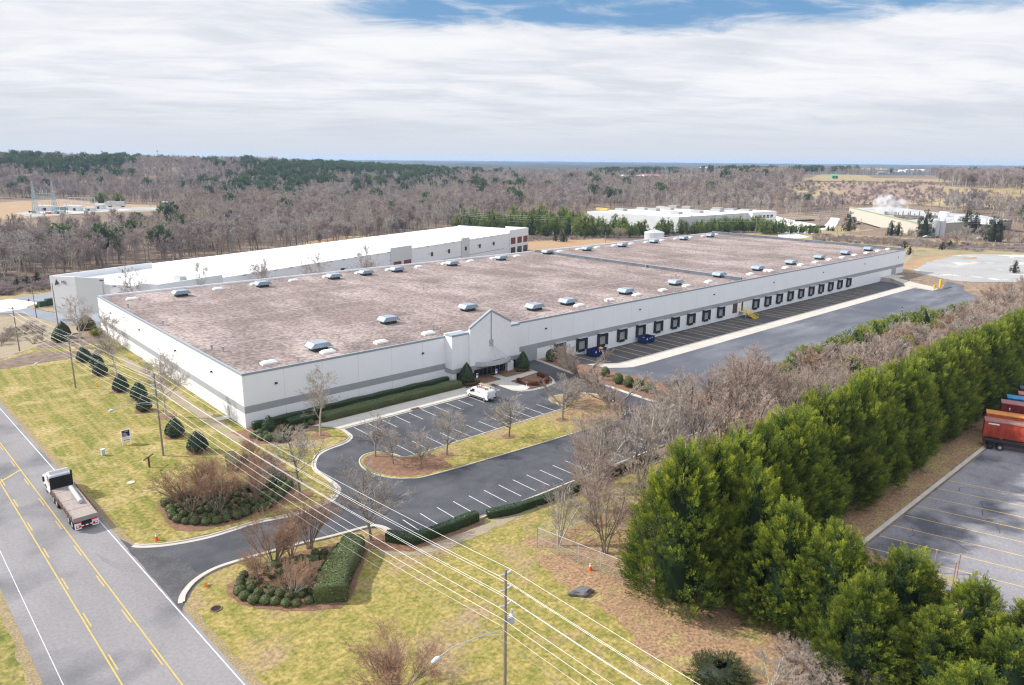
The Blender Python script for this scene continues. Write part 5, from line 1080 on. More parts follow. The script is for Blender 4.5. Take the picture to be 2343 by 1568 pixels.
for i, (x, y, h) in enumerate(thk):
    side = 'left' if x < 30 else 'middle' if x < 55 else 'right'
    put_tree('bare_tree', T_THK[(i * 2 + (x > 55)) % 3 if x < 58 else 2 if i % 2 else 1], (x, y, 0), rg.uniform(0, 6), h, 'bare many-stemmed tree in the %s part of the thicket between car park and evergreens' % side, group='thicket trees, %s part' % side)
# belt of scrub and young trees between dock court and evergreen row
T_SCR = [bare_proto('scrub_tree', 180 + i, (TWIGP, TWIG, TWIGG, TWIGR)[i], (BARK, BARK, PALEB, BARK)[i], H=1, W=.62, r0=.011, stems=6, splay=.6, clear=.12, n=(9, 8, 7), ang=(.45, .5, .65), ratio=(.5, .5, .5), up=.08, shape=.8, top=.88, wob=.14, rmin=.0020) for i in range(4)]
n_ = 0
for i in range(215):
    x = 74 + (i / 215) ** .85 * 262 + rg.uniform(-2, 2); top_ = -51.5; y = rg.uniform(-76, top_)
    if x > 290: y = rg.uniform(-80, -46 - (x - 290) * .25)
    h = rg.uniform(6.5, 10.5) * (1.0 if x < 140 else .9); v = rg.choice([0, 0, 1, 1, 2, 3])
    w3 = ('reddish', 'tan', 'pale grey', 'russet')[v]; seg = 'near' if x < 130 else 'middle' if x < 210 else 'far'
    put_tree('scrub_tree', T_SCR[v], (x, y, float(gz(x, y))), rg.uniform(0, 6), (h * rg.uniform(.9, 1.25), h * rg.uniform(.9, 1.25), h), 'bare %s scrub tree in the %s part of the belt beside the dock court' % (w3, seg), group='%s scrub trees, %s part of the belt' % (w3, seg))
YPINE = leafmat('young_pine_needles', (.03, .055, .016), (.17, .22, .03), (.44, .45, .06))
PY_ = [conifer_mesh('young_pine_crown', YPINE, 200 + i, 1.0, .42, n=600, prof='leyland', size=(.09, .15), upw=.7, tpls=SPRS, lobes=4, tufts=60, tuft_len=.16) for i in range(2)]
for i, (x, y, h) in enumerate([(80, -47.5, 6.3), (97, -47.5, 5.8), (104, -48, 6.8), (110, -47.3, 7.3), (116, -48, 6.8), (121, -49, 7.8), (127, -48, 7.3), (133, -48.5, 8.3), (139, -48, 7.8), (145, -48.5, 8.3), (151, -48, 7.8), (157, -49, 8.3), (163, -49, 7.8), (170, -48.6, 7.8), (178, -49, 7.8), (186, -48.5, 5.2), (196, -48, 5.2), (206, -48, 5.2), (214, -48.5, 5.2), (86, -60, 6.3), (90, -71, 5.8)]):
    o = thing('young_pine', 'yellow-green young pine at the dock court edge, %s from the near end' % ORD[i], 'tree', (x, y, float(gz(x, y))), i, 'young pines along the dock court'); o.scale = (h * 1.15, h * 1.15, h)
    link('crown', PY_[i % 2], o); link('trunk', STM if i else (globals().__setitem__('STM', stem_mesh('pine_stem', .6, .025)) or STM), o)

for i in range(14):
    x, y, h = 86 + i * 7 + (i * 37 % 5) - 2, -53.5 - (i * 29 % 9), 4.5 + (i * 13 % 4) * .6
    o = thing('evergreen_bush', 'bright green bush among the scrub beside the dock court, %s from the near end' % ORD[i], 'shrub', (x, y, float(gz(x, y))), i, 'green bushes in the scrub belt'); o.scale = (h * 1.25, h * 1.25, h); link('crown', PY_[i % 2], o)
# ---- the great evergreen row
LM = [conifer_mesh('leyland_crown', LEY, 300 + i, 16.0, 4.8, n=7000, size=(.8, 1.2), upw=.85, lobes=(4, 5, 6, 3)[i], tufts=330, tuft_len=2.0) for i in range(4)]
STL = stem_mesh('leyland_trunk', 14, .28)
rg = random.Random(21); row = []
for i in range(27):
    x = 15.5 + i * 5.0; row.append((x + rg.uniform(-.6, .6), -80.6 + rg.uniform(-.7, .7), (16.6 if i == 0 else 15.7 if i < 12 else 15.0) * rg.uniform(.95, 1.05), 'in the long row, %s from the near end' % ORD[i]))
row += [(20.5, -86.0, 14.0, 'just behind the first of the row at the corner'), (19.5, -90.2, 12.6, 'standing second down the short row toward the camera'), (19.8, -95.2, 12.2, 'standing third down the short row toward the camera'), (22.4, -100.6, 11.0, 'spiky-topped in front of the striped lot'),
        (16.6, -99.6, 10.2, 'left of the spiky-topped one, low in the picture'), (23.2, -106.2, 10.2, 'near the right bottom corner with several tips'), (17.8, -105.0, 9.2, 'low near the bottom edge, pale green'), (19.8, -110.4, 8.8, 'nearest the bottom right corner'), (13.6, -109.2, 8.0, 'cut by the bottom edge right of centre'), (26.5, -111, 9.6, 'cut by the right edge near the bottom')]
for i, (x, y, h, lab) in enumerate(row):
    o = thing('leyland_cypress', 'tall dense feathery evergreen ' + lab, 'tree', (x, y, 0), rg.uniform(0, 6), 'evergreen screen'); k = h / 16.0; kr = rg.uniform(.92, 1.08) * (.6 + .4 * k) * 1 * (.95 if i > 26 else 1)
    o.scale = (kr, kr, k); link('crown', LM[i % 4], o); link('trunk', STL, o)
JM = conifer_mesh('juniper_crown', leafmat('juniper', (.03, .04, .02), (.09, .11, .04), (.20, .20, .07)), 350, 1.8, 2.6, n=700, prof='ball', size=(.5, .9), upw=.4)
o = thing('juniper', 'low spreading grey-green juniper at the bottom below the evergreens', 'shrub', (7.0, -91.0, -.3)); link('crown', JM, o)
rgb = random.Random(31)
for i in range(16):
    x, y = rgb.uniform(8, 16), rgb.uniform(-103, -94); h = rgb.uniform(2.2, 3.4)
    put_tree('bramble_bush', T_SCR[i % 2 + 1], (x, y, 0), rgb.uniform(0, 6), (h * 1.5, h * 1.5, h), 'tangled straw-coloured bramble at the bottom edge below the evergreens', 'shrub', 'brambles at the bottom edge')
for i in range(14):
    x, y = -10 - rgb.uniform(0, 14), 106 + rgb.uniform(0, 24); h = rgb.uniform(2, 3.2)
    put_tree('bramble_bush', T_SCR[i % 3], (x, y, float(gz(x, y))), rgb.uniform(0, 6), (h * 1.8, h * 1.8, h), 'tangled brown brush in the hollow behind the left lawn', 'shrub', 'brush in the hollow at the left')
o = thing('brown_bush', 'large cone-shaped brown bush by the far corner of the white side wall', 'shrub', (-2.2, 104, -1.2)); c_ = link('crown', mesh_np('brown_bush_crown', *(lambda q: (q[0], q[1], BROWNJ))(blob(77, 1, 1, 1, 1, 900, .2, 'drop')), tint=blob(77, 1, 1, 1, 1, 900, .2, 'drop')[2]), o); c_.scale = (2.4, 2.4, 2.5)
o = thing('yellow_bush', 'small yellow-green bush at the back corner of the white side wall', 'shrub', (-2.4, 92, 0)); c_ = link('crown', conifer_mesh('yellow_bush_crown', leafmat('forsythia', (.12, .14, .02), (.28, .28, .03), (.5, .42, .04)), 78, 2.2, 1.6, n=260, prof='ball', size=(.4, .7), tpls=SPRS), o)
# ------------------------------------------------------------------ woods
WOODC = mat('wood_twigs', (.43, .365, .345), (.34, .285, .27), scale=.35, rough=1, rnd=.28, coord='obj')
WOODR = mat('wood_twigs_reddish', (.42, .335, .31), (.33, .26, .24), scale=.35, rough=1, rnd=.22)
WOODG = mat('wood_twigs_grey', (.46, .42, .385), (.37, .335, .30), scale=.35, rough=1, rnd=.22)
WOODT = mat('wood_twigs_tan', (.46, .39, .30), (.37, .31, .235), scale=.35, rough=1, rnd=.18)
WT = []
for i in range(6):
    m_, b_ = ((WOODC, BARK), (WOODR, BARK), (WOODG, PALEB), (WOODC, BARK), (WOODT, PALEB), (WOODR, BARK))[i]
    t_, c_ = bare(400 + i, H=1, W=.52, r0=.016 if i in (2, 4) else .011, stems=1 if i % 3 else 2, splay=.12, clear=.32, n=(15, 8, 7), ang=(.65, .65, .75), ratio=(.5, .5, .5), up=.15, wob=.13, rmin=.0022, shape=.7)
    WT.append((mesh_np('woodland_trunk', *t_, b_), mesh_np('woodland_crown', *c_, m_)))
PF = [conifer_mesh('far_pine_crown', PINEF, 500 + i, 1.0, (.24, .28)[i], n=260, prof='ball', size=(.10, .17), upw=.6, tpls=SPRS, z0=.42, lobes=4, tufts=30, tuft_len=.10) for i in range(2)]
PN = [conifer_mesh('stand_pine_crown', PINE, 520 + i, 1.0, (.36, .40, .33)[i], n=520, prof='leyland', size=(.08, .14), upw=.8, tpls=SPRS, z0=.08, lobes=4, tufts=46, tuft_len=.15) for i in range(3)]
PST = stem_mesh('tall_pine_stem', .75, .014)
BR = []
for i in range(2):
    t_, c_ = bare(540 + i, H=1, W=.55, r0=.012, stems=6, splay=.5, clear=.1, n=(7, 6, 5), ang=(.6, .7, .7), ratio=(.5, .55, .5), up=.15, wob=.15, rmin=.006)
    BR.append(mesh_np('hill_brush', *merge([t_, c_]), (WOODR, WOODC)[i]))
def inpoly(x, y, P):
    c = np.zeros(len(x), bool); n = len(P)
    for i in range(n):
        x1, y1 = P[i][:2]; x2, y2 = P[(i + 1) % n][:2]
        hit = ((y1 > y) != (y2 > y)) & (x < (x2 - x1) * (y - y1) / (y2 - y1 + 1e-12) + x1); c ^= hit
    return c
def projn(P):
    d = P - CAM; q = d @ FW; return PX + FPX * (d @ RT) / q, PY - FPX * (d @ UP) / q, q
rng = np.random.default_rng(7)
def scatter(r0, r1, area):
    n = int(.5 * radians(84) * (r1 * r1 - r0 * r0) / area); r = np.sqrt(rng.uniform(r0 * r0, r1 * r1, n)); a = YAW - np.radians(rng.uniform(-42, 42, n))
    x, y = CAM[0] + r * np.cos(a), CAM[1] + r * np.sin(a); return np.stack([x, y, gz(x, y), r], -1)
pts = np.concatenate([scatter(250, 620, 36), scatter(620, 1100, 62), scatter(1100, 1500, 100), scatter(1500, 2300, 220)])
u, v, q = projn(pts[:, :3]); hpx = 13 * FPX / q
base = np.interp(u, [-400, 0, 210, 420, 640, 760, 1000, 1050, 1100, 1340, 1346, 1750, 1760, 1900, 1940, 2105, 2320, 2343, 2700], [655, 648, 625, 600, 580, 562, 530, 518, 503, 497, 476, 486, 497, 494, 474, 476, 512, 540, 560])
ok = v < base
Z1 = lambda L: [z1(*p) for p in L]
clear_sub = Z1([(-300, 570), (560, 560), (1000, 598), (1570, 628), (1580, 700), (900, 705), (300, 745), (-300, 790)])
ok &= ~inpoly(u, v, clear_sub) & ~inpoly(u, v - hpx, clear_sub) & ~inpoly(u, v - hpx * .5, clear_sub)
b2c = [(760, 560), (880, 548), (1000, 535), (1050, 533), (1050, 545), (900, 568), (760, 580)]
ok &= ~inpoly(u, v, b2c)
for P in ([(1835, 401), (2110, 402), (2185, 409), (2185, 421), (1835, 419)], [(1415, 404), (1640, 404), (1640, 420), (1415, 420)], [(1885, 383), (2125, 383), (2125, 397), (1885, 397)],
          [(2100, 424), (2500, 444), (2500, 452), (2100, 434)]): ok &= ~inpoly(u, v, P)
bx = [P3(-8, -12), P3(w3_ + 40, -12), P3(w3_ + 40, d3_ + 8), P3(-8, d3_ + 8)]; ok &= ~inpoly(pts[:, 0], pts[:, 1], bx)
bx = [P4(-4, -4), P4(w4 + 4, -4), P4(w4 + 4, 60), P4(w4 * .75, 95), P4(w4 * .55, d4 + 6), P4(-4, d4 + 6)]; ok &= ~inpoly(pts[:, 0], pts[:, 1], bx)
ok &= ~inpoly(pts[:, 0], pts[:, 1], [(455, 118), (545, 155), (585, 220), (520, 240), (465, 190), (435, 150)])
brush_z = inpoly(u, v, [(1770, 455), (1835, 418), (2120, 418), (2330, 452), (2560, 470), (2560, 492), (2250, 478), (2100, 472), (1950, 470), (1850, 478)])
pts, u, v, q, brush_z = pts[ok], u[ok], v[ok], q[ok], brush_z[ok]
def gs(cu, cv, su, sv, a, sl=0.0): return a * np.exp(-((u - cu) / su) ** 2 - ((v - cv - sl * (u - cu)) / sv) ** 2)
pp_ = gs(120, 392, 110, 9, .95) + gs(30, 378, 60, 6, .7) + gs(260, 385, 40, 12, .6) + gs(800, 401, 190, 8, 1.1, .03) + gs(640, 415, 90, 14, .45) + gs(700, 432, 60, 12, .4) + gs(1230, 385, 200, 6, 1.0) + gs(1400, 390, 26, 14, .9) + gs(930, 430, 60, 14, .35) \
    + gs(1480, 398, 60, 6, .7) + gs(1690, 395, 60, 8, .5) + gs(1860, 404, 25, 8, .6) + gs(560, 445, 60, 14, .35) + gs(150, 405, 60, 8, .5) + gs(1960, 395, 80, 5, .35) + .009
pine = rng.uniform(0, 1, len(u)) < pp_ * (1.0 + .0 * u)
kindv = rng.integers(0, 6, len(u)); nf = .5 + .5 * np.sin(pts[:, 0] / 47.0) * np.cos(pts[:, 1] / 61.0); kindv = np.where(rng.uniform(0, 1, len(u)) < .5, (nf * 5.99).astype(int), kindv)
H_ = rng.uniform(11, 17, len(u)) * np.where(v - base[ok] > -6, .85, 1); H_ = np.where(u > 2120, H_ * 1.15, H_)
hb = rng.uniform(2.4, 5.0, len(u)); dens = rng.uniform(0, 1, len(u))
idx = np.where(brush_z, 6 + rng.integers(0, 2, len(u)), np.where(pine, 8 + rng.integers(0, 2, len(u)), kindv)); sc_ = np.where(brush_z, hb, np.where(pine, H_ * 1.12, H_))
near = (~brush_z) & (~pine) & (u > -20) & (u < 2363) & (v > -5); order = np.argsort(pts[:, 3] + 1e6 * (~near)); ind = order[:290]
zone = lambda uu: 'left of the white-roofed warehouse' if uu < 230 else 'behind the white-roofed warehouse' if uu < 1045 else 'behind the pine row' if uu < 1750 else 'around the far factory'
for k in ind:
    z_ = zone(u[k]); o = thing('woodland_tree', 'bare grey-brown tree in the front ranks of the woods ' + z_, 'tree', (pts[k, 0], pts[k, 1], pts[k, 2] - .2), float(rng.uniform(0, 6.28)), 'front trees of the woods ' + z_)
    s_ = float(sc_[k]); o.scale = (s_ * 1.1, s_ * 1.1, s_); a_, b_ = WT[int(idx[k]) % 6]; link('trunk', a_, o); link('crown', b_, o)
rest = np.ones(len(u), bool); rest[ind] = False
# the rest of the woods: one mass, instanced on points
protos = bpy.data.collections.new('wood_kinds')
def pobj(i, me_list):
    if len(me_list) == 1: me = me_list[0]
    else:
        bm = bmesh.new(); mats = []
        me = bpy.data.meshes.new('wood_kind')
        for j, m_ in enumerate(me_list):
            n0 = len(bm.faces); bm.from_mesh(m_); bm.faces.ensure_lookup_table()
            for f in bm.faces[n0:]: f.material_index = j
        bm.to_mesh(me); bm.free()
        for m_ in me_list: me.materials.append(m_.materials[0])
    o = bpy.data.objects.new('wood_kind_%02d' % i, me); protos.objects.link(o)
for i in range(6): pobj(i, list(WT[i]))
for i in range(2): pobj(6 + i, [BR[i]])
for i in range(2): pobj(8 + i, [PF[i], PST])
def mass(name, P, S_, I_, label, cat):
    me = bpy.data.meshes.new(name); me.vertices.add(len(P)); me.vertices.foreach_set('co', P.astype(np.float32).ravel())
    a = me.attributes.new('s', 'FLOAT', 'POINT'); a.data.foreach_set('value', S_.astype(np.float32))
    a = me.attributes.new('k', 'INT', 'POINT'); a.data.foreach_set('value', I_.astype(np.int32))
    a = me.attributes.new('r', 'FLOAT_VECTOR', 'POINT'); R_ = np.zeros((len(P), 3), np.float32); R_[:, 2] = rng.uniform(0, 6.28, len(P)); a.data.foreach_set('vector', R_.ravel())
    o = link(name, me); tag(o, label, cat, kind='stuff')
    g = bpy.data.node_groups.new(name, 'GeometryNodeTree'); g.interface.new_socket('Geometry', in_out='INPUT', socket_type='NodeSocketGeometry'); g.interface.new_socket('Geometry', in_out='OUTPUT', socket_type='NodeSocketGeometry')
    gn = g.nodes.new; gi, go = gn('NodeGroupInput'), gn('NodeGroupOutput'); ci = gn('GeometryNodeCollectionInfo'); ci.inputs[0].default_value = protos; ci.inputs[1].default_value = True; ci.inputs[2].default_value = True
    ip = gn('GeometryNodeInstanceOnPoints'); ip.inputs['Pick Instance'].default_value = True
    def at(n_, ty):
        x = gn('GeometryNodeInputNamedAttribute'); x.data_type = ty; x.inputs[0].default_value = n_; return x.outputs[0]
    L = g.links.new; L(gi.outputs[0], ip.inputs['Points']); L(ci.outputs[0], ip.inputs['Instance']); L(at('k', 'INT'), ip.inputs['Instance Index']); L(at('r', 'FLOAT_VECTOR'), ip.inputs['Rotation']); L(at('s', 'FLOAT'), ip.inputs['Scale']); L(ip.outputs[0], go.inputs[0])
    md = o.modifiers.new('scatter', 'NODES'); md.node_group = g; return o
PB = pts[rest][:, :3].copy(); PB[:, 2] -= .2
mass('woodland', PB, sc_[rest], idx[rest], 'bare winter woods with dark pines covering the hills to the horizon', 'woods')
# scrubby growth at the woodland edge behind the warehouses and around the fields
ex_ = []
for _ in range(900):
    uu, vv_ = rng.uniform(-30, 560), 0; vv_ = np.interp(uu, [0, 240, 560], [664, 640, 612]) + rng.uniform(-14, 14); p = G(uu, vv_); ex_.append((p.x, p.y, p.z, rng.uniform(1.2, 2.8), 6 + rng.integers(0, 2)))
for _ in range(1500):
    uu = rng.uniform(1180, 1700); p = G(uu, np.interp(uu, [1180, 1400, 1700], [548, 541, 536]) + rng.uniform(-6, 6)); ex_.append((p.x, p.y, p.z, rng.uniform(.8, 2.0), 6 + rng.integers(0, 2)))
for _ in range(1100):
    uu = rng.uniform(1860, 2480); p = G(uu, np.interp(uu, [1860, 2100, 2343, 2480], [547, 560, 580, 590]) + rng.uniform(-7, 6) - (6 if uu > 2250 else 0)); ex_.append((p.x, p.y, p.z, rng.uniform(1.0, 2.6), 6 + rng.integers(0, 2)))
ex_ = np.array(ex_); mass('field_edge_brush', ex_[:, :3], ex_[:, 3], ex_[:, 4], 'low reddish-brown brush along the field edges behind the warehouses', 'brush')
# ---- the pine stand between the woods and the warehouse
rg = random.Random(8); n_ = 0
for i in range(118):
    uu = 1045 + (i + rg.random()) / 118 * 830
    lo_, hi_ = (np.interp(uu, [1045, 1200, 1345, 1360, 1700, 1875], [500, 503, 508, 517, 524, 530]), np.interp(uu, [1045, 1200, 1345, 1560, 1700, 1875], [528, 545, 545, 543, 534, 538]))
    v_ = rg.uniform(lo_, hi_) if i % 4 else hi_ - rg.uniform(0, 4); p = G(uu, v_); h = rg.uniform(9.0, 13.5) * (1.05 if uu < 1345 else .8) * (.6 if uu > 1790 else 1)
    where = 'left of the far white warehouse' if uu < 1345 else 'in front of the far white warehouse'
    o = thing('pine_tree', 'bushy yellow-green pine in the stand ' + where, 'tree', p, rg.uniform(0, 6), 'pines ' + where); o.scale = (h, h, h); link('crown', PN[i % 3], o); link('trunk', PST, o)
# dark specimen conifers
for i, (f, a, b, h, r_, lab) in enumerate([(z4, 740, 860, 13, 1.1, 'brown-green cedar clump at the left end of the cream factory'), (z4, 1125, 900, 9, 1.1, 'dark rounded evergreen left of a pair before the factory wall'), (z4, 1187, 898, 8, 1.1, 'dark rounded evergreen right of a pair before the factory wall'), (z4, 1425, 912, 16, 1.0, 'tall dark cedar at the corner of the cream factory'),
        (z4, 1795, 880, 15, 1.2, 'broad dark cedar before the taupe factory wall'), (z4, 1882, 885, 13, 1.0, 'dark cedar right beside the broad one before the factory'), (z4, 2045, 955, 14, 1.2, 'dark cedar near the right end of the factory'), (z4, 2110, 960, 13, 1.1, 'rightmost dark cedar before the factory end'),
        (z4, 552, 855, 3.6, 1.3, 'small dark round tree by the access road, left'), (z4, 590, 858, 3.6, 1.3, 'small dark round tree by the access road, right'), (z4, 150, 862, 4.4, 1.4, 'dark round shrub by the far car park entrance'), (z4, 343, 848, 3.4, 1.3, 'small dark shrub left of two by the car park hedge'), (z4, 390, 848, 3.4, 1.3, 'small dark shrub right of two by the car park hedge'),
        (z4, 1248, 1015, 4, 1.2, 'small dark cedar behind the far warehouse corner'), (z4, 1297, 1078, 4.2, 1.2, 'small olive cedar on the straw field beside the far warehouse corner'), (z4, 1590, 1030, 4, 1.2, 'brownish small cedar at the gravel lot fence'), (z4, 1655, 1022, 4.6, 1.2, 'dark small cedar at the gravel lot fence'), (z4, 2250, 1240, 5, 1.2, 'olive cedar sticking out of the scrub at the right edge'),
        (z3, 2063, 790, 12, .9, 'dark slim cedar against the far white warehouse'), (z3, 470, 956, 5.4, 1.5, 'dark round bush on the orange field'), (z3, 400, 950, 4, 1.2, 'small dark bush left of the round one on the orange field'), (z3, 2320, 890, 9, 1.2, 'green fir by the far warehouse car park'),
        (z8, 385, 405, 4.2, 1.2, 'dark small cedar in the brush left of the second warehouse'), (z8, 570, 355, 4, 1.2, 'green small cedar in the brush left of the second warehouse'), (z8, 780, 300, 4.6, 1.2, 'dark small cedar nearer the second warehouse'), (z1, 1910, 640, 14, 1.4, 'dark pine by the power line beyond the second warehouse'), (z1, 925, 610, 12, 1.6, 'broad green pine behind the substation'), (z1, 1080, 605, 10, 1.4, 'green pine right of the broad one behind the substation'),
        (z2, 1735, 500, 15, 1.1, 'lone dark pine in the bare woods, leftmost'), (z2, 1880, 500, 15, 1.1, 'lone dark pine in the bare woods, second from the left'), (z2, 1980, 515, 16, 1.3, 'lone dark pine in the bare woods, third from the left'), (z2, 2050, 520, 19, 1.4, 'largest lone dark pine in the bare woods'), (z2, 2195, 500, 17, 1.1, 'slender lone dark pine in the bare woods'), (z2, 2320, 510, 15, 1.2, 'lone dark pine in the bare woods, rightmost')]):
    p = G(*f(a, b)); k = r_ * (.9 if 'cedar' in lab or 'round' in lab or 'shrub' in lab else 1)
    lone = 'lone' in lab; o = thing('dark_conifer', lab, 'tree', p, i, None); o.scale = (h * k, h * k, h)
    if not lone and 'pine' not in lab and 'fir' not in lab: CR_ = globals().setdefault('CED', conifer_mesh('cedar_crown', leafmat('cedar', (.02, .028, .014), (.06, .07, .028), (.14, .13, .05), rnd=.25), 560, 1.0, .27, n=420, prof='leyland', size=(.09, .15), tpls=SPRS, z0=.02, tufts=40, tuft_len=.12)); link('crown', CR_, o)
    else: link('crown', PF[i % 2] if lone else PN[i % 3], o); link('trunk', PST, o)
# ------------------------------------------------------------------ poles, lamps, wires
POLEM = mat('weathered_pole', (.30, .25, .21), (.20, .165, .14), scale=3, rough=.95, stretch=(6, 6, .5))
INS = mat('insulator_grey', (.55, .57, .60), rough=.4)
WIRE = mat('bare_aluminium_wire', (.85, .85, .83), (.8, .8, .78), rough=.5)
WIRED = mat('dark_cable', (.32, .31, .31), rough=.6)
LAMPM = mat('lamp_grey', (.62, .66, .70), rough=.4)
def upole(x, y, h, lab, arms=3, lamp=None, z=None, r=.17, cross=False):
    z = float(gz(x, y)) if z is None else z; t = thing('utility_pole', lab, 'utility pole', (x, y, z))
    MB().tube((0, 0, -.3), (0, 0, h), r, r * .65, n=10).build('pole', POLEM, t)
    for k in range(arms):
        zz_ = h - .45 - k * 1.45
        for s_ in (-1, 1):
            mb = MB(); mb.tube((s_ * .12, 0, zz_), (s_ * .62, 0, zz_ + .12), .09, .075, n=8); mb.tube((s_ * .62, 0, zz_ + .12), (s_ * .7, 0, zz_ + .13), .045, n=6); mb.build('insulator', INS, t)
    if cross:
        for zz_ in ((h - .4, h - 2.4) if cross > 1 else (h - .4,)): MB().box(-1.2, 1.2, -.06, .06, zz_ - .06, zz_ + .06).build('crossarm', POLEM, t)
    if lamp:
        zl, dx, dy = lamp; mb = MB(); P = [(0, 0, zl), (dx * .35, dy * .35, zl + .15), (dx * .75, dy * .75, zl + .1), (dx * .93, dy * .93, zl - .35)]; mb.path(P, .045, 6); mb.tube((0, 0, zl - .55), (dx * .4, dy * .4, zl + .1), .025, n=5); mb.build('lamp_arm', STEEL, t)
        mb = MB(); a = Vector((dx, dy, 0)).normalized(); c0_ = Vector((dx * .93, dy * .93, zl - .38)); mb.tube(c0_, c0_ + a * .35 - Vector((0, 0, .12)), .1, .22, n=10); mb.tube(c0_ + a * .35 - Vector((0, 0, .12)), c0_ + a * .75 - Vector((0, 0, .28)), .22, .1, n=10); mb.build('lamp_head', LAMPM, t, smooth=True)
    return t
P0 = (-10.7, -81.1, 13.8); P1 = (-14.85, -3.2, 13.75); P2 = (-17.1, 45.6, 11.5); p3 = G(*zS(180, 390)); P3_ = (p3.x, p3.y, 11.6); PN1 = (-6.6, -160, 13.5)
upole(*P0, 'tall wooden pole with transformer can and street lamp at the bottom centre', lamp=(8.2, -6.3, 1.3))
t = bpy.data.objects[[o.name for o in COL.objects if o.name.startswith('utility_pole')][0]]
mb = MB(); mb.lathe([(.2, 0), (.26, .05), (.26, .72), (.2, .85), (.1, .95), (.07, 1.35)], (.62, -.1, 8.55), 14); mb.box(.1, .45, -.15, -.05, 8.7, 9.2); mb.build('transformer', mat('transformer_grey', (.50, .56, .60), rough=.45), t)
MB().tube((.2, .05, 0), (.17, .05, 8.0), .05, n=6).build('conduit', STEEL, t)
upole(*P1, 'tall wooden pole with three insulator pairs and street lamp on the left lawn', lamp=(9.0, -6.2, 2.0))
upole(*P2, 'shorter wooden pole with street lamp near the yellow hydrant', lamp=(7.3, -6.6, -2.2))
upole(*P3_, 'wooden pole standing in the brush hollow at the left edge', arms=2, cross=True)
q_ = G(*z8(1215, 1160)); upole(q_.x, q_.y, 12.5, 'plain leaning wooden pole behind the first clipped hollies', arms=0)
def wire(a, b, sag, lab, r=.015, m=None, n=18, name='power_line'):
    a = Vector(a); b = Vector(b); pts_ = [a.lerp(b, i / n) - Vector((0, 0, sag * 4 * (i / n) * (1 - i / n))) for i in range(n + 1)]
    mb = MB()
    for p, q in zip(pts_[:-1], pts_[1:]): mb.tube(p, q, r, n=5, cap=False)
    return tag(mb.build(name, m or WIRE), lab, 'power line', 'overhead lines along the lawn')
def tip(P, s_, k, z0=0): return (P[0] + s_ * .7, P[1], z0 + P[2] - .32 - k * 1.45)
sp = [(PN1, P0, 'from the bottom edge to the near pole'), (P0, P1, 'between the near pole and the lawn pole'), (P1, P2, 'between the lawn pole and the shorter pole'), (P2, P3_, 'from the shorter pole toward the left edge')]
for a, b, w_ in sp:
    za = float(gz(*a[:2])); zb = float(gz(*b[:2])); Ls = hypot(a[0] - b[0], a[1] - b[1]); sg = Ls * Ls / 6000
    for s_, sd_ in ((-1, 'left'), (1, 'right')):
        for k, lv in ((0, 'top'), (1, 'middle'), (2, 'lowest')): wire(tip(a, s_, k, za), tip(b, s_, min(k, 2 if b is not P3_ else 1), zb), sg, '%s white wire on the %s side, %s' % (lv, sd_, w_))
    wire((a[0] - .2, a[1], za + a[2] - 4.6), (b[0] - .2, b[1], zb + b[2] - 4.6), sg * 1.1, 'neutral wire just under the insulators, ' + w_, r=.016)
    wire((a[0] - .2, a[1], za + a[2] - 5.3), (b[0] - .2, b[1], zb + b[2] - 5.6), sg * 1.3, 'thin dashed-looking cable below the neutral, ' + w_, r=.011)
    wire((a[0] - .2, a[1], za + a[2] - 6.7), (b[0] - .2, b[1], zb + b[2] - 6.6), sg * 1.3, 'lowest dark cable, ' + w_, r=.014, m=WIRED)
fp = {}
for i, (f, a, b, h, lab, cr) in enumerate([(z3, 308, 917, 14.2, 'pale pole on the orange field before the pine stand', 0), (z3, 1325, 858, 12.5, 'pole rising behind the steel tank', 0), (z3, 2228, 892, 11, 'pole with lamp near the far car park', 0), (z3, 853, 985, 7.6, 'short pole beyond the gravel roof', 0), (z4, 632, 892, 16, 'tall pole with many wires by the access road', 0),
        (z4, 838, 888, 10.5, 'thin pole with crossarm in front of the cream factory', 1), (z4, 752, 888, 8, 'slim grey post by the brown cedar clump', 0), (z4, 1690, 905, 12, 'pole in front of the taupe factory wall', 0), (z2, 1893, 850, 13, 'pole behind the white roof, left of three', 0), (z2, 2117, 850, 9, 'pole behind the white roof, middle of three', 1), (z2, 2231, 860, 12, 'pole behind the white roof, right of three', 0),
        (z1, 1020, 645, 20, 'tallest pole beside the white trailer at the substation', 1), (z1, 1375, 635, 12, 'pole right of the substation trailer', 0), (z1, 1440, 655, 14, 'twin-arm pole left of the grey box', 1), (z1, 1495, 655, 12, 'twin-arm pole beside the grey box', 1), (z1, 830, 590, 16, 'tapered steel pole behind the substation, left', 0), (z1, 866, 610, 18, 'tapered steel pole behind the substation, right', 0),
        (z2, 893, 500, 16, 'lone pole in the bare woods', 1), (z3, 497, 385, 14, 'distant pole on the wooded rise, left', 0), (z3, 797, 395, 18, 'distant pole on the wooded rise, centre', 0), (z3, 1072, 375, 18, 'distant pole above the white shed', 0), (z3, 1325, 385, 22, 'distant pole beside the red-roofed house', 0), (z3, 1935, 345, 18, 'distant pole on the right horizon, left one', 0), (z3, 2108, 350, 18, 'distant pole on the right horizon, right one', 0), (z4, 757, 372, 16, 'pole on the straw field ridge', 0)]):
    p = G(*f(a, b)); fp[i] = p; upole(p.x, p.y, h, lab, arms=0, cross=cr, r=.22 if p.length > 500 else .17)
def fwire(i, j, hi, hj, lab, r=.03, s_=1.5):
    a, b = fp[i], fp[j]; o = wire((a.x, a.y, a.z + hi), (b.x, b.y, b.z + hj), s_, lab, r=r); o['group'] = 'distant power lines'
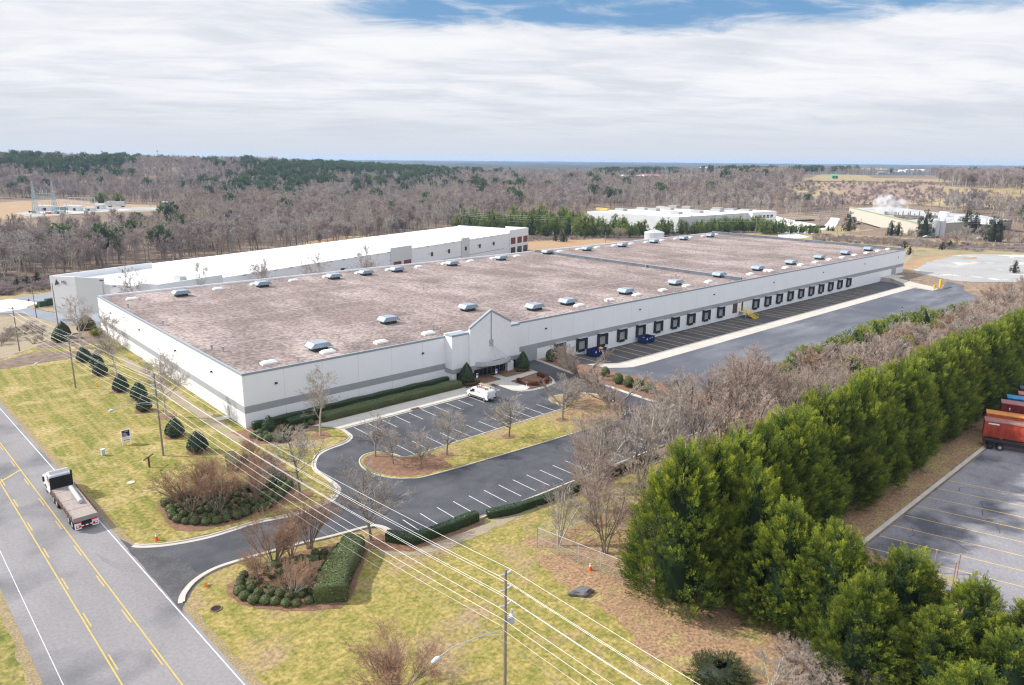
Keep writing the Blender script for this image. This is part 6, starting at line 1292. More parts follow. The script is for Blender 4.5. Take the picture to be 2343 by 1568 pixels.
for k, (o1, nm) in enumerate(((0, 'top'), (1.2, 'second'), (2.4, 'third'), (4, 'lowest'))):
    fwire(8, 0, 12.8 - o1, 14 - o1, nm + ' pale line left of the orange field pole', s_=.8); fwire(0, 1, 14 - o1, 12.2 - o1 * .9, nm + ' pale line between the orange field pole and the tank pole', s_=1.6)
    fwire(1, 4, 12.2 - o1, 15.8 - o1, nm + ' pale line from the tank pole to the access road pole', s_=2); fwire(4, 7, 15.6 - o1, 12 - o1, nm + ' pale line crossing the cream factory', s_=1.2)
    e = G(2500, 520); a = fp[7]; o = wire((a.x, a.y, a.z + 12 - o1), (e.x, e.y, e.z + 12 - o1), 1.0, nm + ' pale line right of the taupe factory wall', r=.03); o['group'] = 'distant power lines'
# dark street lamp and stop sign by the lane
q = G(*z8(765, 995)); t = thing('street_lamp', 'slim black lamp post by the service lane at the left', 'street lamp', q); MB().tube((0, 0, 0), (0, 0, 8.2), .11, .07, n=8).build('post', DARK, t); MB().box(-.9, .5, -.2, .2, 8.2, 8.32).build('lamp_head', DARK, t)
def signpost(loc, lab, h, pm, size, pole=.035, rz=0.0, oct_=False, cat='sign'):
    t = thing('sign_post', lab, cat, loc, rz); MB().tube((0, .03, 0), (0, .03, h), pole, n=6).build('post', STEEL, t); mb = MB(); w_, hh = size
    if oct_: mb.yprism([(cos(radians(22.5 + 45 * i)) * w_, h - w_ + sin(radians(22.5 + 45 * i)) * w_) for i in range(8)], -.03, -.01)
    else: mb.box(-w_ / 2, w_ / 2, -.03, -.01, h - hh, h)
    mb.build('sign_plate', pm, t); return t
REDP = mat('red_paint', (.5, .02, .02), rough=.4); BLUEP = mat('blue_paint', (.02, .08, .4), rough=.4)
t = signpost(G(*z8(620, 770)), 'red octagonal stop sign by the service lane', 2.6, REDP, (.42, .42), oct_=True, rz=.3)
RX = Matrix.Rotation(pi / 2, 4, 'X')
wtext('STOP', Vector((-.34, -.035, 2.06)), .3, PLAINW, t, RX)
for (x, y, lab) in ((52.6, -6.6, 'blue and white accessible parking sign in front of the entrance glass'), (47.4, -6.4, 'small accessible parking sign beside the left entrance holly')):
    t = signpost((x, y, 0), lab, 2.5, PLAINW, (.5, .95)); MB().box(-.18, .18, -.04, -.03, 2.0, 2.42).build('blue_symbol', BLUEP, t)
for i, (a, b, w_, d_, h, lab) in enumerate([(770, 800, .8, .8, 1.0, 'small black utility cabinet by the lane'), (895, 768, 2.6, 1.8, 1.8, 'dark green transformer box on the lane verge'), (1075, 742, 3.0, 2.0, 2.4, 'larger dark green utility box beside the second warehouse')]):
    q = G(*z8(a, b)); t = thing('utility_box', lab, 'utility box', q, .3); MB().box(-w_ / 2, w_ / 2, -d_ / 2, d_ / 2, .1, h).build('cabinet', mat('cabinet_green', (.03, .06, .04), rough=.5), t, bevel=.04); MB().box(-w_ / 2 - .15, w_ / 2 + .15, -d_ / 2 - .15, d_ / 2 + .15, -.1, .1).build('pad', CONC, t)
# ------------------------------------------------------------------ lawn furniture
NAVY = mat('navy_board', (.012, .012, .075), rough=.4)
t = thing('lease_sign', 'white-framed navy real estate board reading FOR LEASE on the left lawn', 'sign', (-17.85, 5.7, 0), .03)
for s_ in (-.66, .66): MB().box(s_ - .06, s_ + .06, -.05, .05, -.1, 2.62 if s_ > 0 else 2.56).build('post', PLAINW, t)
bd = MB().box(-.6, .6, -.03, .03, .55, 2.56).build('board', PLAINW, t)
pn = MB().box(-.57, .57, -.045, -.03, 1.4, 2.46).build('navy_panel', NAVY, bd)
MB().box(-.52, -.22, -.05, -.045, 2.17, 2.4).build('red_logo', mat('crimson', (.35, .01, .06), rough=.4), pn)
wtext('CUSHMAN &', Vector((-.18, -.052, 2.30)), .11, PLAINW, bd, RX, .003); wtext('WAKEFIELD', Vector((-.18, -.052, 2.18)), .11, PLAINW, bd, RX, .003)
wtext('FOR', Vector((-.5, -.052, 1.87)), .27, PLAINW, bd, RX, .005); wtext('LEASE', Vector((-.5, -.052, 1.64)), .27, PLAINW, bd, RX, .005)
mb = MB(); mb.box(-.5, .28, -.05, -.045, 1.5, 1.55); mb.build('small_print', PLAINW, bd)
mb = MB(); mb.box(-.4, .3, -.035, -.03, 1.18, 1.21); mb.box(-.45, .45, -.035, -.03, 1.05, 1.08); mb.box(-.45, .5, -.035, -.03, .72, .82); mb.build('small_print', NAVY, bd)
WOODB = mat('brown_wood', (.13, .07, .045), (.09, .05, .03), scale=4, rough=.8)
t = thing('wooden_signpost', 'brown T-shaped wooden post with a long thin top board seen edge-on', 'sign', (-17.9, -6.6, 0), .75); MB().box(-.1, .1, -.1, .1, -.1, 1.6).build('post', WOODB, t); MB().box(-1.25, 1.25, -.07, .07, 1.6, 1.75).build('top_board', WOODB, t)
HY = mat('hydrant_yellow', (.75, .5, .03), rough=.45)
for (x, y, lab) in ((-13.5, 44, 'yellow fire hydrant on the left lawn near the shorter pole'), (55.2, -26.6, 'yellow fire hydrant on the mulched end of the island')):
    t = thing('fire_hydrant', lab, 'fire hydrant', (x, y, 0)); MB().lathe([(.2, 0), (.2, .06), (.14, .07), (.14, .62), (.18, .63), (.18, .68), (.13, .82), (.05, .9), (.05, .96)], n=12).build('barrel', HY, t, smooth=False)
    MB().tube((-.27, 0, .5), (.27, 0, .5), .07, n=8).build('nozzle', HY, t); MB().tube((0, -.25, .42), (0, 0, .42), .1, n=8).build('nozzle', HY, t)
t = thing('utility_box', 'small pale blue telecom pedestal on the grass beside the road', 'utility box', (-22, 3.1, 0), .2); MB().box(-.26, .26, -.2, .2, 0, 1.0).build('cabinet', mat('pale_cyan', (.45, .62, .62), rough=.5), t, bevel=.03); MB().box(-.29, .29, -.23, .23, 1.0, 1.08).build('cap', PLAINW, t)
CONEM = mat('traffic_orange', (.75, .13, .02), rough=.5)
def cone(loc, lab, lying=False):
    t = thing('traffic_cone', lab, 'traffic cone', loc); mb = MB(); mb.box(-.2, .2, -.2, .2, 0, .04).build('base', CONEM, t); MB().lathe([(.15, .04), (.03, .92)], n=14).build('cone', CONEM, t); MB().lathe([(.098, .46), (.07, .66)], n=14).build('reflective_band', PLAINW, t)
    MB().lathe([(.062, .72), (.05, .82)], n=14).build('reflective_band', PLAINW, t); t.scale = (1.3, 1.3, 1.15)
    if lying: t.rotation_euler = (radians(95), 0, 2.2); t.scale = (1, 1, .7)
cone((-24, -30.6, 0), 'orange traffic cone on the kerb at the driveway mouth'); cone((11.6, -70.9, 0), 'orange traffic cone by the chain-link fence'); cone((-23.1, -45.1, .15), 'faded orange cone lying in the grass near the kerb', True)
t = thing('drain_inlet', 'round dark drain opening in the grass near the driveway', 'drain', (-23.8, -49.8, 0)); MB().lathe([(.62, -.02), (.62, .07), (.5, .07), (.5, .03)], n=18).build('rim', MULCH, t); MB().lathe([(.49, .0), (.49, .05)], n=18).build('opening', BLACK, t)
mb = MB(); rg = random.Random(5); P = []
bm = bmesh.new(); bmesh.ops.create_icosphere(bm, subdivisions=3, radius=1)
for v in bm.verts:
    n_ = .16 * sin(v.co.x * 5 + 1) + .12 * sin(v.co.y * 6 + 2) + .1 * sin(v.co.z * 9); v.co *= 1 + n_; v.co.z = min(v.co.z, .55 + .12 * sin(v.co.x * 4)); v.co.x *= 1.35; v.co.y *= .7; v.co.z *= .75
me = bpy.data.meshes.new('boulder'); bm.to_mesh(me); bm.free(); me.materials.append(mat('slate_rock', (.16, .15, .16), (.10, .09, .10), scale=2.5, rough=.9, bump=.5)); o = link('boulder', me, loc=(7.4, -73.5, .1)); o.rotation_euler = (0, 0, -.5); tag(o, 'flat grey boulder on the leaf-strewn ground near the fence', 'boulder')
# utility cover
o = MB().lathe([(.55, 0), (.55, .05)], n=16).build('manhole_cover', CONC, None, loc=(-21.6, -10.6, 0)); tag(o, 'round concrete utility cover in the grass near the truck', 'manhole cover')
o = MB().box(-.9, .9, -.35, .35, .15, .2).build('storm_drain', mat('rusty_iron', (.12, .07, .05), rough=.8), None, loc=(28.3, -11.0, 0)); tag(o, 'rusty storm drain set in the front kerb of the car park', 'drain')
t = thing('mailbox', 'dark mailbox on a white post at the kerbed planter', 'mailbox', (53.6, -15.2, 0), .3); MB().box(-.05, .05, -.05, .05, 0, 1.05).build('post', PLAINW, t); MB().yprism([(-.2, 1.05), (.2, 1.05), (.2, 1.3), (.12, 1.45), (-.12, 1.45), (-.2, 1.3)], -.35, .3).build('box', mat('teal_metal', (.05, .10, .11), rough=.5), t)
# chain-link fences
FM = mat('fence_wire', (.55, .55, .54), rough=.5, metal=.3)
def fence(P, h, lab, sp_=3.0, mesh=.3, r=.017, rail=True):
    t = thing('chain_link_fence', lab, 'fence')
    mb = MB(); mb2 = MB(); mr = MB(); posts = []
    for a, b in zip(P[:-1], P[1:]):
        a = Vector((a[0], a[1], 0)); b = Vector((b[0], b[1], 0)); L_ = (b - a).length; n = max(1, round(L_ / sp_)); d = (b - a) / L_
        for i in range(n + 1 if b[:2] == P[-1][:2] or True else n): posts.append(a.lerp(b, i / n))
        g = lambda p: float(gz(p.x, p.y))
        for i in range(n):
            p, q = a.lerp(b, i / n), a.lerp(b, (i + 1) / n); mr.tube((p.x, p.y, g(p) + h), (q.x, q.y, g(q) + h), r * 2, n=5); mr.tube((p.x, p.y, g(p) + h * .5), (q.x, q.y, g(q) + h * .5), r * 1.3, n=4)
        k = int(L_ / mesh)
        for i in range(-int(h / mesh), k):
            for sgn in (0, 1):
                s0, s1 = i * mesh, i * mesh + h; z0, z1_ = 0, h
                if s0 < 0: z0 = -s0; s0 = 0
                if s1 > L_: z1_ = h - (s1 - L_); s1 = L_
                if s1 <= s0: continue
                if sgn: z0, z1_ = h - z0, h - z1_
                p, q = a + d * s0, a + d * s1; mb.tube((p.x, p.y, g(p) + z0), (q.x, q.y, g(q) + z1_), r * .5, n=3, cap=False)
    mb.build('wire_mesh', FM, t); mr.build('rail', FM, t)
    seen = set()
    for p in posts[:100]:
        k = (round(p.x, 1), round(p.y, 1))
        if k in seen: continue
        seen.add(k); MB().tube((p.x, p.y, float(gz(p.x, p.y)) - .1), (p.x, p.y, float(gz(p.x, p.y)) + h + .05), .045, n=6).build('post', FM, t)
fence([(10.6, -63.0), (13.1, -78.0)], 2.6, 'chain-link fence at the edge of the thicket near the boulder', 3.0, .28)
fence([(10.6, -63.0), (30, -62.6)], 2.6, 'chain-link fence running back into the thicket', 3.2, .4)
fence([(287.7, -3.0), (286.5, -22.6)], 2.4, 'chain-link fence beside the loading ramp at the far corner', 3, .5, .02)
fence([(318, 8), (356.4, 18), (375.6, 11.5), (398, 9)], 2.6, 'chain-link fence along the back of the gravel lot', 5, .8, .03)
fence([(398, 9), (413.6, -17), (425, -45)], 2.6, 'chain-link fence at the right end of the gravel lot', 5, .8, .03)
fence([(82, -57.5), (92, -60), (104, -66)], 2.4, 'short chain-link fence glimpsed inside the scrub belt', 3, .4)
# bollards, posts
o = MB().tube((0, 0, 0), (0, 0, 3.2), .45, n=12).build('bollard', HY, None, loc=(270.9, -23.2, -1.0)); tag(o, 'yellow bollard at the foot of the ramp, farther one', 'bollard')
o = MB().tube((0, 0, 0), (0, 0, 1.6), .4, n=12).build('bollard', HY, None, loc=(266.0, -22.8, -1.3)); tag(o, 'short yellow bollard at the foot of the ramp, nearer one', 'bollard')
t = thing('post_frame', 'three rusty upright posts on a small square base in the striped lot', 'post frame', (40.6, -99.2, 0), .3)
for x, y, h in ((1.2, 1.2, 2.9), (-.9, -.7, 3.0), (1.1, -1.1, 3.1)): MB().tube((x, y, 0), (x, y, h), .07, n=6).tube((x, y, h), (x, y, h + .08), .16, n=8).build('post', mat('rusty_post', (.35, .24, .20), rough=.8), t)
MB().box(-1.1, 1.3, -1.3, 1.3, 0, .12).build('base', DIRT, t)
# ------------------------------------------------------------------ wheels and vehicles
TYRE = BLACK; RIM = mat('wheel_rim', (.55, .55, .56), rough=.35, metal=.5)
def wheel(t, x, y, r, wd, side, dark=False):
    o = MB().tube((x - wd / 2, y, r), (x + wd / 2, y, r), r, n=20).build('wheel', TYRE, t, bevel=.02); s_ = x + side * (wd / 2 + .005)
    MB().tube((s_ - side * .01, y, r), (s_ + side * .012, y, r), r * .56, r * .5, n=16).build('rim', DARK if dark else RIM, o); return o
VW = mat('van_white', (.78, .79, .80), rough=.3, spec=.5); AMB = mat('tail_light_red', (.55, .02, .02), rough=.3)
van = thing('van', 'white cargo van with ladders on its roof rack parked nose-in near the entrance', 'van', (42.45, -17.0, 0), radians(4)); van.scale = (1.1, 1.1, 1.1)
prof = [(0, .38), (-.02, .9), (.02, 1.75), (.14, 2.02), (.5, 2.12), (3.7, 2.14), (4.1, 2.05), (4.75, 1.42), (5.35, 1.18), (5.62, .95), (5.66, .42), (5.1, .32), (.3, .32)]
MB().xprism(prof, -1.0, 1.0).build('body', VW, van, bevel=.09)
mb = MB(); mb.xprism([(0, .42), (-.12, .44), (-.12, .68), (0, .7)], -1.0, 1.0); mb.xprism([(5.6, .34), (5.74, .36), (5.74, .72), (5.6, .74)], -1.0, 1.0); mb.build('bumper', SEAL, van)
for s_ in (-1, 1):
    MB().xprism([(.7, .42), (.7, .62), (4.4, .62), (4.4, .42)], s_ * 1.0 - .012, s_ * 1.0 + .012).build('side_trim', SEAL, van)
    MB().xprism([(3.45, 1.25), (3.45, 1.82), (3.95, 1.82), (4.45, 1.3), (4.45, 1.22)], s_ * 1.0 - .012, s_ * 1.0 + .012).build('window', GLASS, van)
    MB().box(s_ * 1.0 - .1, s_ * 1.0 + .1, -.05, .02, .8, 1.4).build('tail_light', AMB, van); MB().box(s_ * 1.12 - .08, s_ * 1.12 + .08, 4.25, 4.45, 1.2, 1.5).build('mirror', SEAL, van)
    wheel(van, s_ * .88, 4.75, .36, .26, s_); wheel(van, s_ * .88, .98, .36, .26, s_)
MB().add([(-.86, 4.16, 2.03), (.86, 4.16, 2.03), (.9, 4.78, 1.46), (-.9, 4.78, 1.46)], [(0, 1, 2, 3)]).build('windscreen', GLASS, van)
mb = MB()
for y in (.7, 2.9): mb.tube((-.9, y, 2.24), (.9, y, 2.24), .035, n=6); [mb.box(x - .04, x + .04, y - .05, y + .05, 2.1, 2.5) for x in (-.85, -.3, .3, .85)]
mb.build('roof_rack', SEAL, van)
def ladder(x0, x1, y0, y1, z, m, lab):
    t = thing('ladder', lab, 'ladder', van.location, van.rotation_euler.z); t.scale = van.scale; mb = MB()
    for x in (x0, x1): mb.box(x - .04, x + .04, y0, y1, z, z + .1)
    for i in range(int((y1 - y0) / .35)): mb.tube((x0, y0 + .2 + i * .35, z + .05), (x1, y0 + .2 + i * .35, z + .05), .02, n=5)
    mb.build('frame', m, t)
ladder(-.8, -.38, .4, 3.3, 2.3, mat('ladder_red', (.36, .15, .13), rough=.5), 'red ladder on the near side of the van roof rack'); ladder(.5, .86, .2, 3.9, 2.4, mat('ladder_yellow', (.48, .41, .22), rough=.5), 'yellow ladder on the far side of the van roof rack')
mb = MB(); mb.box(-1.015, -1.0, 2.35, 2.95, 1.5, 1.56); mb.box(-1.015, -1.0, 2.3, 2.95, 1.38, 1.42); mb.box(-1.015, -1.0, 2.1, 2.2, 1.35, 1.62); mb.build('side_lettering', mat('van_logo_grey', (.3, .33, .37), rough=.5), van)
MB().box(-.26, .26, -.13, -.115, .5, .62).build('number_plate', PLAINW, van)
# flatbed truck
tr = thing('flatbed_truck', 'white-cabbed flatbed truck with brown stakes driving up the road', 'truck', (-29.75, -21.9, 0), radians(1.5)); tr.scale = (1.17, 1.42, 1.2)
CABW = mat('cab_white', (.74, .76, .78), rough=.3, spec=.5); DECK = mat('worn_deck_planks', (.36, .30, .27), (.28, .235, .21), scale=1.5, rough=.9, stretch=(4, .6, 1), line=(1, 2.4, .035, (.10, .09, .08)))
MB().box(-1.24, 1.24, 0, 8.4, 1.2, 1.38).build('deck', DECK, tr); MB().box(-.45, .45, .2, 10.8, .75, 1.2).build('chassis', DARK, tr)
MB().box(-1.2, 1.2, 8.42, 8.52, 1.2, 2.75).build('headboard', BLACK, tr, bevel=.03)
MB().xprism([(8.75, .95), (8.75, 2.85), (8.95, 3.0), (9.9, 2.98), (10.35, 2.15), (11.9, 1.95), (12.15, 1.75), (12.2, .7), (10.9, .7), (10.2, .95)], -1.1, 1.1).build('cab', CABW, tr, bevel=.08)
MB().xprism([(8.95, 3.0), (9.0, 3.35), (9.75, 3.05)], -1.0, 1.0).build('roof_fairing', CABW, tr, bevel=.03); MB().box(-.8, .8, 8.73, 8.76, 2.1, 2.6).build('window', GLASS, tr); MB().add([(-.95, 9.93, 2.96), (.95, 9.93, 2.96), (.98, 10.34, 2.2), (-.98, 10.34, 2.2)], [(0, 1, 2, 3)]).build('windscreen', GLASS, tr)
for s_ in (-1, 1):
    MB().box(s_ * 1.1 - .015, s_ * 1.1 + .015, 9.1, 9.9, 1.95, 2.65).build('window', GLASS, tr); MB().box(s_ * 1.45 - .1, s_ * 1.45 + .1, 9.9, 10.02, 1.9, 2.5).build('mirror', DARK, tr)
    MB().tube((s_ * 1.0, 8.7, .85), (s_ * 1.0, 10.0, .85), .3, n=14).build('fuel_tank', RIM, tr)
    for y in (11.1,): wheel(tr, s_ * .98, y, .5, .3, s_)
    for y in (.9, 2.15, 6.5, 7.75): wheel(tr, s_ * .95, y, .5, .5, s_)
    MB().box(s_ * .85 - .32, s_ * .85 + .32, -.02, .02, .25, .95).build('mudflap', PLAINW, tr); MB().box(s_ * .85 - .2, s_ * .85 + .2, -.035, -.02, .4, .7).build('mudflap_mark', REDP, tr)
    MB().box(s_ * .75 - .28, s_ * .75 + .28, -.1, -.04, .98, 1.14).build('tail_light', mat('lit_tail_red', (.7, .02, .02), rough=.3), tr)
    for i in range(16): MB().box(s_ * 1.26 - .03, s_ * 1.26 + .03, .3 + i * .52, .38 + i * .52, 1.1, 1.75).build('stake', WOODB, tr)
    MB().box(s_ * 1.26 - .035, s_ * 1.26 + .035, .1, 8.3, 1.12, 1.3).build('side_rail', WOODB, tr)
MB().box(-1.24, 1.24, -.06, 0, 1.12, 1.6).build('tailboard', mat('tail_grey', (.30, .29, .28), rough=.7), tr)
for i in range(9): MB().box(-1.0 + i * .222, -1.0 + (i + 1) * .222 - .004, -.14, -.06, .55, .66).build('bumper_stripe', REDP if i % 2 else PLAINW, tr)
o = MB().tube((0, 4.7, 1.95), (0, 10.4, 1.95), .28, n=14).build('steel_pipe', mat('pipe_grey', (.55, .60, .64), rough=.4, metal=.3), None, loc=(-29.75 + .45, -21.9, 0)); tag(o, 'long grey pipe lying on the right side of the truck bed', 'pipe')
# cars around the factory
def car(loc, rz, m, lab):
    t = thing('parked_car', lab, 'car', loc, rz); MB().xprism([(0, .35), (0, .85), (.5, .98), (1.2, 1.45), (2.7, 1.45), (3.5, 1.0), (4.4, .85), (4.5, .35)], -.9, .9).build('body', m, t, bevel=.08)
    for s_ in (-.905, .905): MB().xprism([(.7, 1.0), (1.25, 1.38), (2.65, 1.38), (3.3, 1.0)], s_ - .01, s_ + .01).build('window', GLASS, t); [wheel(t, s_ * .95, y, .33, .2, 1 if s_ > 0 else -1) for y in (.9, 3.6)]
for a, b, m, lab in ((1480, 917, VW, 'white pickup-sized car below the factory silos'), (1955, 937, VW, 'white car near the right end of the taupe wall'), (1600, 920, DARK, 'dark car right of the silos'), (850, 798, DARK, 'dark car at the left of the cream factory')): car(G(*z4(a, b)), .9, m, lab)
# ------------------------------------------------------------------ dock court things
DUMPB = mat('dumpster_blue', (.01, .025, .14), (.015, .03, .11), scale=2, rough=.45)
def dumpster(x, y, lab, L_=4.4, D_=2.4, rz=0.05):
    z = float(gz(x, y)); t = thing('dumpster', lab, 'dumpster', (x, y, z), rz); mb = MB(); h = 1.75
    for (a0, a1, b0, b1) in ((0, L_, 0, .06), (0, L_, D_ - .06, D_), (0, .06, .06, D_ - .06), (L_ - .06, L_, .06, D_ - .06)): mb.box(a0, a1, b0, b1, .12, h)
    mb.box(0, L_, 0, D_, .1, .2); mb.build('body', DUMPB, t)
    for i in range(8): MB().box(.2 + i * .55, .3 + i * .55, -.08, 0, .15, h - .1).build('rib', DUMPB, t)
    MB().box(-.06, L_ + .06, -.1, .02, h - .1, h + .04).box(-.06, L_ + .06, D_ - .02, D_ + .1, h - .1, h + .04).build('rim', DUMPB, t)
    MB().box(.5, .95, -.1, -.09, 1.1, 1.5).build('label', PLAINW, t); MB().box(2.0, 2.25, -.1, -.09, 1.2, 1.5).build('label', PLAINW, t); MB().box(2.9, 3.15, -.1, -.09, 1.25, 1.55).build('label', PLAINW, t)
    return t
dumpster(108.6, -3.5, 'open dark blue dumpster standing under the fifth dock door'); dumpster(87.0, -4.2, 'blue dumpster with yellow debris half hidden by bare branches', 5.4)
o = MB().obox((0, 0, .3), (1.3, .9, .5), .4, .3).build('debris', mat('yellow_plastic', (.8, .45, .02), rough=.5), None, loc=(91.0, -3.0, -.4)); tag(o, 'bright yellow sheet of debris on the hidden blue dumpster', 'debris')
o = MB().obox((0, 0, 0), (.9, .5, .4), .4, .4).build('debris', mat('pale_debris', (.6, .45, .36), rough=.7), None, loc=(109.6, -2.0, -.5)); tag(o, 'pale carton scraps inside the dark blue dumpster', 'debris')
st = thing('steel_stairs', 'bright yellow steel stairs from the dock wall down to the court', 'stairs', (162.2, -.02, -1.75)); st.scale = (1.35, 1.3, 1.05)
STY = mat('stair_yellow', (.82, .55, .01), rough=.5)
MB().box(-.7, 1.3, -2.0, 0, 1.5, 1.58).build('landing', STY, st)
for i in range(7): MB().box(-.55, 1.15, -2.35 - i * .32, -2.03 - i * .32, 1.33 - i * .21, 1.37 - i * .21).build('tread', STY, st)
for x in (-.62, 1.22):
    MB().add([(x - .03, -2.0, 1.58), (x + .03, -2.0, 1.58), (x + .03, -4.4, .0), (x - .03, -4.4, .0), (x - .03, -2.0, 1.2), (x + .03, -2.0, 1.2), (x + .03, -4.1, -.0), (x - .03, -4.1, -.0)], [(0, 1, 2, 3), (4, 7, 6, 5), (0, 4, 5, 1), (1, 5, 6, 2), (2, 6, 7, 3), (3, 7, 4, 0)]).build('stringer', STY, st)
    mb = MB(); mb.path([(x, -.1, 1.5), (x, -.1, 2.6), (x, -2.0, 2.6), (x, -4.3, 1.0), (x, -4.3, 0)], .035, 5); mb.path([(x, -2.0, 1.5), (x, -2.0, 2.6)], .035, 5); mb.tube((x, -.1, 2.05), (x, -2, 2.05), .025, n=5); mb.tube((x, -2, 2.05), (x, -4.3, .5), .025, n=5); mb.build('handrail', STY, st)
    MB().tube((x, -1.9, 0), (x, -1.9, 1.5), .06, n=6).build('leg', STY, st)
# person walking
def person(loc, rz, lab):
    bm = bmesh.new(); J = {'pel': (0, 0, .95), 'sp': (0, .01, 1.15), 'ch': (0, .03, 1.38), 'nk': (0, .05, 1.52), 'hd': (0, .08, 1.66), 'ht': (0, .09, 1.78), 'ls': (.17, .03, 1.44), 'le': (.24, -.05, 1.17), 'lh': (.22, .12, .98), 'rs': (-.17, .03, 1.44), 're': (-.23, .0, 1.17), 'rh': (-.18, .2, 1.08),
                             'lt': (.1, 0, .92), 'lk': (.1, .22, .52), 'la': (.1, .30, .09), 'lf': (.1, .45, .04), 'rt': (-.1, 0, .92), 'rk': (-.1, .02, .5), 'ra': (-.1, -.3, .14), 'rf': (-.1, -.2, .04)}
    Rr = {'pel': .15, 'sp': .14, 'ch': .17, 'nk': .06, 'hd': .095, 'ht': .07, 'ls': .075, 'le': .05, 'lh': .04, 'rs': .075, 're': .05, 'rh': .04, 'lt': .1, 'lk': .07, 'la': .05, 'lf': .04, 'rt': .1, 'rk': .07, 'ra': .05, 'rf': .04}
    E = [('pel', 'sp'), ('sp', 'ch'), ('ch', 'nk'), ('nk', 'hd'), ('hd', 'ht'), ('ch', 'ls'), ('ls', 'le'), ('le', 'lh'), ('ch', 'rs'), ('rs', 're'), ('re', 'rh'), ('pel', 'lt'), ('lt', 'lk'), ('lk', 'la'), ('la', 'lf'), ('pel', 'rt'), ('rt', 'rk'), ('rk', 'ra'), ('ra', 'rf')]
    ks = list(J); me = bpy.data.meshes.new('person'); me.from_pydata([J[k] for k in ks], [(ks.index(a), ks.index(b)) for a, b in E], []); me.materials.append(mat('black_clothing', (.012, .012, .015), rough=.9))
    o = link('person', me); o.location = loc; o.rotation_euler = (0, 0, rz); o.modifiers.new('s', 'SKIN'); o.modifiers.new('u', 'SUBSURF').levels = 1; o.modifiers['u'].render_levels = 1
    for i, k in enumerate(ks): me.skin_vertices[0].data[i].radius = (Rr[k], Rr[k] * .8); me.skin_vertices[0].data[i].use_root = (k == 'pel')
    tag(o, lab, 'person'); return o
pp_xy = (210.4, -31.5); person((*pp_xy, float(gz(*pp_xy))), 2.2, 'person in black walking alone across the dock court holding a white sheet')
o = MB().box(-.02, .02, -.15, .15, -.11, .11).build('paper', PLAINW, None, loc=(pp_xy[0] - .28, pp_xy[1] - .1, float(gz(*pp_xy)) + 1.05)); tag(o, 'white sheet held by the person in black', 'paper')
# ------------------------------------------------------------------ shipping containers on trailers at the right edge
zc = crop(3860, 1500, 236, 1088); ed = Vector((.30, -.954, 0)).normalized(); wd_ = Vector((ed.y * -1, ed.x, 0))
def container(a, b, ztop, m, mr, lab, base=None, h=2.75, wheels=False, text=None):
    p = Gp(*zc(a, b), ztop); t = thing('shipping_container', lab, 'container', (p.x, p.y, ztop - h)); L_, Wd = 12.2, 2.44
    out = []; n = 44
    for i in range(n + 1):
        k = i % 4; o_ = 0 if k in (0, 1) else .07; q = ed * (L_ * i / n) + wd_ * o_; out.append((q.x, q.y))
    for i in range(n, -1, -1):
        k = i % 4; o_ = Wd - (0 if k in (0, 1) else .07); q = ed * (L_ * i / n) + wd_ * o_; out.append((q.x, q.y))
    MB().prism(out, .12, h - .12).build('side_panels', m, t)
    fr_ = [(ed * s_ * L_ + wd_ * u_ * Wd) for s_, u_ in ((0, 0), (1, 0), (1, 1), (0, 1))]; MB().prism([(q.x, q.y) for q in fr_], 0, .13).build('bottom_rail', m, t)
    g = [(ed * (s_ * (L_ + .06) - .03) + wd_ * (u_ * (Wd + .06) - .03)) for s_, u_ in ((0, 0), (1, 0), (1, 1), (0, 1))]; rf = MB().prism([(q.x, q.y) for q in g], h - .13, h).build('roof', mr, t)
    mb = MB()
    for i in range(26):
        c = ed * (.25 + i * .47); mb.prism([((c + ed * x_ + wd_ * y_).x, (c + ed * x_ + wd_ * y_).y) for x_, y_ in ((0, .12), (.2, .12), (.2, Wd - .12), (0, Wd - .12))], h, h + .025)
    mb.build('roof_corrugation', mr, rf)
    Mt = Matrix((ed, Vector((0, 0, 1)), ed.cross(Vector((0, 0, 1))))).transposed().to_4x4()
    if text:
        for s_, dz in text: wtext(s_, Vector((*(ed * 1.15 - wd_ * .02)[:2], h - dz)), .85, PLAINW, t, Mt)
    return p, t
def rustc(n_, c1, c2): return mat(n_, c1, c2, scale=.7, rough=.7, detail=7, fine=.15, bscale=6)
MAR = rustc('maroon_container', (.50, .075, .035), (.36, .05, .028)); MARR = rustc('maroon_roof', (.34, .17, .16), (.30, .12, .11))
p1_, t1_ = container(372, 838, 4.15, MAR, MARR, 'maroon corrugated container on a trailer, nearest of the row at the right edge')
q = Vector((0, 0, 1.75)); Mt = Matrix((ed, Vector((0, 0, 1)), ed.cross(Vector((0, 0, 1))))).transposed().to_4x4()
mb = MB(); a_ = ed * .55 - wd_ * .015; b_ = ed * 2.1 - wd_ * .015; mb.quad((a_.x, a_.y, 2.2), (b_.x, b_.y, 2.2), (b_.x, b_.y, 2.45), (a_.x, a_.y, 2.45)); mb.build('number_plate', PLAINW, t1_)
c2_, t2_ = container(405, 700, 4.1, rustc('orange_container', (.70, .17, .02), (.55, .13, .02)), rustc('orange_roof', (.75, .30, .08), (.62, .25, .08)), 'bright orange container second in the row at the right edge')
container(682, 512, 5.6, rustc('dark_red_container', (.14, .014, .018), (.10, .012, .016)), MARR, 'dark red container with white letters behind the orange one', text=(('t', 1.15), ('e', 1.95), ('x', 2.65)))
container(792, 420, 5.0, rustc('blue_container', (.02, .14, .34), (.02, .11, .28)), rustc('blue_roof', (.04, .26, .50), (.04, .2, .42)), 'bright blue container behind the dark red one')
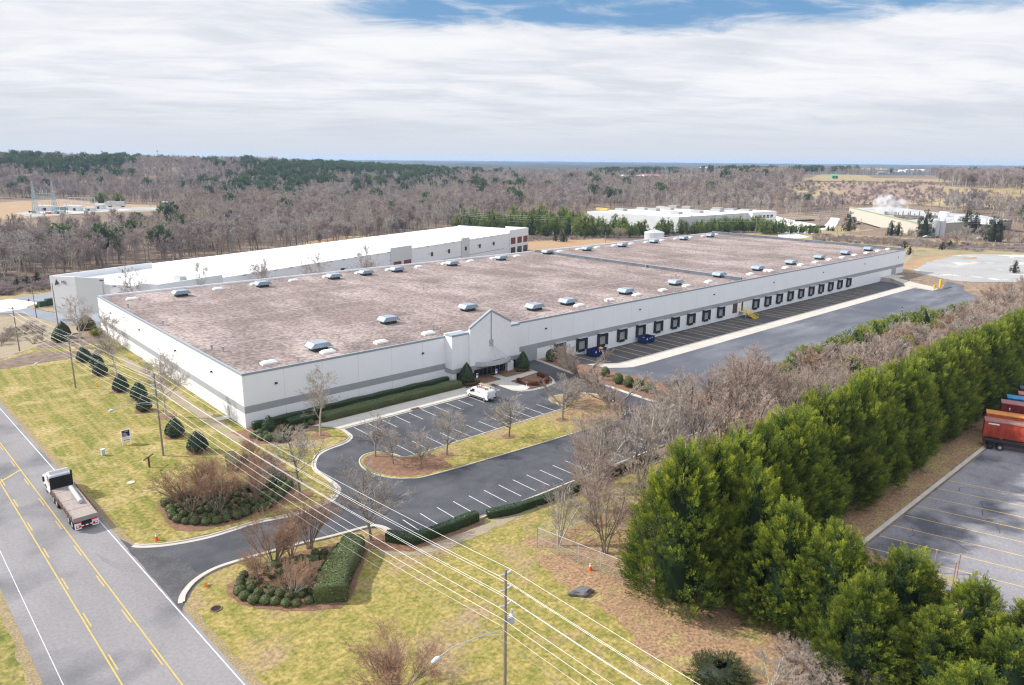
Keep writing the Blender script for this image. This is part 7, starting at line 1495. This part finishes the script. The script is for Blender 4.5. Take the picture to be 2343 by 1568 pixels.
container(1000, 352, 4.5, MAR, rustc('salmon_roof', (.55, .24, .16), (.45, .2, .13)), 'salmon-roofed container glimpsed beyond the blue one'); container(1030, 250, 5.0, rustc('navy_container', (.02, .03, .07), (.03, .04, .08)), rustc('navy_roof', (.06, .09, .16), (.05, .07, .13)), 'navy container farthest back at the right edge')
for (pp1, lab) in ((p1_, 'black trailer chassis under the nearest maroon container'), (c2_, 'trailer chassis under the orange container')):
    t = thing('trailer_chassis', lab, 'trailer', (pp1.x, pp1.y, 0), atan2(ed.y, ed.x) - pi / 2 + pi)
    # local +y points against ed (toward the rear end)
    MB().box(-1.9, -.5, -12.2, 0, 1.12, 1.38).build('frame', DARK, t); MB().box(-2.3, -.1, -.02, .05, .85, 1.0).build('bumper', REDP, t)
    for y in (-1.1, -2.5):
        for x, s_ in ((-.25, 1), (-2.2, -1)): wheel(t, x, y, .53, .5, s_, dark=(y > -2))
    MB().box(-.4, .05, .05, .1, .25, .95).build('mudflap', PLAINW, t)
for o in [o for o in COL.objects if o.name.startswith('trailer_chassis')]:
    o.scale = (1, 1, 1)
# ------------------------------------------------------------------ substation and far buildings
LAT = mat('lattice_steel', (.42, .52, .54), rough=.5); SUBW = mat('substation_white', (.70, .72, .72), rough=.6)
def lattice(parent, x, y, h, w0, w1, nm='lattice_tower', r=.16):
    mb = MB(); n = max(4, int(h / 2.4)); c = [(-1, -1), (1, -1), (1, 1), (-1, 1)]
    for i in range(n):
        a0, a1 = w0 + (w1 - w0) * i / n, w0 + (w1 - w0) * (i + 1) / n; z0, z1_ = h * i / n, h * (i + 1) / n
        for k in range(4):
            p, q = c[k], c[(k + 1) % 4]; mb.tube((x + p[0] * a0, y + p[1] * a0, z0), (x + p[0] * a1, y + p[1] * a1, z1_), r, n=4, cap=False); mb.tube((x + p[0] * a0, y + p[1] * a0, z0), (x + q[0] * a1, y + q[1] * a1, z1_), r * .6, n=3, cap=False); mb.tube((x + q[0] * a0, y + q[1] * a0, z0), (x + p[0] * a1, y + p[1] * a1, z1_), r * .6, n=3, cap=False)
    return mb.build(nm, LAT, parent)
q = G(*z1(420, 700)); rgt = Vector((sin(YAW), -cos(YAW), 0)); sb = thing('substation_gantry', 'pale lattice steel gantry with two peaked towers in the orange clearing at the left', 'gantry', q, YAW - pi / 2)
for x in (-8.2, 8.2): lattice(sb, x, 0, 27, 1.8, .15, r=.2)
mb = MB(); [mb.tube((-8, y, z), (8, y, z), .22, n=4) for y in (-1, 1) for z in (13, 16.5)]; [mb.tube((-8 + i * 2, -1, 13), (-6 + i * 2, -1, 16.5), .14, n=4) for i in range(8)]; mb.build('crossbeam', LAT, sb)
mb = MB(); [mb.tube((x, 0, 16.5), (x, 0, 20), .2, n=5) for x in (-3, 0, 3)]; mb.build('insulator', LAT, sb)
mb = MB(); [mb.tube((x, -3, 0), (x, -3, 11), .25, n=5) for x in (-6, 0, 6, 14, 20)]; mb.box(-8, 22, -3.3, -2.7, 10.4, 11); mb.box(-6, 18, -6, -5, 6, 6.6); mb.build('busbar_frame', SUBW, sb)
rg = random.Random(9)
for i, (a, b, w_, d_, h, m, lab) in enumerate([(430, 672, 15, 4, 4.5, SUBW, 'long white cabinet block at the foot of the gantry'), (560, 690, 6, 4, 5, mat('dull_green', (.25, .36, .33), rough=.6), 'green-grey transformer beside the white cabinets'), (630, 665, 8, 4, 4, SUBW, 'white switchgear block right of the transformer'), (705, 672, 9, 5, 4, SUBW, 'white equipment shed in the middle of the substation'),
        (830, 672, 8, 4, 3, SUBW, 'low white equipment shed right of the middle one'), (920, 655, 8, 5, 4, SUBW, 'white equipment shed at the right of the substation'), (445, 705, 4, 2, 1.8, CONEM, 'orange machine on the pale pad'), (545, 700, 7, 2.2, 2.4, SUBW, 'white truck-like vehicle on the pale pad'), (300, 692, 5, 3, 2, DARK, 'dark heap of equipment at the left of the pad')]):
    q = G(*z1(a, b)); t = thing('equipment_cabinet', lab, 'equipment', q, YAW - pi / 2); MB().box(-w_ / 2, w_ / 2, -d_ / 2, d_ / 2, 0, h).build('housing', m, t); MB().box(-w_ / 2 - .2, w_ / 2 + .2, -d_ / 2 - .2, d_ / 2 + .2, h, h + .3).build('roof', SUBW if m is not SUBW else TPO, t); MB().box(-w_ * .2, w_ * .05, -d_ / 2 - .05, -d_ / 2, .2, h * .6).build('door', DARK if m is SUBW else SUBW, t)
for i, (a0, a1, b, h) in enumerate([(640, 870, 640, 9), (600, 760, 650, 6), (660, 960, 655, 5)]):
    q = G(*z1((a0 + a1) / 2, b)); t = thing('busbar_frame', 'white busbar frame in the substation, %s from the left' % ORD[i], 'gantry', q, YAW - pi / 2); L_ = (a1 - a0) * .437 / K * q.length / FPX * 1.05
    mb = MB(); mb.box(-L_ / 2, L_ / 2, -.3, .3, h - .5, h); mb.build('crossbeam', SUBW, t)
    for x in np.linspace(-L_ / 2, L_ / 2, 5): MB().tube((x, 0, 0), (x, 0, h - .5), .22, n=5).build('leg', SUBW, t)
q = G(*z1(1065, 640)); t = thing('trailer_box', 'long white box trailer parked right of the substation', 'trailer', q, YAW - pi / 2); MB().box(-8.5, 8.5, -1.3, 1.3, 1.2, 5.6).build('box', mat('trailer_grey_white', (.6, .6, .6), (.5, .5, .5), scale=.4, rough=.6), t); [MB().tube((x, -1.2, .55), (x, 1.2, .55), .55, n=12).build('wheel', BLACK, t) for x in (-6.5, -5, 5.5, 6.8)]
q = G(*z1(1530, 660)); t = thing('grey_shed', 'tall grey metal box with a pale roof at the end of the clearing', 'shed', q, YAW - pi / 2); MB().box(-3.6, 3.6, -3, 3, 0, 6.5).build('wall', mat('shed_grey', (.25, .27, .30), rough=.6), t); MB().box(-3.9, 3.9, -3.3, 3.3, 6.5, 7.0).build('roof', SUBW, t)
def skyobj(px, dist): d = ray(px); d = d / np.linalg.norm(d[:2]); p = CAM + d * dist; return p
def tower(u, vtop, vbot, dist, lab, mast=False):
    p = skyobj((u, vbot), dist); z0 = float(gz(p[0], p[1])); top_ = skyobj((u, vtop), dist)[2]; t = thing('pylon' if not mast else 'radio_mast', lab, 'pylon' if not mast else 'mast', (p[0], p[1], z0), YAW - pi / 2); h = top_ - z0
    if mast: MB().tube((0, 0, 0), (0, 0, h), .5, .3, n=5).build('mast', LAT, t); MB().box(-1.1, 1.1, -1.1, 1.1, h - 2.5, h).build('antenna', LAT, t)
    else:
        lattice(t, 0, 0, h, 4.5, .6, r=.35)
        for z in (h * .72, h * .84, h * .95): MB().box(-7, 7, -.4, .4, z - .35, z + .35).build('crossarm', LAT, t)
    return t
tower(60, 347, 366, 1750, 'lattice power pylon on the left horizon ridge'); tower(234.6, 345, 362, 1600, 'thin mast on the ridge skyline, left one', True); tower(361.5, 344.5, 361, 1600, 'thin mast with a boxed top on the ridge skyline, right one', True)
def house(f, a, b, L_, D_, h, wm, rm, lab, rz=0.0, dz=0):
    q = G(*f(a, b)); t = thing('house' if L_ < 22 else 'farm_building', lab, 'house' if L_ < 22 else 'building', (q.x, q.y, q.z + dz), YAW - pi / 2 + rz); MB().box(-L_ / 2, L_ / 2, -D_ / 2, D_ / 2, -1, h).build('wall', wm, t)
    MB().xprism([(-D_ / 2 - .5, h), (D_ / 2 + .5, h), (0, h + D_ * .28)], -L_ / 2 - .4, L_ / 2 + .4).build('roof', rm, t)
    for x in np.arange(-L_ / 2 + 2, L_ / 2 - 1, 4.5): MB().box(x, x + 1.4, -D_ / 2 - .06, -D_ / 2, 1, h - .7).build('window', GLASS, t)
RR = mat('faded_red_roof', (.38, .17, .13), rough=.8); GRR = mat('grey_shingle', (.28, .28, .30), rough=.8)
house(z3, 1095, 382, 44, 10, 5, PLAINW, TPO, 'long low white farm building on the far rise'); house(z3, 1260, 378, 34, 12, 5, RR, RR, 'reddish house right of the long white farm building'); house(z3, 1183, 388, 8, 8, 4, PLAINW, GRR, 'tiny white shed between the two farm buildings')
house(z3, 1775, 293, 60, 20, 6, PLAINW, TPO, 'white building on the horizon above the brown woods'); house(z4, 1340, 322, 75, 18, 9, PLAINW, TPO, 'long white house complex on the far right rise'); house(z4, 1225, 320, 30, 14, 7, PLAINW, TPO, 'smaller white house left of the long white complex')
house(z4, 1030, 335, 26, 14, 6, GREYW, GRR, 'grey-roofed house in the far valley, left'); house(z4, 1130, 330, 24, 14, 7, GREYW, GRR, 'dark-roofed house in the far valley, right'); house(z4, 980, 295, 18, 12, 6, PLAINW, GRR, 'tiny pale house near the horizon')
house(z4, 603, 380, 9, 7, 5, mat('green_tarp', (.12, .38, .22), rough=.6), mat('green_tarp2', (.14, .42, .25), rough=.6), 'small green-covered shed at the edge of the straw field')
for i, (a0, a1, b) in enumerate([(0, 220, 838), (250, 420, 770), (360, 520, 832)]):
    pa, pb = G(*z4(a0, b)), G(*z4(a1, b - 6)); o = link('hedge', hedge_mesh('hedge', [(pa.x, pa.y), (pb.x, pb.y)], 1.6, 1.6, HOLLY, 90 + i, leaf=.5, dens=2, z0=float(pa.z))); tag(o, 'dark clipped hedge row at the far car park, %s from the left' % ORD[i], 'hedge')
for i, (a, b, h) in enumerate([(200, 840, 7), (470, 830, 12), (1300, 935, 8), (900, 985, 5), (1185, 985, 5), (1355, 1040, 6), (1060, 990, 6), (975, 960, 4), (1800, 960, 12), (1600, 1010, 9), (1740, 1000, 10), (1870, 1005, 9), (2200, 985, 10), (2300, 990, 9)]):
    p = G(*z4(a, b)); put_tree('bare_tree', T_SCR[i % 3] if i > 1 else T_LOT[i], p, i, (h * 1.2, h * 1.2, h), 'small bare tree beyond the far warehouse corner, %s counted' % ORD[i], group='small bare trees on the fields by the factory')
for i, (f, a, b, h, k) in enumerate([(z3, 975, 935, 9, 1), (z3, 825, 905, 7, 2), (z8, 1620, 900, 7, 2), (z8, 1850, 930, 5, 2), (z8, 1500, 880, 4, 0)]):
    p = G(*f(a, b)); put_tree('bare_tree', T_SCR[k], p, i, (h * 1.2, h * 1.2, h), ('rounded bare bush-like tree on the orange field', 'pale bare tree at the pine stand edge', 'bare sapling before the second warehouse corner tower', 'small bare sapling by the second warehouse end wall', 'low bare shrub at the second warehouse corner')[i])
for i, (f, a, b, h) in enumerate([(z1, 1215, 1455, 7), (z1, 1860, 1390, 6), (z2, 70, 1310, 8), (z2, 540, 1275, 8), (z2, 985, 1215, 6)]):
    p = G(*f(a, b)); d = ray(f(a, b)); tt = (99.5 - CAM[1]) / d[1] + .006; pos = CAM + d * tt; zz_ = float(gz(pos[0], pos[1])); hh = pos[2] - zz_ + 6.5
    put_tree('bare_tree', T_BIG[i % 3], (pos[0], pos[1], zz_), i, (hh * .9, hh * .9, hh), 'bare tree rising between the two warehouses, %s from the left' % ORD[i], group='bare trees between the warehouses')
# steam over the factory
sm = bpy.data.materials.new('steam'); sm.use_nodes = True; t_ = sm.node_tree; t_.nodes.remove(t_.nodes['Principled BSDF']); pv = t_.nodes.new('ShaderNodeVolumePrincipled'); pv.inputs['Color'].default_value = (1, 1, 1, 1); pv.inputs['Anisotropy'].default_value = .2
n1_ = t_.nodes.new('ShaderNodeTexNoise'); n1_.inputs['Scale'].default_value = .22; n1_.inputs['Detail'].default_value = 5; g_ = t_.nodes.new('ShaderNodeTexCoord'); t_.links.new(g_.outputs['Object'], n1_.inputs['Vector'])
r_ = t_.nodes.new('ShaderNodeMapRange'); t_.links.new(n1_.outputs[0], r_.inputs[0]); r_.inputs[1].default_value = .45; r_.inputs[2].default_value = .6; r_.inputs[4].default_value = .16; t_.links.new(r_.outputs[0], pv.inputs['Density']); pv.inputs['Emission Color'].default_value = (1, 1, 1, 1)
t_.links.new(pv.outputs[0], t_.nodes['Material Output'].inputs['Volume'])
bm = bmesh.new(); q0 = Gp(*w3c(740, 250), hF)
for (a, b, r) in ((735, 245, 3.5), (715, 215, 5), (680, 190, 6), (640, 170, 6.5), (610, 140, 7.5), (570, 115, 9), (530, 115, 7.5), (500, 90, 5), (600, 95, 6), (820, 235, 3.5), (795, 205, 4.5), (775, 170, 6), (750, 140, 7), (745, 120, 5)):
    d = ray(w3c(a, b)); tt = np.linalg.norm((np.array(q0) - CAM)[:2]) / np.linalg.norm(d[:2]); pos = CAM + d * tt
    bmesh.ops.create_icosphere(bm, subdivisions=2, radius=r * .95, matrix=Matrix.Translation(Vector(pos) - q0))
me = bpy.data.meshes.new('steam'); bm.to_mesh(me); bm.free(); me.materials.append(sm); o = link('steam', me, loc=q0); tag(o, 'white steam plume drifting off the cream factory roof', 'steam', kind='stuff')
rmod = o.modifiers.new('m', 'REMESH'); rmod.mode = 'VOXEL'; rmod.voxel_size = 1.4
# ------------------------------------------------------------------ haze
hz = bpy.data.materials.new('haze'); hz.use_nodes = True; t_ = hz.node_tree; t_.nodes.remove(t_.nodes['Principled BSDF']); pv = t_.nodes.new('ShaderNodeVolumePrincipled'); pv.inputs['Color'].default_value = (.50, .70, 1.0, 1); pv.inputs['Density'].default_value = 7.5e-5; pv.inputs['Anisotropy'].default_value = .1
t_.links.new(pv.outputs[0], t_.nodes['Material Output'].inputs['Volume'])
o = MB().box(-13000, 13000, -13000, 13000, -8, 78).build('haze', hz); tag(o, kind='stuff')
